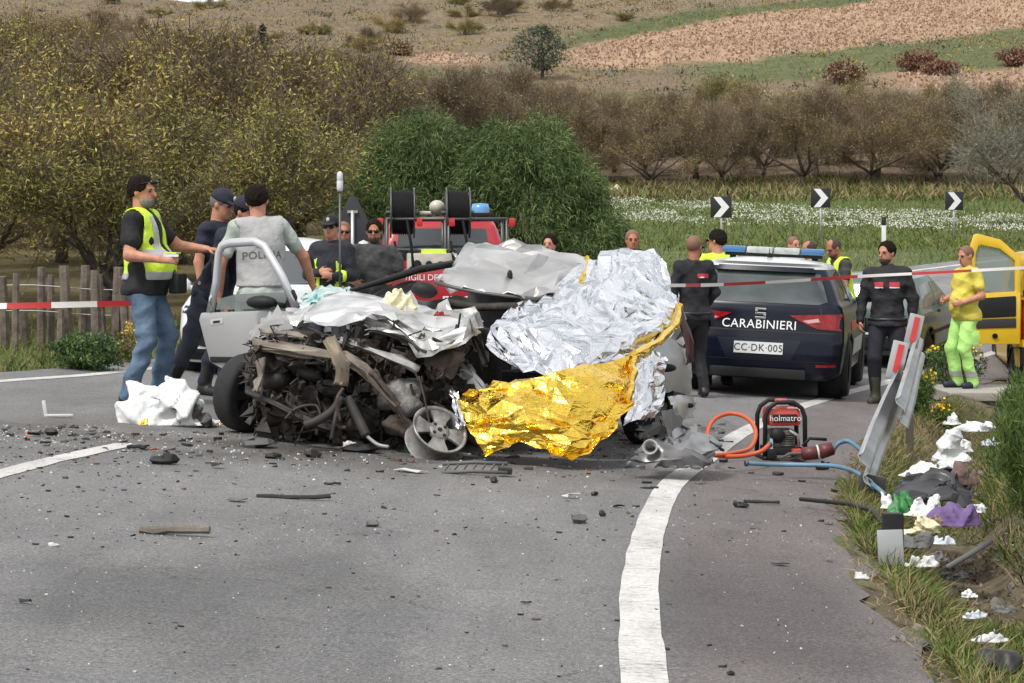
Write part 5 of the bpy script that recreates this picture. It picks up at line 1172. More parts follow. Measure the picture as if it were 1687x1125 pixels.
# ---- white SUV nose behind the men at the left
wq = (-2.42, 20.9)
SUVW = mat('paint_suv_white', (.62, .64, .65), .3, coat=.4)
tabS = [(.24, .1, 4.2, .82, .25, .35), (.35, .0, 4.28, .89, .2, .35), (.6, .0, 4.3, .91, .16, .35), (.85, .05, 4.22, .90, .14, .35), (.96, .08, 3.6, .88, .14, .4), (1.05, .1, 3.05, .84, .14, .35), (1.3, .2, 2.6, .76, .15, .3), (1.55, .35, 2.15, .68, .16, .28), (1.62, .45, 1.9, .62, .16, .25), (1.64, .6, 1.6, .5, .16, .2)]
c = Car('white_suv', 'white car with black bumper standing behind the men left of the wreck', 'car', (-2.62, 24.5, g(-2.4, 22.6) - .06), R(183), SUVW, tabS, [(-.80, .8), (.80, .8), (-.80, 3.4), (.80, 3.4)], .34, .22)
for e in (1, -1):
    hl = c.decal([(e * .55, .74), (e * .86, .80), (e * .84, .88), (e * .58, .85)], 'front', 'headlamp', DARKP, .010)
    c.decal([(e * .62, .77), (e * .80, .81), (e * .79, .85), (e * .64, .83)], 'front', 'lamp_lens', mat('headlamp_glass', (.5, .52, .55), .1), .016, hl)
    c.decal([(e * .58, .42), (e * .80, .46), (e * .80, .60), (e * .62, .58)], 'front', 'fog_lamp_recess', DARKP, .010)
    v = 'right' if e > 0 else 'left'; c.decal([(.5, 1.1), (2.85, 1.08), (2.3, 1.48), (.8, 1.52)], v, 'side_window', GLASS)
    b = MB(); b.ell((e * 1.0, 2.75, 1.1), (.12, .08, .09), 10); b.tube([(e * .84, 2.75, 1.05), (e * .95, 2.75, 1.08)], .03, 6); b.build('wing_mirror', SUVW, c.root, smooth=True)
c.root.scale = (.93, .93, .86); c.decal([(-.52, .64), (.52, .64), (.48, .82), (-.48, .82)], 'front', 'grille', DARKP, .008); c.decal([(-.86, .27), (.86, .27), (.88, .40), (-.88, .40)], 'front', 'lower_bumper', DARKP, .015)
c.decal([(-.68, 1.10), (.68, 1.10), (.60, 1.50), (-.60, 1.50)], 'front', 'windscreen', GLASS)
# ---- yellow rescue van cut by the right edge, tailgate door swung open
VY = mat('paint_yellow', (.72, .46, .012), .35, coat=.3, var=.05)
vx, vy = 7.27, 26.9
tabV = [(.25, .06, 4.1, .78, .12, .3), (.35, .0, 4.2, .86, .10, .3), (.6, .0, 4.22, .87, .08, .35), (.95, .0, 4.05, .87, .08, .4), (1.08, .02, 3.3, .86, .08, .4), (1.4, .05, 3.0, .82, .08, .35), (1.7, .08, 2.7, .77, .09, .3), (1.8, .12, 2.5, .72, .10, .3), (1.82, .25, 2.2, .6, .12, .2)]
c = Car('rescue_van', 'yellow rescue van with its rear door swung open at the right edge', 'van', (vx, vy, -.45), -R(8), VY, tabV, [(-.76, .85), (.76, .85), (-.76, 3.4), (.76, 3.4)], .31, .2)
c.decal([(-.60, .62), (.78, .62), (.74, 1.66), (-.58, 1.66)], 'rear', 'cargo_opening', mat('van_interior', (.02, .02, .02), .9), .004)
c.decal([(-.88, .22), (.88, .22), (.88, .60), (-.88, .60)], 'rear', 'rear_bumper', DARKP, .03)
for e in (1, -1):
    c.decal([(e * .70, .70), (e * .86, .70), (e * .86, 1.20), (e * .74, 1.20)], 'rear', 'tail_lamp', TAILR, .012)
    c.decal([(e * .735, 1.22), (e * .825, 1.22), (e * .785, 1.62), (e * .72, 1.62)], 'rear', 'rear_pillar', DARKP, .012); v = 'right' if e > 0 else 'left'
    c.decal([(.25, .78), (3.6, .78), (3.6, .92), (.25, .92)], v, 'blue_stripe', mat('livery_blue', (.02, .10, .42), .4), .006)
    c.decal([(.35, 1.1), (1.5, 1.1), (1.5, 1.55), (.4, 1.55)], v, 'side_window', GLASS)
    b = MB(); b.ell((e * .98, 2.9, 1.15), (.1, .08, .12), 10); b.tube([(e * .8, 2.9, 1.08), (e * .95, 2.9, 1.12)], .03, 6); b.build('wing_mirror', DARKP, c.root, smooth=True)
# the open door stands square to the left of the van body; profile in the door's own plane (u outward from hinge, v up)
hd = Vector((-.80, .02, .0)); dd = Vector((-.97, -.24, 0)).normalized(); nn = Vector((dd.y, -dd.x, 0))
dp = lambda u, v, w: tuple(hd + dd * u + nn * w + Vector((0, 0, .64 + (v - .60) * 1.16)))
door = MB(); outer = [(.03, .62), (.62, .60), (.66, .70), (.70, 1.20), (.66, 1.70), (.60, 1.80), (.28, 1.74), (.06, 1.62), (.02, 1.2)]; win = [(.05, 1.19), (.60, 1.16), (.585, 1.62), (.52, 1.69), (.26, 1.65), (.09, 1.55)]
b = MB(); b.prism([(.03, .60), (.66, .60), (.70, 1.14), (.02, 1.17)], -.035, .035, dp); dr = b.build('open_door', VY, c.root, bevel=.012)
ou_ = [(.015, 1.16), (.70, 1.13), (.675, 1.66), (.62, 1.795), (.58, 1.81), (.28, 1.745), (.03, 1.56)]; in_ = [(.085, 1.175), (.625, 1.155), (.605, 1.60), (.565, 1.685), (.54, 1.69), (.29, 1.645), (.095, 1.515)]; V = [dp(u, v, w_) for w_ in (-.03, .03) for q in (ou_, in_) for u, v in q]; k = 7; F = []
for i in range(k):
    j = (i + 1) % k; F += [(i, j, k + j, k + i), (2 * k + j, 2 * k + i, 3 * k + i, 3 * k + j), (j, i, 2 * k + i, 2 * k + j), (k + i, k + j, 3 * k + j, 3 * k + i)]
mkobj('door_frame', V, F, VY, dr, bevel=.008)
b = MB(); b.prism([(.08, 1.17), (.62, 1.15), (.60, 1.64), (.30, 1.68), (.09, 1.52)], -.004, .004, dp); b.build('door_glass', mat('glass_tint', (.22, .28, .25), .08, spec=.7, alpha=.55), dr)
b = MB(); b.prism([(.08, .90), (.64, .88), (.655, 1.10), (.08, 1.13)], -.050, .050, dp); b.build('door_lining', DARKP, dr, bevel=.02)
b = MB(); b.prism([(.08, .78), (.60, .77), (.62, .87), (.08, .885)], -.046, .046, dp); b.build('door_pocket', mat('lining_grey', (.03, .03, .03), .8), dr, bevel=.01)
b = MB(); b.lathe([(.001, 0), (.035, 0), (.035, .02), (.02, .02), (.02, .0)], 14, axis_m(dp(.36, .69, -.036), -nn)); b.build('door_lock', DARKP, dr)
# ---- red fire-service pickup with two hose reels, seen from behind
FR = mat('paint_fire_red', (.36, .010, .018), .3, coat=.4, var=.08, vscale=3)
px0, py0 = (738 - CX) / FPX * 25.2, 25.2
pz0 = CAMZ + (HY - 592) / FPX * 25.2
pk = thing('fire_pickup', 'red fire service pickup truck with two black hose reels behind the wreck', 'truck', (px0, py0, pz0 + .05), R(4))
tabP = [(.45, 1.55, 4.9, .84, .1, .3), (.6, 1.5, 5.0, .87, .08, .35), (.9, 1.5, 4.95, .88, .08, .4), (1.0, 1.52, 4.3, .87, .08, .4), (1.1, 1.54, 3.75, .84, .09, .35), (1.35, 1.62, 3.35, .77, .10, .3), (1.55, 1.70, 3.0, .70, .11, .28), (1.62, 1.76, 2.85, .66, .12, .26), (1.64, 1.9, 2.7, .56, .13, .2)]
V, F = shell(tabP); mkobj('cab', V, F, FR, pk, angle=40); pbv = BVHTree.FromPolygons([tuple(v) for v in V], [tuple(f) for f in F])
def pdec(poly, view, name, m, off=.006): _, W, F_ = project(pbv, poly, view, off, .05, .012); return mkobj(name, W, F_, m, pk, angle=50)
pdec([(-.60, 1.12), (.60, 1.12), (.55, 1.52), (-.55, 1.52)], 'rear', 'rear_window', GLASS)
for e in (1, -1):
    v = 'right' if e > 0 else 'left'; pdec([(1.75, 1.12), (2.6, 1.11), (2.6, 1.52), (1.85, 1.52)], v, 'side_window', GLASSL); pdec([(2.68, 1.11), (3.55, 1.10), (3.1, 1.48), (2.68, 1.52)], v, 'side_window', GLASSL)
    b = MB(); b.ell((e * 1.0, 3.3, 1.25), (.10, .06, .13), 10); b.tube([(e * .82, 3.3, 1.12), (e * .95, 3.3, 1.2)], .025, 6); b.build('wing_mirror', WHITEP, pk, smooth=True)
    b = MB(); b.box((e * .84, .75, .78), (.07, 1.5, .52)); b.build('bed_side', FR, pk, bevel=.02)
    b = MB(); b.box((e * .80, -.03, .72), (.12, .06, .32)); b.build('tail_lamp', TAILR, pk, bevel=.012)
    for wy in (.55, 4.0): wheel(pk, (e * .76, wy, .36), .36, .24, e)
b = MB(); b.box((0, 0, .76), (1.52, .06, .52)); tg = b.build('tailgate', FR, pk, bevel=.02)
LW_ = mat('letter_white', (.75, .75, .75), .5); text_on('VIGILI DEL', .10, (-.30, -.034, .92), (1, 0, 0), (0, 0, 1), (0, -1, 0), 'lettering', LW_, tg, None, .003); text_on('FUOCO', .185, (.26, -.034, .63), (1, 0, 0), (0, 0, 1), (0, -1, 0), 'lettering', LW_, tg, None, .003, 1.05)
b = MB(); b.box((.15, -.034, .93), (.28, .03, .06)); b.build('tailgate_handle', DARKP, tg, bevel=.01)
b = MB(); b.box((0, -.10, .46), (1.7, .14, .14)); b.build('rear_bumper', CHROME, pk, bevel=.03)
b = MB(); b.box((0, 2.4, .50), (1.5, 4.8, .14)); b.build('chassis', DARKP, pk)
b = MB(); b.box((0, .75, .62), (1.6, 1.45, .05)); b.build('bed_floor', DARKP, pk)
b = MB(); b.box((-.18, .35, 1.02), (.60, .35, .38)); pump = b.build('pump_panel', mat('panel_cream', (.46, .44, .38), .6, var=.2, vscale=9), pk, bevel=.02)
b = MB()
for x, z, r_ in ((-.36, 1.08, .05), (-.22, 1.08, .04), (-.08, 1.06, .055)):
    q_ = MB(); q_.lathe([(.001, .03), (r_ * .8, .03), (r_, .015), (r_, 0)], 14, axis_m((x, .172, z), (0, -1, 0))); q_.build('gauge', DARKP, pump)
q_ = MB(); q_.box((-.02, .168, .95), (.13, .02, .10)); q_.build('label_plate', WHITEP, pump)
b = MB(); b.box((.36, .6, .98), (.55, .8, .55)); b.build('water_tank', mat('tank_black', (.02, .02, .02), .6), pk, bevel=.04)
STEEL = mat('rack_steel', (.10, .10, .10), .45, metal=.6); HOSE = mat('hose_black', (.010, .010, .011), .8, spec=.2, var=.3, vscale=30)
fr = MB()
for x in (-.72, -.02, .02, .72)[0:4:1]: fr.tube([(x, .30, .8), (x, .30, 1.62)], .02, 6); fr.tube([(x, 1.15, .8), (x, 1.15, 1.62)], .02, 6); fr.tube([(x, .30, 1.62), (x, 1.15, 1.62)], .02, 6)
for y in (.30, 1.15):
    for z in (1.25, 1.62): fr.tube([(-.72, y, z), (.72, y, z)], .02, 6)
fr.build('rack_frame', STEEL, pk, smooth=True)
for x in (-.53, .14):
    cz = 1.70; b = MB(); M_ = Matrix.Translation((x, .55, cz)) @ Matrix.Rotation(R(90), 4, 'Y'); hw = .125
    prof = []
    for i in range(10): z0 = -hw + 2 * hw * i / 10; prof += [(.255, z0), (.275, z0 + hw / 10), (.255, z0 + hw / 5 - .001)]
    b.lathe([(.08, -hw)] + prof + [(.08, hw)], 32, M_); reel = b.build('hose_reel', HOSE, pk, smooth=True)
    for e in (-1, 1):
        for rr in (.30, .12): q_ = MB(); q_.tube([(x + e * (hw + .015), .55 + math.cos(a) * rr, cz + math.sin(a) * rr) for a in np.linspace(0, 2 * math.pi, 28, endpoint=False)], .011, 6, closed=True); q_.build('reel_flange', STEEL, reel, smooth=True)
        for k in range(6): a = k * math.pi / 3; q_ = MB(); q_.tube([(x + e * (hw + .015), .55 + math.cos(a) * .05, cz + math.sin(a) * .05), (x + e * (hw + .015), .55 + math.cos(a) * .30, cz + math.sin(a) * .30)], .008, 5); q_.build('reel_spoke', STEEL, reel)
    q_ = MB(); q_.tube([(x - .2, .55, cz), (x + .2, .55, cz)], .025, 8); q_.build('axle', STEEL, reel)
    q_ = MB(); q_.tube([(x + .05, .28, cz - .1), (x + .10, .20, 1.30), (x + .12, .16, 1.05), (x + .02, .14, .98), (x - .06, .15, 1.1), (x - .10, .2, 1.35)], .018, 6); q_.build('loose_hose', HOSE, reel, smooth=True)
for x in (-.80, -.33, .06, .78):
    q_ = MB(); q_.box((x, .28, 1.58), (.07, .06, .10)); q_.build('marker_lamp', mat('marker_red', (.5, .02, .02), .3), pk, bevel=.012)
b = MB(); b.box((-.16, .27, 1.23), (.30, .03, .06)); b.build('hi_vis_strip', NEON, pk)
b = MB(); b.box((-.10, .9, 1.70), (.42, .06, .05)); b.ell((-.10, .85, 1.77), (.10, .10, .09), 14); b.build('search_lamp', mat('lamp_cream', (.50, .47, .40), .4), pk, smooth=True)
b = MB(); b.box((.46, 2.1, 1.70), (.40, .25, .05)); b.build('beacon_base', DARKP, pk, bevel=.01)
b = MB(); b.lathe([(.001, .13), (.10, .12), (.12, .06), (.12, 0)], 18, Matrix.Translation((.50, 2.1, 1.72))); b.build('beacon', mat('beacon_sky_blue', (.10, .30, .55), .2, spec=.7), pk, smooth=True)
# ------------------------------------------------------------------ the wrecked car and what lies on it
def bez(ctrl, u, v):
    """smooth surface through a grid of control points"""
    c = np.array(ctrl, float); a, b = c.shape[:2]
    def cr(P, t):       # Catmull-Rom through rows of P (k, ..., 3) at params t in 0..1
        k = len(P) - 1; s = np.clip(t * k, 0, k - 1e-6); i = s.astype(int); f = (s - i)
        g4 = lambda j: P[np.clip(i + j, 0, k)]
        f = f.reshape((-1,) + (1,) * (g4(0).ndim - 1)); p0, p1, p2, p3 = g4(-1), g4(0), g4(1), g4(2)
        return .5 * (2 * p1 + (p2 - p0) * f + (2 * p0 - 5 * p1 + 4 * p2 - p3) * f * f + (3 * p1 - p0 - 3 * p2 + p3) * f ** 3)
    rows = cr(c, np.asarray(u, float))                       # (n, b, 3)
    out = np.empty((len(u), 3)); k = b - 1; s = np.clip(np.asarray(v) * k, 0, k - 1e-6); i = s.astype(int); f = (s - i)[:, None]; n = np.arange(len(u))
    G4 = lambda j: rows[n, np.clip(i + j, 0, k)]; p0, p1, p2, p3 = G4(-1), G4(0), G4(1), G4(2)
    return .5 * (2 * p1 + (p2 - p0) * f + (2 * p0 - 5 * p1 + 4 * p2 - p3) * f * f + (3 * p1 - p0 - 3 * p2 + p3) * f ** 3)
def crumple(ctrl, n, amp, seed, edge=.02, fine=0, fold=None, nb=14, stretch=None):
    """crumpled sheet: random points on the surface, triangulated, pushed in and out so that it breaks into facets and creases"""
    rg = rs(seed); bu = np.linspace(0, 1, nb)
    bd = [(0, t) for t in bu[:-1]] + [(t, 1) for t in bu[:-1]] + [(1, t) for t in bu[:0:-1]] + [(t, 0) for t in bu[:0:-1]]
    pts = np.concatenate([np.array(bd), rg.uniform(.03, .97, (n, 2))]); m = len(bd)
    if stretch:         # triangulate in a stretched metric: long creases along one direction
        ca, sa = math.cos(stretch[0]), math.sin(stretch[0]); A2 = np.array([[ca, sa], [-sa, ca]]); A2 = np.diag([1 / stretch[1], 1]) @ A2
    else: A2 = np.eye(2)
    r = delaunay_2d_cdt([Vector(A2 @ p) for p in pts], [(i, (i + 1) % m) for i in range(m)], [tuple(range(m))], 1, 1e-7)
    uv = np.clip(np.array([tuple(p) for p in r[0]]) @ np.linalg.inv(A2).T, 0, 1); F = [tuple(f) for f in r[2]]
    def ev(uv):
        e = 1e-3; p = bez(ctrl, uv[:, 0], uv[:, 1]); du = bez(ctrl, np.clip(uv[:, 0] + e, 0, 1), uv[:, 1]) - bez(ctrl, np.clip(uv[:, 0] - e, 0, 1), uv[:, 1]); dv = bez(ctrl, uv[:, 0], np.clip(uv[:, 1] + e, 0, 1)) - bez(ctrl, uv[:, 0], np.clip(uv[:, 1] - e, 0, 1))
        nn = np.cross(du, dv); return p, nn / (np.linalg.norm(nn, axis=1)[:, None] + 1e-12)
    p, nn = ev(uv); h = rg.normal(size=len(uv)) * amp
    if fold: h = h + fold(uv[:, 0], uv[:, 1])
    isb = np.array([min(a, b, 1 - a, 1 - b) < 1e-6 for a, b in uv])
    p = p + nn * h[:, None] + rg.normal(size=p.shape) * (edge * isb)[:, None]
    for _ in range(fine):      # split every triangle in four, jitter the new midpoints
        mid = {}; V = list(p); F2 = []
        def md(a, b):
            k = (min(a, b), max(a, b))
            if k not in mid: mid[k] = len(V); L = np.linalg.norm(p[a] - p[b]); V.append((p[a] + p[b]) / 2 + rg.normal(size=3) * L * .045)
            return mid[k]
        for f in F:
            if len(f) != 3: continue
            a, b, c = f; x, y, z = md(a, b), md(b, c), md(c, a); F2 += [(a, x, z), (x, b, y), (z, y, c), (x, y, z)]
        p = np.array(V); F = F2
    return p, F
def PP(rows): return [[P(*q) for q in r] for r in rows]
def sheet(name, rows, n, amp, seed, m, parent, edge=.02, fine=0, angle=None, w=True, fold=None, thick=0.0, stretch=None):
    V, F = crumple(PP(rows) if w else rows, n, amp, seed, edge, fine, fold, 14, stretch)
    o = mkobj(name, V, F, m, parent, angle=angle, w=True)
    if thick: md = o.modifiers.new('s', 'SOLIDIFY'); md.thickness = thick; md.offset = 0
    return o
SILV = mat('car_silver_dirty', (.30, .295, .285), .34, metal=.7, col2=(.58, .575, .56), vscale=2.2, bump=.05, bscale=12); SILVD = mat('car_silver_scuffed', (.16, .16, .155), .5, metal=.4, col2=(.42, .42, .41), vscale=7)
SOOT = mat('engine_dark', (.012, .011, .010), .75, col2=(.045, .036, .030), vscale=9, bump=.5, bscale=25); RUST = mat('rusty_metal', (.030, .022, .018), .8, col2=(.085, .062, .048), vscale=9, bump=.4, bscale=30)
BEIGE = mat('bare_bent_metal', (.11, .088, .068), .6, col2=(.26, .225, .185), vscale=8, metal=.2, bump=.3, bscale=25); ALU = mat('cast_alloy', (.08, .077, .074), .6, metal=.4, col2=(.22, .21, .20), vscale=14, bump=.6, bscale=30); HOSEB = mat('hose_grey_brown', (.016, .015, .014), .7, col2=(.042, .037, .034), vscale=10)
W = thing('wrecked_car', 'silver hatchback crushed and torn open at the front in the middle of the road', 'car', (0., 15.6, g(0, 15.6)))
AX = np.array([.57, .82, 0]); AX /= np.linalg.norm(AX); PX = np.array([AX[1], -AX[0], 0])        # rearward axis and the car's left side (photo right)
FC = np.array([-1.05, 14.75, 0])                                                                # crushed front centre on the ground
def car_pt(a, l, z): q = FC + AX * a + PX * l; return np.array([q[0], q[1], g(q[0], q[1]) + z])
RC = np.stack([PX, AX, [0, 0, 1]], 1)
def wbox(name, a0, a1, l0, l1, z0, z1, m, bevel=.02, parent=W):
    b = MB(); c = car_pt((a0 + a1) / 2, (l0 + l1) / 2, (z0 + z1) / 2); b.box(c, (l1 - l0, a1 - a0, z1 - z0), RC); return b.build(name, m, parent, bevel=bevel, w=True)
wbox('floor_pan', .3, 3.3, -.68, .62, .14, .26, SOOT)
wbox('firewall', .78, .86, -.66, .60, .2, .80, SOOT)
sheet('dashboard', [[car_pt(.95, -.62, .86), car_pt(.95, 0, .84), car_pt(.95, .58, .80)], [car_pt(1.25, -.62, .70), car_pt(1.2, 0, .74), car_pt(1.25, .55, .62)]], 30, .02, 3, SOOT, W, w=False)
for l in (-.36, .30):
    b = MB(); b.box(car_pt(1.75, l, .42), (.46, .48, .16), RC); b.box(car_pt(2.05, l, .75), (.44, .14, .62), RC @ rotm(rx=-14)); b.ell(car_pt(2.13, l, 1.12), (.13, .06, .10), 10, RC); b.build('seat', mat('seat_fabric', (.035, .035, .038), .9, var=.3, vscale=15), W, bevel=.03, w=True)
# far side of the body: sill, rear pillar and shell (seen under the peeled roof)
sheet('side_panel', [[car_pt(1.0, -.72, .95), car_pt(2.0, -.74, .97), car_pt(3.3, -.72, .98)], [car_pt(1.0, -.78, .55), car_pt(2.0, -.80, .55), car_pt(3.3, -.78, .6)], [car_pt(1.0, -.74, .18), car_pt(2, -.76, .18), car_pt(3.3, -.74, .2)]], 50, .012, 4, SILVD, W, w=False, angle=40)
sheet('tailgate', [[car_pt(3.25, -.62, 1.28), car_pt(3.2, 0, 1.25), car_pt(3.2, .55, 1.20)], [car_pt(3.42, -.7, .9), car_pt(3.45, 0, .9), car_pt(3.40, .62, .9)], [car_pt(3.4, -.72, .4), car_pt(3.46, 0, .4), car_pt(3.4, .66, .4)]], 50, .014, 5, SILVD, W, w=False, angle=40)
# near side rear: rear door, quarter panel, bumper, wheel
ql = [[P(1040, 560, 15.6), P(1078, 552, 15.8), P(1110, 560, 16.1), P(1134, 580, 16.6)], [P(1045, 600, 15.4), P(1085, 595, 15.6), P(1118, 600, 16.0), P(1140, 610, 16.5)], [P(1045, 650, 15.3), P(1080, 650, 15.5), P(1108, 645, 15.9), P(1138, 650, 16.4)]]
sheet('rear_quarter_panel', ql, 40, .006, 6, mat('car_silver_grey', (.30, .30, .295), .4, metal=.4, col2=(.40, .40, .39), vscale=3), W, edge=.006, w=False, angle=60)
b = MB(); b.ell(P(1098, 606, 15.62), (.075, .03, .032), 12); b.build('door_handle', DARKP, W, smooth=True, w=True)
sheet('rear_bumper', [[P(1100, 652, 15.5), P(1125, 650, 15.9), P(1144, 652, 16.4)], [P(1108, 672, 15.45), P(1130, 668, 15.8), P(1146, 668, 16.35)], [P(1118, 694, 15.5), P(1132, 690, 15.85), P(1142, 688, 16.4)]], 14, .006, 7, SILV, W, edge=.004, w=False, angle=60)
b = MB(); b.ell(P(1137, 668, 15.95), (.03, .02, .02), 8); b.build('bumper_plug', DARKP, W, smooth=True, w=True)
tp = P(1090, 690, 15.9); t_ = wheel(W, (0, 0, 0), .28, .18, 1)
def put_part(o, M):      # place a part built at the origin somewhere else in its thing's frame
    o.data.transform(Matrix.Translation(-Vector(root_loc(o.parent if o.parent.type == 'EMPTY' else o.parent.parent))) @ M)
Mw = Matrix.Translation(Vector((tp[0] - .1, tp[1] + .05, g(tp[0], tp[1]) + .27))) @ Matrix.Rotation(math.atan2(PX[1], PX[0]), 4, 'Z')
for o in (t_,) + tuple(t_.children): put_part(o, Mw)
sheet('rear_pillar', [[(1072, 470, 16.2), (1090, 462, 16.3)], [(1110, 515, 16.2), (1122, 508, 16.3)], [(1128, 560, 16.2), (1140, 552, 16.3)], [(1130, 600, 16.2), (1142, 596, 16.3)]], 12, .006, 8, mat('pillar_maroon', (.06, .018, .016), .5), W, edge=.004, angle=40)
# ---- peeled-back roof
roof = sheet('roof', [[(752, 425, 16.7), (793, 404, 16.8), (880, 410, 16.8), (968, 423, 16.7)], [(738, 446, 16.0), (795, 436, 16.0), (870, 446, 15.95), (958, 446, 16.1)], [(717, 463, 15.35), (785, 479, 15.2), (870, 490, 15.15), (938, 484, 15.45)]], 26, .028, 12, SILV, W, edge=.012, fine=1, angle=20, thick=.012,
             fold=lambda u, v: -.05 * np.exp(-((v - .45 - .25 * u) / .06) ** 2) + .05 * np.exp(-((v - .66 + .2 * u) / .05) ** 2))
b = MB(); pts = [P(717, 465, 15.33), P(750, 474, 15.25), P(790, 482, 15.2), P(835, 488, 15.15), P(880, 492, 15.15), P(938, 486, 15.44)]; b.tube(pts, .014, 6); b.build('roof_gutter', mat('trim_grey', (.10, .10, .10), .5, metal=.4), roof, smooth=True, w=True)
b = MB(); b.ell(P(840, 454, 15.72), (.022, .03, .045), 10); b.build('aerial_hole', DARKP, roof, smooth=True, w=True)
b = MB(); b.tube([P(578, 478, 15.7), P(640, 460, 16.0), P(690, 444, 16.2), P(748, 434, 16.5)], [.016, .026, .030, .028], 6); b.build('bent_pillar', DARKP, W, smooth=True, w=True)
sheet('dark_headliner', [[(588, 492, 15.9), (640, 472, 16.1), (690, 462, 16.3)], [(600, 500, 15.8), (645, 490, 16.0), (690, 480, 16.1)]], 14, .012, 13, mat('liner_black', (.015, .015, .016), .7), W, edge=.004)
b = MB(); b.ell(P(700, 478, 15.1), (.095, .07, .06), 12, rotm(ry=12)); b.build('torn_mirror', DARKP, W, smooth=True, w=True)
b = MB(); b.tube([P(735, 498, 15.3), P(790, 506, 15.2), P(850, 505, 15.0)], .03, 6); b.build('bent_dash_rail', SOOT, W, smooth=True, w=True)
# ---- bonnet and front sheet metal
BON = mat('bonnet_silver', (.36, .36, .355), .3, metal=.6, col2=(.70, .70, .69), vscale=5)
sheet('bonnet', [[(470, 522, 15.4), (555, 480, 15.7), (655, 491, 15.6), (730, 506, 15.3), (786, 516, 15.0)], [(482, 532, 15.0), (560, 508, 15.0), (655, 516, 14.9), (728, 532, 14.7), (790, 532, 14.5)], [(505, 522, 14.75), (540, 541, 14.55), (625, 532, 14.4), (706, 572, 14.15), (782, 548, 14.15)]], 75, .022, 14, BON, W, edge=.03, fine=1, angle=14)
sheet('bonnet_edge', [[(600, 530, 14.45), (650, 528, 14.4), (710, 545, 14.3), (785, 530, 14.3)], [(610, 552, 14.4), (660, 556, 14.3), (706, 586, 14.1), (780, 552, 14.1)]], 46, .022, 15, mat('bonnet_torn', (.17, .165, .16), .45, metal=.5, col2=(.55, .55, .54), vscale=11), W, edge=.025, fine=0)
sheet('bonnet_frame', [[(440, 548, 14.8), (500, 540, 14.6), (560, 556, 14.4)], [(470, 566, 14.7), (520, 566, 14.5), (580, 575, 14.3)]], 14, .015, 16, SOOT, W, edge=.01)
sheet('windscreen_remnant', [[(497, 488, 15.9), (540, 470, 16.1), (575, 478, 16.0)], [(492, 502, 15.7), (530, 500, 15.7), (566, 492, 15.7)]], 30, .008, 17, mat('shattered_glass', (.36, .46, .43), .3, var=.25, vscale=30), W, edge=.01)
sheet('front_wing', [[(430, 528, 15.3), (462, 512, 15.4), (488, 508, 15.5)], [(412, 548, 15.0), (440, 532, 15.1), (478, 520, 15.2)], [(405, 572, 14.8), (425, 556, 14.8), (456, 540, 14.9)]], 24, .012, 18, SILV, W, edge=.012, angle=35)
# inner wing, brown dirty plate and torn grey panel at the right
sheet('inner_wing', [[(690, 575, 14.3), (730, 560, 14.3), (776, 556, 14.3)], [(700, 600, 14.2), (735, 590, 14.15), (770, 582, 14.2)], [(715, 625, 14.2), (730, 622, 14.15), (745, 612, 14.2)]], 22, .014, 19, RUST, W, edge=.012)
sheet('torn_panel', [[(745, 596, 14.3), (775, 604, 14.25), (806, 640, 14.2)], [(748, 616, 14.25), (772, 630, 14.2), (798, 650, 14.15)]], 14, .014, 20, SILVD, W, edge=.01)
sheet('torn_panel', [[(780, 535, 14.6), (795, 560, 14.4), (806, 598, 14.3)], [(770, 560, 14.5), (784, 580, 14.35), (794, 606, 14.25)]], 14, .016, 21, SOOT, W, edge=.01)
# bent rails and beams
def strip(name, pts, w_, m, seed=1, th=.012, parent=W):
    """bent flat bar along photo points"""
    c = [P(*p) for p in pts]; rg = rs(seed); rows = []
    for i, p in enumerate(c):
        t = unit(c[min(i + 1, len(c) - 1)] - c[max(i - 1, 0)]); nrm = unit(np.cross(t, (rg.normal() * .35, 1, rg.normal() * .35))); rows.append([p - nrm * w_ / 2 + rg.normal(size=3) * .006, p + np.array([0, -th * 2, 0]), p + nrm * w_ / 2 + rg.normal(size=3) * .006])
    V, F = crumple(rows, 6 * len(pts), .005, seed, .004, 0, None, 8); o = mkobj(name, V, F, m, parent, angle=30, w=True); md = o.modifiers.new('s', 'SOLIDIFY'); md.thickness = th; return o
strip('bumper_beam', [(416, 566, 14.35), (470, 574, 14.2), (520, 580, 14.15), (570, 590, 14.1), (615, 622, 14.05), (655, 668, 14.0)], .085, BEIGE, 31, .02)
strip('bumper_beam', [(430, 548, 14.6), (480, 552, 14.4), (530, 562, 14.3)], .05, BEIGE, 32)
strip('bent_strut', [(428, 590, 14.3), (432, 615, 14.25), (424, 644, 14.2)], .07, BEIGE, 33, .02)
strip('hanging_strap', [(540, 556, 14.1), (556, 585, 14.0), (565, 610, 13.98), (560, 634, 13.98)], .10, mat('strap_tan', (.10, .085, .065), .7, col2=(.24, .19, .13), vscale=6), 34, .02)
strip('chassis_leg', [(405, 645, 14.4), (450, 665, 14.2), (500, 690, 14.1), (545, 706, 14.05)], .06, HOSEB, 35, .03)
strip('slam_panel', [(560, 560, 14.3), (600, 572, 14.2), (650, 590, 14.15), (690, 610, 14.15)], .05, SILVD, 36)
strip('slam_panel', [(610, 545, 14.35), (660, 556, 14.25), (700, 585, 14.15)], .04, HOSEB, 37)
strip('lower_arm', [(610, 612, 14.0), (640, 650, 14.0), (668, 690, 14.0)], .06, RUST, 38, .02)
def hose(name, pts, r, m, parent=W, n=7):
    c = [P(*p) for p in pts]; c = catmull(np.array(c), 6); b = MB(); b.tube([tuple(q) for q in c], r, n); return b.build(name, m, parent, smooth=True, w=True)
hose('coolant_hose', [(562, 655, 14.0), (548, 676, 13.95), (520, 694, 13.9), (502, 700, 13.9)], .030, HOSEB); hose('coolant_hose', [(572, 655, 14.0), (590, 690, 13.95), (604, 718, 13.9)], .034, HOSEB)
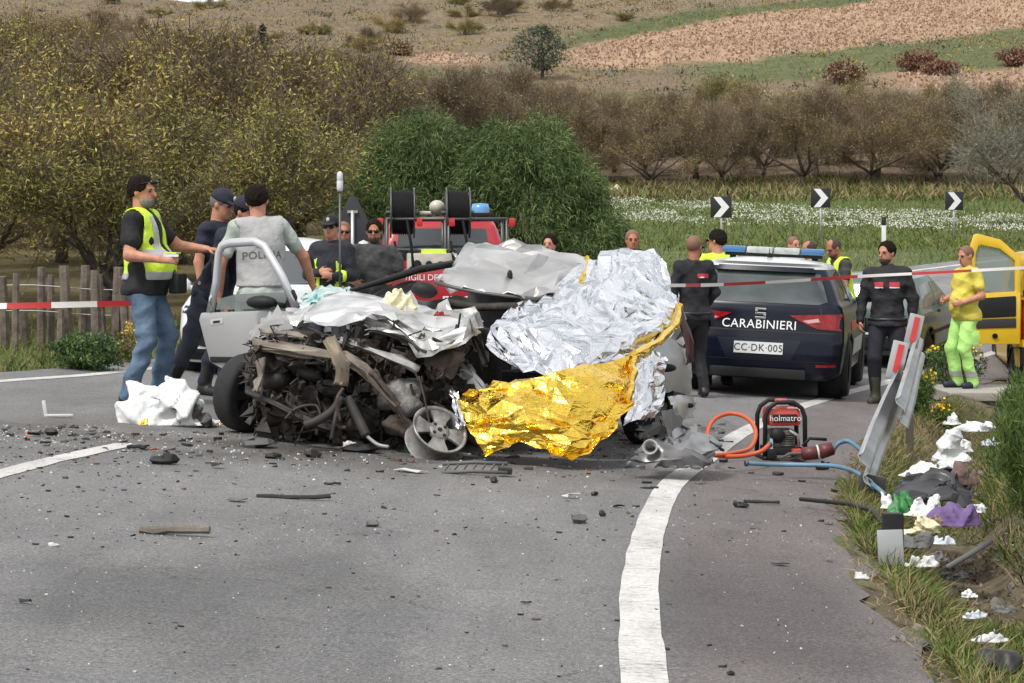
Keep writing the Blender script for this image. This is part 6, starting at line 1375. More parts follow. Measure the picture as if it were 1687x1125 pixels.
hose('coolant_hose', [(560, 660, 13.95), (552, 690, 13.9), (546, 724, 13.9)], .014, HOSEB); hose('brake_line', [(560, 694, 13.92), (555, 660, 13.9), (565, 640, 13.95)], .012, RUST)
hose('wiring_loom', [(690, 620, 13.95), (698, 650, 13.9), (706, 690, 13.9), (712, 720, 13.9)], .006, RUST); hose('coolant_hose', [(470, 690, 13.98), (490, 672, 13.98), (520, 668, 13.98), (528, 684, 13.95)], .010, HOSEB)
hose('wiring_loom', [(604, 718, 13.9), (622, 732, 13.8), (640, 736, 13.75)], .012, SILVD)
# engine masses: modelled as lumpy castings
def casting(name, blobs, m, seed, h=.016, amp=.007, parent=W):
    pts = np.array([np.array(c) + s * np.array(r) for c, r, *_ in blobs for s in (-1.25, 1.25)]); Fd = Field(pts.min(0) - .05, pts.max(0) + .05, h)
    for c, r, *rt_ in blobs: Fd.ell(c, r, .025, rot=rotm(*rt_[0]) if rt_ else None)
    Fd.wrinkle(amp, 60, seed); V, F = Fd.mesh(); return mkobj(name, V, F, m, parent, angle=30, w=True)
E = lambda x, y, D, rx, ry, rz, *a: (P(x, y, D), (rx, ry, rz), *a)
casting('engine_block', [E(480, 630, 14.75, .28, .2, .24), E(560, 625, 14.65, .26, .2, .24), E(520, 690, 14.6, .3, .2, .14), E(440, 610, 14.9, .18, .2, .18)], SOOT, 5, .018, .012)
casting('engine_block', [E(620, 600, 14.6, .22, .2, .2), E(600, 690, 14.5, .26, .22, .16), E(720, 600, 14.7, .22, .2, .2), E(740, 660, 14.6, .2, .2, .22)], SOOT, 6, .018, .012)
casting('gearbox', [E(658, 645, 14.25, .11, .1, .09), E(672, 668, 14.2, .10, .1, .08), E(640, 660, 14.25, .08, .08, .07), E(682, 640, 14.25, .06, .08, .07)], ALU, 7, .012, .006)
casting('gearbox', [E(655, 700, 14.15, .10, .1, .07), E(678, 712, 14.1, .08, .08, .05)], RUST, 8, .012, .006)
casting('starter_motor', [E(510, 615, 14.35, .10, .08, .05, (0, 20, 0)), E(545, 640, 14.3, .08, .07, .06)], SOOT, 9, .012, .004)
casting('battery_tray', [E(455, 625, 14.4, .10, .08, .07), E(470, 600, 14.45, .12, .08, .04)], SOOT, 10, .012, .004)
# clutter too small to pick apart: wires, brackets, torn flakes of metal
rg = rs(77); cm = MB(); mats_ = [SOOT, RUST, HOSEB, BEIGE, ALU, SILVD]
for i in range(520):
    x = rg.uniform(408, 772); y = rg.uniform(552, 728); D = 14.40 + rg.normal() * .11 + (.12 if x < 470 else 0)
    c = P(x, y, D); m_ = int(rg.choice(6, p=[.72, .13, .10, .01, .03, .01])); k = rg.random()
    if k < .36:
        d = rg.normal(size=3) * .055; d2 = rg.normal(size=3) * .05; d3 = rg.normal(size=3) * .04; cm.tube([c - d, c - d * .3 + d3, c + d2 * .6, c + d, c + d + d2], rg.uniform(.003, .010), 5, m_)
    elif k < .58:
        a = rotm(*rg.uniform(0, 360, 3)); cm.box(c, (rg.uniform(.02, .08), rg.uniform(.015, .05), rg.uniform(.004, .03)), a, m_)
    elif k < .70:
        a = unit(rg.normal(size=3)); cm.tube([c - a * .03, c + a * .03], rg.uniform(.012, .032), 8, m_)
    else:
        a = rotm(*rg.uniform(0, 360, 3)); q = rg.normal(size=(6, 3)) * .055; q[:, 2] *= .4; q = q @ a.T + c; cm.add(q, [(0, 1, 2), (1, 3, 2), (2, 3, 4), (3, 5, 4)], m_)
tag(cm.build('engine_clutter', mats_, W, w=True), kind='stuff')
for i, (x0, y0, x1, y1, mm) in enumerate(((420, 560, 500, 605, SOOT), (470, 640, 545, 690, SOOT), (560, 565, 640, 615, RUST), (600, 620, 650, 665, SOOT), (620, 670, 700, 715, SOOT), (430, 668, 500, 712, RUST), (690, 625, 750, 680, SOOT), (540, 690, 610, 728, SOOT), (700, 680, 760, 725, SOOT), (500, 560, 560, 600, SOOT))):
    D0 = 14.38 + .03 * (i % 3); sheet('crushed_panel', [[(x0, y0, D0), ((x0 + x1) / 2, y0 - 6, D0 - .1), (x1, y0 + 4, D0)], [(x0 + 4, (y0 + y1) / 2, D0 - .12), ((x0 + x1) / 2, (y0 + y1) / 2, D0 - .04), (x1 - 4, (y0 + y1) / 2, D0 - .14)], [(x0, y1, D0), ((x0 + x1) / 2, y1 + 6, D0 - .08), (x1, y1 - 4, D0)]], 16, .028, 400 + i, mm, W, edge=.02, fine=1, angle=25)
rad = sheet('radiator', [[(450, 585, 14.5), (520, 590, 14.45), (560, 600, 14.45)], [(445, 650, 14.5), (515, 655, 14.45), (556, 660, 14.4)]], 20, .02, 39, mat('radiator_core', (.02, .02, .02), .6, metal=.3, bump=.8, bscale=90), W, edge=.01)
# front wheel turned outwards
t_ = wheel(W, (0, 0, 0), .275, .17, 1, mat('rim_steel', (.05, .05, .05), .6, metal=.5), 6); wp = P(408, 655, 14.95)
Mw = Matrix.Translation(Vector((wp[0], wp[1], g(wp[0], wp[1]) + .275))) @ Matrix.Rotation(R(-38), 4, 'Z') @ Matrix.Rotation(R(7), 4, 'Y')
for o in (t_,) + tuple(t_.children): put_part(o, Mw)
# open passenger door
hg = P(492, 560, 15.65); hg[2] = 0; du = np.array([-.835, .55, 0]); dn = np.array([-.55, -.835, 0])
zb = g(-2, 16)
def dpt(u, v, w_=0): q = hg + du * u + dn * w_; return (q[0], q[1], zb + v - .02)
b = MB(); b.prism([(0, .83), (.25, .845), (.93, .815), (.95, .76), (.84, .44), (.70, .39), (.62, .30), (.45, .33), (.05, .34)], -.03, .03, dpt); dr = b.build('open_door', mat('door_silver', (.36, .36, .365), .35, metal=.45, col2=(.44, .44, .44), vscale=2), W, w=True, bevel=.012)
DS = MATS['door_silver']
b = MB(); b.tube([dpt(*q) for q in ((.86, .82), (.80, 1.05), (.775, 1.27), (.74, 1.325), (.66, 1.345), (.42, 1.355), (.33, 1.32), (.16, 1.10), (.02, .86))], .034, 8, flat=.8); b.build('window_frame', mat('frame_silver', (.50, .51, .53), .3, metal=.4), dr, smooth=True, w=True)
b = MB(); b.prism([(.05, .455), (.82, .44), (.83, .485), (.05, .50)], .03, .045, dpt); b.build('rubbing_strip', DARKP, dr, w=True, bevel=.005)
b = MB(); b.prism([(.70, .735), (.83, .72), (.835, .765), (.71, .78)], .025, .034, dpt); b.build('door_handle', mat('handle_grey', (.42, .42, .42), .4), dr, w=True, bevel=.004)
b = MB(); b.prism([(.735, .745), (.80, .738), (.80, .755), (.735, .762)], .034, .037, dpt); b.build('handle_recess', DARKP, dr, w=True)
b = MB(); b.ell(dpt(.27, .905, .10), (.13, .06, .052), 12, rotm(rz=-20)); b.tube([dpt(.12, .88, .02), dpt(.22, .90, .08)], .02, 6); b.build('wing_mirror', DARKP, dr, smooth=True, w=True)
b = MB(); b.prism([(.10, .86), (.80, .84), (.78, .92), (.60, .96), (.12, .98)], -.004, .004, dpt); b.build('broken_glass', mat('glass_grey', (.20, .23, .23), .1, spec=.7, alpha=.6), dr, w=True)
b = MB(); b.prism([(.02, .85), (.14, .87), (.05, 1.0), (.02, .95)], -.01, .015, dpt); b.build('mirror_triangle', DARKP, dr, w=True)
b = MB(); b.tube([dpt(.83, .83, .035), dpt(.84, .93, .02), dpt(.80, 1.0, .0)], .014, 6); b.build('frame_trim', CHROME, dr, smooth=True, w=True)
# ---- emergency blanket: silver outside, gold inside, draped over the driver's side
def foil(name, col, k1=7, k2=19, stg=.55):
    m = bpy.data.materials.new(name); m.use_nodes = True; n, l = m.node_tree.nodes, m.node_tree.links; b = n['Principled BSDF']; MATS[name] = m
    b.inputs['Base Color'].default_value = (*col, 1); b.inputs['Metallic'].default_value = 1; b.inputs['Roughness'].default_value = .19
    t = n.new('ShaderNodeTexCoord'); acc = None
    for sc_, st, k in ((k1, (1, 1, 2.4), 1.0), (k2, (1.8, 1, 1), .45)):       # ridged noise: fine sharp creases
        mp_ = n.new('ShaderNodeMapping'); mp_.inputs['Scale'].default_value = st; mp_.inputs['Rotation'].default_value = (.3, .5, .4); nz = n.new('ShaderNodeTexNoise'); nz.inputs['Scale'].default_value = sc_; nz.inputs['Detail'].default_value = 3; nz.inputs['Distortion'].default_value = .6
        l.new(t.outputs['Object'], mp_.inputs[0]); l.new(mp_.outputs[0], nz.inputs['Vector']); a = n.new('ShaderNodeMath'); a.operation = 'SUBTRACT'; a.inputs[1].default_value = .5; l.new(nz.outputs[0], a.inputs[0]); c = n.new('ShaderNodeMath'); c.operation = 'ABSOLUTE'; l.new(a.outputs[0], c.inputs[0]); d = n.new('ShaderNodeMath'); d.operation = 'MULTIPLY'; d.inputs[1].default_value = k; l.new(c.outputs[0], d.inputs[0])
        if acc is None: acc = d.outputs[0]
        else: e = n.new('ShaderNodeMath'); e.operation = 'ADD'; l.new(acc, e.inputs[0]); l.new(d.outputs[0], e.inputs[1]); acc = e.outputs[0]
    bp = n.new('ShaderNodeBump'); bp.inputs['Strength'].default_value = stg; bp.inputs['Distance'].default_value = .05; l.new(acc, bp.inputs['Height']); l.new(bp.outputs[0], b.inputs['Normal']); return m
FOILS = foil('foil_silver', (.72, .73, .75), 2.6, 6.5, .36); FOILG = foil('foil_gold', (.84, .56, .08), 5, 13, .5)
BK = thing('emergency_blanket', 'silver and gold foil blanket draped over the driver side of the wreck', 'blanket', (0.4, 14.6, g(.4, 14.6)))
sil = [[(965, 428, 16.0), (1008, 411, 16.15), (1052, 412, 16.25), (1090, 420, 16.3)], [(915, 470, 15.5), (985, 458, 15.5), (1050, 452, 15.7), (1102, 470, 16.1)], [(838, 508, 15.0), (930, 515, 14.85), (1030, 508, 15.15), (1119, 512, 15.85)], [(806, 548, 14.65), (900, 562, 14.45), (1010, 560, 14.65), (1108, 548, 15.45)], [(803, 572, 14.5), (870, 614, 14.25), (950, 610, 14.25), (1045, 588, 14.75)]]
sheet('silver_side', sil, 240, .0115, 41, FOILS, BK, edge=.012, fine=1, angle=12, stretch=(.9, 2.4), fold=lambda u, v: .018 * np.sin(v * 9 + u * 14) * np.sin(u * 5 + 1) + .03 * np.exp(-((u - .12) / .07) ** 2) * np.sin(v * 8))
gold = [[(757, 648, 14.1), (850, 622, 14.1), (950, 607, 14.15), (1044, 586, 14.7)], [(764, 690, 13.95), (850, 676, 13.82), (950, 664, 13.85), (1042, 640, 14.35)], [(780, 722, 13.85), (855, 708, 13.72), (950, 712, 13.72), (1030, 680, 14.1)], [(806, 750, 13.75), (866, 728, 13.75), (944, 760, 13.65), (1012, 706, 13.9)]]
sheet('gold_side', gold, 150, .014, 42, FOILG, BK, edge=.014, fine=1, angle=22, stretch=(.6, 1.5), fold=lambda u, v: .03 * np.sin(v * 12 - u * 7) * np.sin(u * 3.1))
sheet('silver_corner', [[(1046, 592, 14.7), (1070, 582, 14.9), (1098, 588, 15.1)], [(1040, 640, 14.5), (1066, 640, 14.6), (1094, 640, 15.0)], [(1024, 700, 14.15), (1056, 690, 14.3), (1086, 680, 14.8)]], 60, .012, 43, FOILS, BK, edge=.012, fine=1)
sheet('silver_corner', [[(742, 640, 14.2), (756, 650, 14.1)], [(748, 680, 14.05), (764, 690, 13.97)], [(752, 705, 13.95), (768, 700, 13.9)]], 10, .008, 44, FOILS, BK, edge=.006, fine=0)
def hem(pts, w_, seed):
    c = catmull(np.array([P(*p) for p in pts]), 5); rg = rs(seed); b = MB(); b.tube([tuple(q + rg.normal(size=3) * .004) for q in c], [w_ * rg.uniform(.8, 1.2) for _ in c], 6, flat=1); b.build('gold_hem', FOILG, BK, w=True)
hem([(1119, 505, 15.8), (1112, 535, 15.5), (1085, 562, 15.1), (1050, 582, 14.75), (1038, 590, 14.62)], .030, 1); hem([(968, 424, 15.95), (968, 440, 15.8), (957, 464, 15.55)], .018, 2); hem([(1044, 590, 14.6), (1040, 630, 14.3), (1034, 660, 14.1)], .026, 3)
# ------------------------------------------------------------------ street furniture, tools, litter, debris
GALV = mat('galvanised_steel', (.33, .34, .34), .45, metal=.6, col2=(.45, .46, .46), vscale=4); WOOD = mat('weathered_wood', (.085, .068, .055), .9, col2=(.20, .165, .135), vscale=9, bump=.5, bscale=30)
# stake fence at the left
rf = random.Random(9)
stakes = [(8, 455), (25, 450), (68, 440), (84, 452), (113, 437), (136, 437), (160, 445), (172, 452), (190, 440), (45, 500), (100, 510), (148, 505), (212, 455), (226, 460), (-18, 450)]
fn = thing('stake_fence', 'old fence of uneven grey wooden stakes at the left edge below the orchard', 'fence', (-5.5, 24.8, g(-5.5, 24.8)))
for (x, t) in stakes:
    D = 25.0 + rf.uniform(-.4, .5); p0 = P(x, 0, D)[0]; z0 = g(p0, D) - .1; z1 = P(x, t, D)[2]; lx, ly = rf.uniform(-.07, .07), rf.uniform(-.07, .07); r = rf.uniform(.042, .068)
    b = MB(); b.tube([(p0, D, z0), (p0 + lx * .5, D + ly * .4, (z0 + z1) / 2), (p0 + lx, D + ly, z1)], [r * 1.05, r, r * .85], 7); b.build('stake', WOOD, fn, angle=40, w=True)
for z in (.45, .75):
    b = MB(); b.tube([(x, 24.95, g(-5.5, 25) + z + .03 * math.sin(x * 3)) for x in np.linspace(-6.8, -4.2, 12)], .006, 4); b.build('wire', GALV, fn, w=True)
# curve marker signs
CH_B = mat('sign_black', (.012, .012, .014), .5); CH_W = mat('sign_white', (.75, .75, .75), .45)
def chevron(label, px, py, D, s, yaw, tall):
    c = P(px, py, D); gz = g(c[0], D); t = thing('curve_marker_sign', label, 'road sign', (c[0], D, gz), R(yaw), 'curve marker signs'); zc = c[2] - gz; h = s / 2
    b = MB(); b.box((0, 0, zc), (s, .02, s)); p = b.build('panel', CH_B, t, bevel=.004)
    b = MB(); b.prism([(-h * .72, h * .95), (-h * .05, h * .95), (h * .78, 0), (-h * .05, -h * .95), (-h * .72, -h * .95), (h * .05, 0)], -.016, -.011, lambda u, v, d: (u, d, zc + v)); b.build('chevron', CH_W, p)
    b = MB(); b.tube([(0, .03, -.2), (0, .03, zc + h * .8)], .03, 10); b.build('post', GALV, t, smooth=True)
    for z in (-h * .5, h * .5): b = MB(); b.box((0, .02, zc + z), (.10, .03, .04)); b.build('bracket', GALV, t)
chevron('curve marker sign with white arrow above the dark-haired rescuer, leftmost of three', 1188, 341, 52, .52, -12, 1); chevron('curve marker sign with white arrow on a tall grey post, middle of three', 1352, 326, 55, .50, -6, 1); chevron('curve marker sign with white arrow above the man in yellow, rightmost of three', 1572, 331, 58, .50, 4, 1)
# white delineator post
c = P(1456, 400, 50); t = thing('delineator_post', 'slim white roadside delineator post with black band behind the bearded officer', 'post', (c[0], 50, g(c[0], 50)))
b = MB(); b.box((0, 0, .35), (.11, .06, .75), None, 0, .9); b.build('post', mat('plastic_white', (.7, .7, .68), .5), t, bevel=.012); b = MB(); b.box((0, 0, .82), (.10, .062, .2), rotm(ry=4)); b.build('black_band', CH_B, t, bevel=.01)
# warning triangle seen from behind, left of the truck
c = P(581, 370, 33); gz = g(c[0], 33); t = thing('triangle_sign', 'back of a dark triangular warning sign on a grey post left of the shrub', 'road sign', (c[0], 33, gz)); zc = c[2] - gz
b = MB(); b.prism([(-.40, -.36), (.40, -.36), (.42, -.30), (.05, .44), (-.05, .44), (-.42, -.30)], 0, .02, lambda u, v, d: (u, d, zc + v)); b.build('panel', mat('sign_back', (.022, .024, .030), .6), t, bevel=.003)
b = MB(); b.tube([(0, -.03, -.2), (0, -.03, zc + .22)], .03, 10); b.build('post', GALV, t, smooth=True); b = MB(); b.box((0, -.025, zc + .2), (.16, .03, .04)); b.build('bracket', GALV, t)
# tall measuring pole held by the firefighter
c = P(560, 470, 20.15); t = thing('measuring_pole', 'thin metal pole with a pale cylindrical head held by the firefighter', 'pole', (c[0], 20.15, g(c[0], 20.15)))
zt = P(560, 282, 20.15)[2] - t.location[2]
b = MB(); b.tube([(0, 0, .45), (0, 0, zt - .16)], .011, 8); b.build('shaft', STEEL, t, smooth=True); b = MB(); b.lathe([(.001, 0), (.024, .005), (.030, .03), (.030, .10), (.027, .105), (.030, .11), (.028, .17), (.015, .19), (.001, .195)], 14, Matrix.Translation((0, 0, zt - .195))); b.build('head', mat('head_pale', (.55, .57, .6), .5), t, smooth=True)
b = MB(); b.box((0, -.01, .88), (.05, .05, .10)); b.build('clamp', mat('clamp_red', (.4, .03, .03), .5), t, bevel=.008)
# pale heaps at the foot of the orchard
for i, (x, y, w_) in enumerate(((990, 313, .7), (1014, 313, .55))):
    c = P(x, y, 90.); t = thing('white_sack', ('larger' if i == 0 else 'smaller') + ' pale peaked sack at the foot of the bare trees', 'sack', (c[0], 90, g(c[0], 90)))
    Fd = Field((-1, -.8, -.1), (1, .8, 1), .05); Fd.cone((0, 0, .05), (.08, 0, .42), w_ * .62, .07, .05); Fd.cone((-w_ * .4, 0, .0), (0, 0, .2), .2, .2, .1); Fd.ridge(.025, 7, i); Fd.half((0, 0, 0), (0, 0, -1)); V, F = Fd.mesh(); mkobj('cover', V, F, mat('sack_cream', (.62, .56, .42), .8), t)
# barrier tape
TR = mat('tape_red', (.42, .020, .025), .5); TW = mat('tape_white', (.68, .66, .64), .5)
def tape(label, pts, wdt, seg, sag, seed):
    c = [P(*p) for p in pts]; L = np.linalg.norm(c[-1] - c[0]); n = max(2, int(L / seg)); t = thing('barrier_tape', label, 'tape', tuple(c[0]))
    line = catmull(np.array(c), 30); s = np.concatenate([[0], np.cumsum(np.linalg.norm(np.diff(line, axis=0), axis=1))]); rg = rs(seed)
    at_ = lambda q: np.array([np.interp(q, s, line[:, k]) for k in range(3)])
    for i in range(n):
        a, b2 = s[-1] * i / n, s[-1] * (i + 1) / n; V = []; F = []
        for j in range(5):
            q = at_(a + (b2 - a) * j / 4); tw = .5 * math.sin((a + (b2 - a) * j / 4) * 1.3 + seed); V += [q + np.array([0, math.sin(tw), math.cos(tw)]) * wdt / 2, q - np.array([0, math.sin(tw), math.cos(tw)]) * wdt / 2]
        F = [(2 * j, 2 * j + 1, 2 * j + 3, 2 * j + 2) for j in range(4)]
        mkobj('red_segment' if i % 2 else 'white_segment', V, F, TR if i % 2 else TW, t, w=True)
tape('red and white barrier tape stretched from the wreck past the police car to the right', [(1105, 470, 16.6), (1180, 469, 18.5), (1300, 463, 19.5), (1420, 455, 20.3), (1540, 449, 20.8), (1687, 441, 21.2), (1800, 436, 21.5)], .030, .62, .05, 1)
tape('red and white barrier tape across the left edge in front of the stakes', [(-60, 505, 19.5), (60, 503, 19.3), (150, 501, 19.2), (228, 499, 19.0)], .055, .38, .03, 2)
# guardrail end, bent down into the verge
gr = thing('guardrail', 'bent galvanised guardrail end with red reflectors sloping down to the verge', 'guardrail', (2.5, 14.5, g(2.5, 14.5)))
prof = [(d_ * .7, h_ * .80) for d_, h_ in ((0, 0), (.018, .03), (.06, .05), (.06, .09), (.0, .13), (0, .155), (0, .18), (.06, .22), (.06, .26), (.018, .28), (0, .31))]
def wbeam(name, st, lean):
    """W-section beam: st = (point at top edge, tilt) stations"""
    V = []; F = []; n = len(prof)
    for i, (p, tl) in enumerate(st):
        t = unit(np.array(st[min(i + 1, len(st) - 1)][0]) - np.array(st[max(i - 1, 0)][0])); sidev = unit(np.cross(t, (0, 0, 1))); dwn = unit(np.cross(t, sidev)); dwn = dwn if dwn[2] < 0 else -dwn
        a = R(tl); ou = -sidev * math.cos(a) + dwn * math.sin(a) * -1; dd_ = dwn * math.cos(a) + sidev * math.sin(a)
        V += [np.array(p) + ou * d + dd_ * h for d, h in prof]
    for i in range(len(st) - 1): F += [(i * n + j, i * n + j + 1, (i + 1) * n + j + 1, (i + 1) * n + j) for j in range(n - 1)]
    o = mkobj(name, V, F, GALV, gr, angle=50, w=True); md = o.modifiers.new('s', 'SOLIDIFY'); md.thickness = .006; return o
wbeam('rail_beam', [(P(1424, 742, 12.9), 12), (P(1441, 696, 13.8), 12), (P(1464, 644, 15.1), 10), (P(1486, 600, 16.6), 6)], 0)
wbeam('rail_beam', [(P(1484, 650, 14.6), 12), (P(1496, 612, 15.6), 12), (P(1508, 570, 17.2), 10), (P(1518, 540, 18.6), 8)], 0)
for px_, py_, D, h_ in ((1477, 615, 16.3, .24), (1504, 566, 17.8, .24)):
    c = P(px_, py_, D); b = MB(); b.box(c + (0, -.03, .10), (.125, .02, .30), rotm(ry=14, rx=-6)); br = b.build('reflector_bracket', GALV, gr, bevel=.01, w=True); b = MB(); b.box(c + (.008, -.046, .12), (.045, .012, .21), rotm(ry=14, rx=-6)); b.build('red_reflector', mat('reflector_red', (.55, .03, .035), .3), br, w=True)
for px_, py_, D in ((1500, 600, 17.2),):
    c = P(px_, py_, D); b = MB(); b.box((c[0] + .05, D + .3, g(c[0], D) + .2), (.05, .08, .5)); b.build('post', mat('post_rusty', (.10, .085, .07), .7, metal=.3), gr, w=True)
b = MB(); b.box(P(1437, 796, 13.1), (.16, .05, .10), rotm(ry=10)); b.build('beam_end', mat('end_dark', (.05, .05, .05), .6), gr, bevel=.01, w=True)
c = P(1467, 905, 10.3); t = thing('metal_plate', 'small upright grey metal plate on a dark stump in the ditch grass', 'plate', (c[0], 10.3, c[2] - .12))
b = MB(); b.box((0, 0, .13), (.125, .012, .17), rotm(rx=-6, ry=-2)); b.build('plate', GALV, t, bevel=.004); b = MB(); b.box((.02, .05, .13), (.10, .06, .32)); b.build('stump', DARKP, t, bevel=.008)
# culvert
c = P(1640, 662, 24.7); t = thing('culvert', 'concrete culvert slab over the ditch under the man in yellow', 'culvert', (6.0, 24.8, -.5))
CON = mat('old_concrete', (.26, .24, .21), .9, col2=(.36, .34, .30), vscale=4, bump=.4, bscale=20)
b = MB(); b.box((6.0, 25.3, YM[2] - .05), (1.9, 1.5, .10)); b.build('slab', CON, t, bevel=.015, w=True); b = MB(); b.box((6.0, 24.75, YM[2] - .24), (1.7, .25, .28)); b.build('headwall', mat('dark_concrete', (.13, .12, .105), .9, col2=(.2, .19, .17), vscale=5), t, bevel=.01, w=True)  # headwall in a darker concrete tone than the slab
# hydraulic rescue pump
pp = gp(1287, 757); s_ = .0038 * 1.0; sc_ = pp[1] / FPX
HP = thing('hydraulic_pump', 'portable red and black motor pump standing on the shoulder line', 'pump', (pp[0], pp[1], pp[2])); HP.rotation_euler = (0, 0, R(6))
RP = mat('pump_red', (.52, .055, .03), .35, coat=.3); W_, H_ = 70 * sc_, 100 * sc_
for y in (-.12, .14):
    b = MB(); b.tube([(-W_ * .48, y, .02), (-W_ * .47, y, H_ * .72), (-W_ * .40, y, H_ * .86), (-W_ * .2, y, H_ * .96), (W_ * .2, y, H_ * .96), (W_ * .40, y, H_ * .86), (W_ * .47, y, H_ * .72), (W_ * .48, y, .02)], .017, 8); b.build('carry_frame', DARKP, HP, smooth=True)
for x in (-W_ * .48, W_ * .48): b = MB(); b.tube([(x, -.14, .02), (x, .16, .02)], .017, 8); b.build('skid', DARKP, HP, smooth=True)
b = MB(); b.box((0, .0, H_ * .72), (W_ * .82, .24, H_ * .30), None, 0, .92); tk = b.build('fuel_tank', RP, HP, bevel=.035)
b = MB(); b.box((0, -.118, H_ * .70), (W_ * .58, .02, H_ * .13), rotm(rx=-3)); pl = b.build('name_plate', DARKP, tk, bevel=.006); text_on('holmatro', .062, (0, -.132, H_ * .70), (1, 0, 0), (0, 0, 1), (0, -1, 0), 'lettering', CH_W, pl, None, .001, 1.0)
b = MB(); b.lathe([(.001, .03), (.045, .03), (.05, 0)], 16, Matrix.Translation((0, 0, H_ * .93))); b.build('filler_cap', RP, tk, smooth=True)
b = MB(); b.box((0, 0, H_ * .34), (W_ * .55, .2, H_ * .34)); en = b.build('engine', ALU, HP, bevel=.02)
for i in range(6): q_ = MB(); q_.box((.02, -.105, H_ * (.26 + .035 * i)), (W_ * .32, .03, .006)); q_.build('cooling_fin', ALU, en)
b = MB(); b.lathe([(.001, .03), (.05, .03), (.055, 0)], 16, axis_m((-.05, -.10, H_ * .42), (0, -1, 0))); b.build('starter_cover', DARKP, en, smooth=True)
b = MB(); b.tube([(.03, -.12, H_ * .5), (.09, -.13, H_ * .42), (.10, -.12, H_ * .25)], .012, 6); b.build('fuel_line', SILVD, en, smooth=True)
b = MB(); b.box((0, 0, .07), (W_ * .86, .24, .06)); b.build('base_plate', DARKP, HP, bevel=.012)
for x, m_ in ((-.10, DARKP), (.08, RP)): b = MB(); b.box((x, -.13, .055), (.07, .06, .07)); b.build('coupling', m_, HP, bevel=.012)
b = MB(); b.box((-.1, -.11, H_ * .24), (.02, .03, H_ * .26)); b.build('blue_tag', mat('tag_blue', (.35, .55, .68), .5), HP)
# hoses
ORG = mat('hose_orange', (.50, .085, .022), .5); BLU = mat('hose_blue', (.09, .19, .27), .5, var=.3, vscale=6)
def ground_hose(name, label, pts, r, m):
    c = catmull(np.array([P(*p) for p in pts]), 8)
    for q in c: q[2] = max(q[2], g(q[0], q[1]) + r)
    o = thing(name, label, 'hose', (c[0][0], c[0][1], g(c[0][0], c[0][1]))); b = MB(); b.tube([tuple(q) for q in c], r, 8); b.build('tube', m, o, smooth=True, w=True); b = MB(); b.tube([tuple(c[0]), tuple(c[1])], r * 1.5, 8); b.build('coupling', STEEL, o, smooth=True, w=True)
ground_hose('hydraulic_hose', 'looped orange hydraulic hose left of the motor pump', [(1268, 732, 14.1), (1250, 745, 14.0), (1210, 752, 14.1), (1172, 746, 14.3), (1166, 712, 14.6), (1178, 690, 14.8), (1205, 681, 14.9), (1232, 690, 14.8), (1245, 712, 14.6), (1236, 738, 14.4), (1205, 747, 14.2), (1175, 750, 14.1)], .015, ORG)
ground_hose('hydraulic_hose', 'blue hydraulic hose lying on the shoulder in front of the motor pump', [(1228, 763, 13.7), (1270, 765, 13.75), (1330, 766, 13.7), (1376, 768, 13.6), (1410, 778, 13.3), (1440, 800, 12.9), (1458, 815, 12.6)], .014, BLU)
ground_hose('hydraulic_hose', 'blue and black hose arching from the cutter towards the guardrail', [(1372, 742, 14.0), (1382, 730, 14.0), (1398, 727, 14.0), (1414, 738, 13.9), (1428, 752, 13.7), (1440, 770, 13.5)], .015, BLU)
ct = thing('rescue_cutter', 'black and red hydraulic cutter lying right of the motor pump', 'tool', tuple(gp(1345, 760)))
b = MB(); b.tube([P(1322, 748, 14.0), P(1350, 745, 14.0)], .045, 10); b.tube([P(1350, 745, 14.0), P(1372, 738, 14.0)], [.05, .045], 10); b.build('body', mat('cutter_maroon', (.10, .02, .02), .5, var=.3, vscale=20), ct, smooth=True, w=True)
b = MB(); b.tube([P(1322, 735, 14.05), P(1334, 722, 14.05), P(1362, 724, 14.05)], .011, 8); b.build('handle', DARKP, ct, smooth=True, w=True)
b = MB(); b.tube([P(1346, 745.5, 14.0), P(1349, 745, 14.0)], .052, 10); b.build('collar', WHITEP, ct, smooth=True, w=True)
for dy in (-4, 4): b = MB(); b.tube([P(1322, 748, 14.0), P(1300, 752 + dy, 13.95), P(1285, 756 + dy * .3, 13.95)], [.03, .024, .008], 6, flat=.5); b.build('blade', STEEL, ct, w=True)
# ---- crumpled sheets, bags and cloths
def heap(name, label, cat, px, py, wpx, hpx, m, seed, n=70, depth=.6, amp=.02, w3=None, at3=None, fine=1, jag=.03):
    """a crumpled bag, cloth or sheet lying in a heap: lobes run together, creased, cut flat by the ground; bottom centre at a photo point"""
    q = gp(px, py) if at3 is None else np.array(at3); s = q[1] / FPX; w = wpx * s / 2 * 1.12; h = hpx * s * 1.25; d = max(w * depth, .03); rg = rs(seed)
    vx = max(w / 26, .0035); Fd = Field((-w * 1.35, -d * .5, -h * .15), (w * 1.35, d * 2.5, h * 1.4), vx)
    Fd.ell((0, d, 0), (w * .95, d * .95, h * .22), h * .1)
    for i in range(7):
        e = rg.uniform(-.72, .72); hh = h * rg.uniform(.45, .98) * (1 - .45 * abs(e)); Fd.ell((e * w, d * rg.uniform(.6, 1.4), hh * .35), (w * rg.uniform(.22, .45), d * rg.uniform(.3, .6), hh * .65), h * .12, rot=rotm(rg.uniform(-25, 25), rg.uniform(-30, 30), rg.uniform(0, 90)))
    Fd.ridge(min(h, w) * .10, 5.5 / max(w, h), seed); Fd.ridge(min(h, w) * .018, 16 / max(w, h), seed + 9); Fd.half((0, 0, .0), (0, 0, -1))
    V, F = Fd.mesh(); o = mkobj(name, V, F, m, None, angle=42); o.location = q; tag(o, label, cat); return o
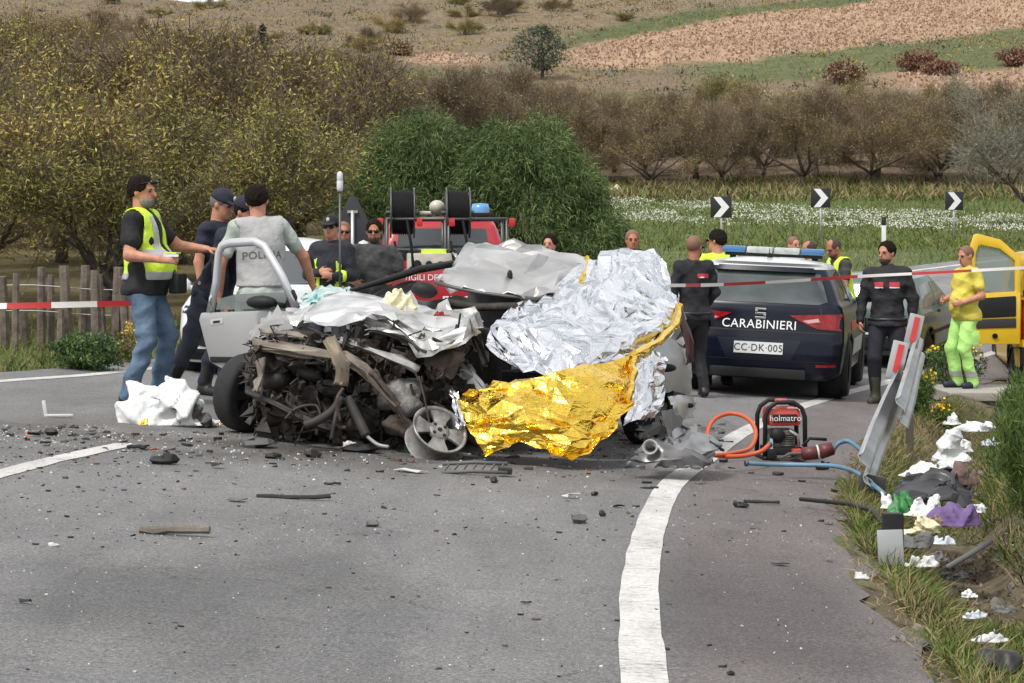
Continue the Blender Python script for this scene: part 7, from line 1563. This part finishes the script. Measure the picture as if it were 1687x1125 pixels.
WSH = mat('white_plastic', (.58, .60, .60), .45, col2=(.76, .77, .76), vscale=9, bump=.7, bscale=26); CRM = mat('bag_cream', (.60, .54, .32), .5, col2=(.74, .70, .50), vscale=9, bump=.7, bscale=26)
heap('plastic_sheet', 'large crumpled white plastic sheet on the road beside the open car door', 'sheet', 271, 703, 168, 70, mat('sheet_white', (.60, .62, .62), .45, col2=(.76, .77, .76), vscale=5, bump=.5, bscale=22), 61, 150, .5, .05)
heap('foil_scrap', 'small crumpled gold foil scrap by the front wheel of the wreck', 'foil', 368, 700, 26, 17, FOILG, 62, 26)
heap('foil_scrap', 'flat gold foil scrap under the edge of the white sheet', 'foil', 238, 701, 30, 9, FOILG, 63, 20)
heap('plastic_sheet', 'dark grey cloth lying against the white sheet', 'cloth', 318, 705, 60, 40, mat('cloth_grey_dull', (.10, .095, .09), .9, var=.3), 64, 50, .4)
heap('plastic_bag', 'cream plastic bag lying on the crumpled bonnet', 'bag', 0, 0, 62, 34, CRM, 65, 60, .7, .05, at3=P(660, 509, 15.05))
heap('rubber_glove', 'pale teal rubber glove cuff on the windscreen edge', 'glove', 0, 0, 30, 16, mat('glove_teal', (.28, .48, .47), .6), 66, 20, at3=P(520, 498, 15.5))
heap('lamp_fragment', 'small red lamp fragment on the front edge of the bonnet', 'fragment', 0, 0, 27, 11, TAILR, 67, 12, at3=P(728, 521, 14.5))
heap('green_bag', 'dark green mesh bag lying in front of the loose wheel', 'bag', 690, 748, 66, 22, mat('mesh_green', (.03, .085, .03), .8, col2=(.09, .20, .08), vscale=14), 68, 50)
heap('paper_scrap', 'white paper scrap under the wreck front, left one', 'paper', 490, 727, 30, 18, WSH, 69, 14); heap('paper_scrap', 'white paper scrap under the wreck front, right one', 'paper', 577, 738, 26, 13, WSH, 70, 14)
# loose alloy wheel
aw = thing('alloy_wheel', 'bare scratched alloy wheel lying against the front of the wreck', 'wheel', tuple(gp(722, 742))); ac = P(722, 712, 13.90)
Ma = axis_m(ac, (.40, -.64, .66)) @ Matrix.Rotation(R(20), 4, 'Z'); ALW = mat('alloy_scratched', (.13, .125, .12), .5, metal=.55, col2=(.42, .41, .40), vscale=9, bump=.2, bscale=40)
b = MB(); b.lathe([(.185, -.13), (.175, -.12), (.165, -.06), (.170, .0), (.188, .02), (.192, .035), (.180, .038), (.168, .025), (.160, .0), (.150, -.06), (.150, -.12)], 40, Ma); b.build('rim_barrel', ALW, aw, smooth=True, w=True)
for k in range(4):
    a0 = R(45 + 90 * k); poly = []
    for (r_, da) in ((.05, -.75), (.10, -.48), (.172, -.46), (.172, -.2), (.172, 0), (.172, .2), (.172, .46), (.10, .48), (.05, .75)): poly.append((r_ * math.cos(a0 + da), r_ * math.sin(a0 + da)))
    b = MB(); b.prism(poly, .0, .022, lambda u, v, d: tuple(Ma @ Vector((u, v, d)))); b.build('spoke', ALW, aw, bevel=.006, w=True)
b = MB(); b.lathe([(.001, .030), (.028, .030), (.070, .026), (.075, .0)], 24, Ma); hb = b.build('hub', ALW, aw, smooth=True, w=True)
for k in range(4): a0 = R(90 * k); b = MB(); b.lathe([(.001, .0315), (.0125, .0315), (.0125, .02)], 12, Ma @ Matrix.Translation((.050 * math.cos(a0), .050 * math.sin(a0), 0))); b.build('bolt_hole', DARKP, hb, w=True)
b = MB(); b.lathe([(.001, .033), (.017, .033), (.017, .02)], 14, Ma); b.build('centre_bore', DARKP, hb, w=True)
b = MB(); b.lathe([(.001, -.05), (.150, -.05)], 24, Ma); b.build('back_disc', DARKP, aw, w=True)
# torn bumper right of the wreck
tb = thing('torn_bumper', 'torn grey plastic bumper with fog lamp hole at the right foot of the wreck', 'bumper', tuple(gp(1105, 770)))
BMP = mat('bumper_grey', (.055, .055, .057), .32, metal=.3, col2=(.20, .20, .20), vscale=4)
sheet('skin', [[(1098, 712, 13.9), (1122, 700, 14.0), (1152, 706, 14.0), (1190, 730, 13.9)], [(1062, 728, 13.62), (1095, 726, 13.5), (1138, 732, 13.5), (1178, 748, 13.6)], [(1044, 748, 13.45), (1085, 748, 13.38), (1132, 752, 13.38), (1172, 760, 13.5)], [(1030, 766, 13.4), (1080, 768, 13.4), (1130, 768, 13.4), (1160, 770, 13.5)]], 46, .012, 71, BMP, tb, edge=.008, fine=1, angle=40, thick=.006)
b = MB(); b.lathe([(.050, .03), (.044, .034), (.034, .01), (.001, .0)], 18, axis_m(P(1072, 738, 13.40), (-.2, -1, .35))); b.build('fog_lamp_ring', SILVD, tb, smooth=True, w=True); b = MB(); b.ell(P(1072, 738, 13.385), (.030, .014, .018), 10); b.build('fog_lamp_hole', DARKP, tb, smooth=True, w=True)
sheet('inner_lining', [[(1085, 682, 14.0), (1108, 676, 14.0), (1122, 690, 14.0)], [(1090, 705, 13.85), (1106, 708, 13.75), (1124, 712, 13.85)], [(1098, 735, 13.55), (1112, 735, 13.45), (1122, 730, 13.55)]], 14, .014, 72, mat('lining_slate', (.035, .036, .04), .6), tb, edge=.01)
sheet('inner_lining', [[(1050, 700, 13.8), (1075, 695, 13.85), (1095, 702, 13.9)], [(1048, 722, 13.65), (1072, 722, 13.6), (1096, 722, 13.65)]], 12, .02, 73, DARKP, tb, edge=.01)
b = MB(); b.tube([P(1120, 700, 13.95), P(1150, 716, 13.85), P(1192, 742, 13.75)], .010, 6); b.build('trim_strip', DARKP, tb, smooth=True, w=True)
# ---- debris on the carriageway
def shard(px, py, wpx, hpx, m, seed, label, name='debris_shard', cat='debris', group=None, kind_='plate', ang=None):
    q = gp(px, py); s = q[1] / FPX; rg = rs(seed); L = wpx * s; Hh = max(hpx * s, .006); b = MB()
    if kind_ == 'bar':
        n = 6; pts = [((i / (n - 1) - .5) * L, rg.normal() * .008, Hh * .5 + rg.normal() * Hh * .12) for i in range(n)]; b.tube(pts, [Hh * .5 * rg.uniform(.8, 1.15) for _ in pts], 7, flat=.9)
    elif kind_ == 'lump':
        V = []; k = 9
        b.ell((0, 0, Hh * .45), (L / 2, L * .35, Hh * .55), 8); b.V = [tuple(np.array(v) * (1 + .22 * rg.normal())) for v in b.V]; b.V = [(x, y, max(z, .0)) for x, y, z in b.V]
    else:
        k = 7; a = np.sort(rg.uniform(0, 6.28, k)); P2 = [(math.cos(t) * L / 2 * rg.uniform(.7, 1.1), math.sin(t) * L * .28 * rg.uniform(.6, 1.2)) for t in a]
        top = [(x, y, .004 + Hh * rg.uniform(.2, 1.0)) for x, y in P2]; bot = [(x, y, z - .004) for x, y, z in top]; c = len(top)
        b.add(top + bot + [(0, 0, Hh * .9)], [(i, (i + 1) % c, 2 * c) for i in range(c)] + [((i + 1) % c, i, c + i, c + (i + 1) % c) for i in range(c)] + [tuple(range(2 * c - 1, c - 1, -1))])
    o = b.build(name, m, None, angle=40); o.location = q; o.rotation_euler = (0, 0, R(ang if ang is not None else rg.uniform(-25, 25))); tag(o, label, cat, group); return o
BLK = mat('debris_black', (.014, .014, .014), .6); GRYD = mat('debris_grey', (.10, .10, .10), .6); WHT = mat('debris_white', (.55, .55, .54), .5); BRN_ = mat('debris_rust', (.10, .065, .045), .8); ORD = mat('debris_orange', (.45, .13, .05), .6)
shard(288, 882, 116, 17, mat('rod_brown', (.09, .075, .058), .6, col2=(.20, .17, .135), vscale=14, metal=.2), 1, 'rusty brown metal rod lying alone on the carriageway', 'metal_rod', 'rod', None, 'bar', -3)
b_ = bpy.data.objects['metal_rod']
for px_, py_, w_, h_, m_, k_, lab in ((268, 765, 50, 15, BLK, 'lump', 'black plastic bracket left of centre below the dashed line'), (360, 772, 36, 10, BLK, 'plate', 'black curved plastic piece right of the black bracket'),
        (484, 823, 122, 8, BLK, 'bar', 'long thin black trim strip on the left half of the road'), (390, 827, 42, 5, GRYD, 'plate', 'flat grey trim piece left of the long black strip'), (42, 996, 30, 8, BLK, 'plate', 'black shard near the left bottom of the road'),
        (953, 863, 25, 13, GRYD, 'lump', 'dark grey bent clip left of the white edge line'), (992, 851, 11, 9, BLK, 'lump', 'small round black knob left of the white edge line'), (940, 821, 36, 9, WHT, 'plate', 'white plastic piece in front of the gold foil'),
        (979, 818, 12, 6, BLK, 'lump', 'tiny black cube right of the white plastic piece'), (814, 797, 15, 8, BLK, 'lump', 'small black block below the slatted grille'), (614, 868, 24, 9, GRYD, 'lump', 'grey stone-like fragment in mid road'),
        (515, 754, 36, 14, BLK, 'lump', 'black lump right below the crushed engine'), (1022, 836, 26, 5, BLK, 'plate', 'thin black splinter near the bend of the edge line'), (1070, 805, 30, 4, BLK, 'bar', 'thin black splinter touching the edge line'),
        (1255, 830, 58, 6, BLK, 'bar', 'black strip on the shoulder below the blue hose'), (1220, 837, 26, 9, BLK, 'lump', 'small black lump on the shoulder below the pump'), (1287, 933, 34, 5, BLK, 'plate', 'flat black shard low on the shoulder'),
        (866, 996, 20, 4, BLK, 'plate', 'tiny black shard in the lower middle of the road'), (88, 901, 20, 6, WHT, 'lump', 'small white shard left of the rusty rod'), (1353, 775, 28, 12, BLK, 'lump', 'black coupling lying on the blue hose'),
        (225, 740, 30, 8, BLK, 'bar', 'black rod across the end of the dashed line'), (85, 718, 24, 12, BLK, 'lump', 'black lump at the left on the debris band'), (60, 720, 32, 7, BLK, 'plate', 'flat black shard at the left on the debris band'),
        (548, 800, 26, 5, BLK, 'bar', 'thin black splinter below the front of the wreck'), (255, 745, 22, 7, ORD, 'plate', 'orange lens fragment beside the dashed line'), (680, 779, 60, 6, WHT, 'plate', 'flat white panel left of the slatted grille'), (1420, 958, 28, 12, WHT, 'lump', 'white cup lying at the ragged asphalt edge'),
        (1205, 1113, 14, 6, BLK, 'lump', 'tiny black shard at the bottom right of the road'), (450, 755, 34, 8, BLK, 'lump', 'dark curled fragment under the left of the engine'), (590, 745, 66, 14, BLK, 'lump', 'dark undertray fragment under the middle of the engine'), (420, 738, 60, 14, GRYD, 'lump', 'grey torn plastic beside the front wheel')):
    shard(px_, py_, w_, h_, m_, int(px_ * 7 + py_), lab, kind_=k_, ang=rf.uniform(-12, 12))
# white L-shaped bracket at the left, slatted grille in front of the blanket
q = gp(90, 688); t = thing('white_bracket', 'white L-shaped plastic bracket standing on the road at the left', 'bracket', tuple(q)); b = MB(); b.box((-.07, 0, .06), (.028, .02, .12), rotm(ry=-9)); b.box((.03, .01, .012), (.20, .03, .018), rotm(rz=6)); b.build('bracket', WHT, t, bevel=.008)
q = gp(780, 782); t = thing('radiator_grille', 'broken slatted grey grille lying in front of the gold foil', 'grille', tuple(q)); s = q[1] / FPX
for i in range(7): b = MB(); b.box(((i - 3) * 15 * s, .03, .035), (.008, .14, .012), rotm(rx=14, rz=-14)); b.build('slat', GRYD, t)
for yy, zz in ((-.04, .015), (.10, .055)): b = MB(); b.tube([(-52 * s, yy, zz), (0, yy, zz + .01), (56 * s, yy + .01, zz)], .012, 6); b.build('rail', GRYD, t, smooth=True)
b = MB(); b.box((52 * s, 0, .025), (24 * s, .07, .04), rotm(ry=6)); b.build('end_block', BLK, t, bevel=.008)
# many small fragments, densest round the wreck
def frag_points(n, seed):
    rg = rs(seed); out = []
    while len(out) < n:
        k = rg.random()
        if k < .74: px_, py_ = rg.uniform(0, 1200), 700 + abs(rg.normal()) * 36
        elif k < .92: px_, py_ = rg.uniform(0, 1380), rg.uniform(740, 900)
        else: px_, py_ = rg.uniform(0, 1400), rg.uniform(860, 1120)
        if 190 < px_ < 360 and py_ < 712: continue
        if 400 < px_ < 1010 and py_ < 742: continue
        out.append((px_, py_))
    return np.array(out)
def unproj(pts):       # quick road-plane intersection
    px_, py_ = pts[:, 0], pts[:, 1]; a = (px_ - CX) / FPX; D = CAMZ / ((py_ - HY) / FPX - .06 * a); return np.stack([a * D, D, -.06 * a * D], 1)
def bits(name, label, n, seed, mats_, p, smin, smax, flat):
    rg = rs(seed); Q = unproj(frag_points(n, seed)); b = MB()
    for q in Q:
        L = smin + (smax - smin) * rg.random() ** 3 * (1 if q[1] > 13.0 else (.55 if q[1] > 11 else .32)); k = 5; a = np.sort(rg.uniform(0, 6.28, k)); el = rg.uniform(.25, .9); th = rg.uniform(0, 6.28); c_, s_ = math.cos(th), math.sin(th)
        P2 = [(math.cos(t) * L / 2, math.sin(t) * L / 2 * el) for t in a]; P2 = [(x * c_ - y * s_, x * s_ + y * c_) for x, y in P2]
        top = [(q[0] + x, q[1] + y, q[2] + .003 + L * flat * rg.random()) for x, y in P2]; base = [(x, y, q[2] + .0005) for x, y, z in top]
        b.add(top + base, [(0, 1, 2, 3, 4)] + [((i + 1) % k, i, k + i, k + (i + 1) % k) for i in range(k)], int(rg.choice(len(mats_), p=p)))
    o = b.build(name, mats_); tag(o, label, 'debris', kind='stuff')
bits('small_fragments', 'small dark and rusty fragments scattered over the road around the wreck', 1050, 81, [BLK, GRYD, BRN_, ORD], [.52, .30, .17, .01], .008, .10, .22)
bits('glass_crumbs', 'tiny white glass and plastic crumbs scattered over the road', 1300, 82, [WHT, mat('crumb_glass', (.6, .64, .64), .2), GRYD], [.5, .35, .15], .006, .030, .35)
# ---- litter in the ditch
def lit(name, label, cat, px, py, D, wpx, hpx, m, seed, depth=.6, n=40, fine=1): return heap(name, label, cat, 0, 0, wpx, hpx, m, seed, n, depth, at3=P(px, py, D), fine=fine)
lit('plastic_bag', 'peaked white plastic bag at the back of the ditch litter', 'bag', 1572, 762, 13.4, 64, 52, WSH, 91); lit('plastic_bag', 'white plastic bag spread behind the black tray', 'bag', 1535, 788, 12.9, 96, 34, WSH, 92, .5); lit('plastic_bag', 'white bag scraps under the culvert', 'bag', 1610, 712, 15.6, 60, 22, WSH, 93)
lit('plastic_bag', 'small white bag beside the end of the guardrail', 'bag', 1462, 838, 11.7, 22, 26, WSH, 94); lit('plastic_bag', 'cream plastic bag in front of the green cloth', 'bag', 1518, 880, 11.0, 62, 28, CRM, 95); lit('white_cloth', 'white cloth beneath the green bottle bag', 'cloth', 1528, 852, 11.5, 66, 34, WSH, 96)
lit('green_sack', 'bright green plastic sack in the ditch', 'sack', 1500, 850, 11.6, 58, 40, mat('sack_green', (.02, .16, .035), .5, var=.3, vscale=12), 97); lit('purple_cloth', 'crumpled purple cloth in the ditch', 'cloth', 1577, 868, 11.3, 84, 46, mat('cloth_purple', (.10, .055, .17), .85, col2=(.19, .13, .27), vscale=8), 98, .6, 60)
lit('brown_jacket', 'dusky brown cloth draped over the back of the black tray', 'cloth', 1588, 800, 12.5, 52, 46, mat('cloth_dusky', (.10, .06, .055), .9, col2=(.20, .14, .13), vscale=7), 99); lit('white_tray', 'white oval plastic dish in the ditch grass', 'dish', 1521, 935, 10.2, 54, 22, WHT, 100, .5, 20)
lit('grey_cloth', 'grey rubber mat piece in the middle of the litter', 'mat', 1508, 905, 10.7, 60, 34, GRYD, 101); lit('paper_scrap', 'white and blue carton scrap beneath the purple cloth', 'paper', 1556, 898, 10.9, 36, 18, mat('carton_pale', (.5, .53, .58), .6, var=.3, vscale=20), 102)
lit('paper_scrap', 'white paper scrap low in the ditch grass', 'paper', 1635, 1060, 8.3, 60, 18, WHT, 103); lit('paper_scrap', 'pale blue carton scrap left of the low white paper', 'paper', 1608, 1020, 8.9, 40, 14, MATS['carton_pale'], 104); lit('paper_scrap', 'small white scrap by the yellow flowers', 'paper', 1570, 700, 15.4, 30, 20, WSH, 105)
t = thing('black_tray', 'black car boot tray with a round recess dumped in the ditch', 'tray', tuple(P(1535, 840, 11.9))); TRAY = mat('tray_black', (.020, .020, .022), .6, var=.3, vscale=8)
sheet('shell', [[(1488, 795, 12.5), (1530, 778, 12.7), (1580, 775, 12.8), (1600, 800, 12.6)], [(1470, 812, 12.0), (1520, 806, 12.1), (1565, 802, 12.2), (1600, 818, 12.2)], [(1472, 848, 11.8), (1520, 828, 11.8), (1560, 830, 11.8), (1596, 842, 11.9)]], 26, .014, 106, TRAY, t, edge=.012, fine=1, angle=35, thick=.01)
b = MB(); b.lathe([(.10, 0), (.095, .012), (.06, .0), (.05, -.02), (.001, -.025)], 20, axis_m(P(1545, 792, 12.35), (-.1, -.55, .8))); b.build('recess', mat('tray_sheen', (.05, .05, .052), .35), t, smooth=True, w=True)
t = thing('engine_part', 'black engine casing lying in the grass at the bottom right corner', 'engine part', tuple(P(1642, 1110, 7.8)))
casting('casing', [E(1628, 1085, 7.8, .05, .06, .04), E(1660, 1092, 7.8, .05, .06, .05), E(1640, 1105, 7.75, .07, .05, .03), E(1616, 1095, 7.8, .03, .04, .035)], mat('casing_dark', (.035, .034, .033), .5, metal=.4, var=.4, vscale=25), 11, .006, .003, t)
b = MB(); b.lathe([(.022, .0), (.016, .01), (.001, .0)], 12, axis_m(P(1634, 1098, 7.68), (0, -1, .2))); b.build('bore', DARKP, t, smooth=True, w=True)
t = thing('guide_post', 'fallen black marker post lying from the shoulder into the ditch', 'post', tuple(P(1400, 838, 12.0)))
b = MB(); b.tube([P(1318, 822, 12.35), P(1400, 830, 12.1), P(1436, 840, 11.8), P(1462, 872, 11.2)], [.012, .014, .016, .012], 6); b.build('rod', BLK, t, smooth=True, w=True)
t = thing('roof_rack_bar', 'dark bent bar sticking out of the ditch litter towards the right bank', 'bar', tuple(P(1590, 930, 10.6)))
b = MB(); b.tube([P(1560, 935, 10.5), P(1600, 912, 10.7), P(1632, 892, 10.9)], .016, 6); b.build('bar', GRYD, t, smooth=True, w=True)
# more rubbish, piece by piece
for i, (px_, py_, D, w_, h_, m_, nm, lab) in enumerate(((1500, 800, 12.6, 34, 22, GRYD, 'plastic_crate_piece', 'grey plastic crate piece left of the black tray'), (1560, 815, 12.1, 40, 22, BLK, 'rubber_piece', 'black rubber piece in front of the brown cloth'), (1612, 845, 11.8, 30, 16, WSH, 'paper_scrap', 'white paper scrap right of the purple cloth'),
        (1486, 890, 10.9, 26, 16, WSH, 'paper_scrap', 'white paper scrap behind the upright metal plate'), (1548, 925, 10.4, 34, 16, GRYD, 'rubber_piece', 'grey rubber piece right of the oval dish'), (1590, 745, 14.0, 34, 22, WSH, 'paper_scrap', 'white scrap behind the peaked bag'), (1634, 735, 14.6, 26, 14, MATS['carton_pale'], 'carton', 'pale blue carton below the culvert slab'),
        (1545, 870, 11.3, 30, 20, mat('cardboard', (.26, .19, .12), .9, var=.2), 'cardboard_piece', 'brown cardboard piece left of the purple cloth'), (1492, 822, 12.2, 22, 18, mat('tin_red', (.35, .04, .03), .5), 'drink_can', 'crushed red drink can beside the black tray'), (1575, 955, 9.9, 40, 14, BLK, 'rubber_piece', 'black plastic piece low in the ditch grass'), (1600, 985, 9.4, 26, 12, WSH, 'paper_scrap', 'small white scrap low in the ditch grass'), (1660, 1010, 8.9, 34, 14, GRYD, 'rubber_piece', 'grey plastic piece at the right edge above the engine casing'))):
    lit(nm, lab, 'litter', px_, py_, D, w_, h_, m_, 300 + i, .7)
# stones and clods along the ragged asphalt edge and the right bank
rg = rs(111); st = MB()
for i in range(500):
    y = rg.uniform(6, 22); k = station(y); tt = rg.choice([rg.normal() * .12 + 1.15, rg.normal() * .25 + 2.2]); x_, y_ = EL[k] + EN[k] * tt; r_ = (.006 + .03 * rg.random() ** 3) * (1.7 if tt > 1.7 else 1)
    a = rotm(*rg.uniform(0, 360, 3)); n0 = len(st.V); st.ell((0, 0, 0), (r_, r_ * .8, r_ * .6), 8, a, int(rg.random() < .4)); gz_ = g(x_, y_); st.V[n0:] = [tuple(np.array(v) * (1 + .15 * rg.normal()) + (x_, y_, gz_ + r_ * .2)) for v in st.V[n0:]]
tag(st.build('verge_stones', [mat('stone_grey', (.17, .15, .13), .9, var=.3), mat('clod_brown', (.11, .085, .06), .95, var=.3)]), 'loose stones and clods along the ragged asphalt edge and ditch bank', 'stones', kind='stuff')
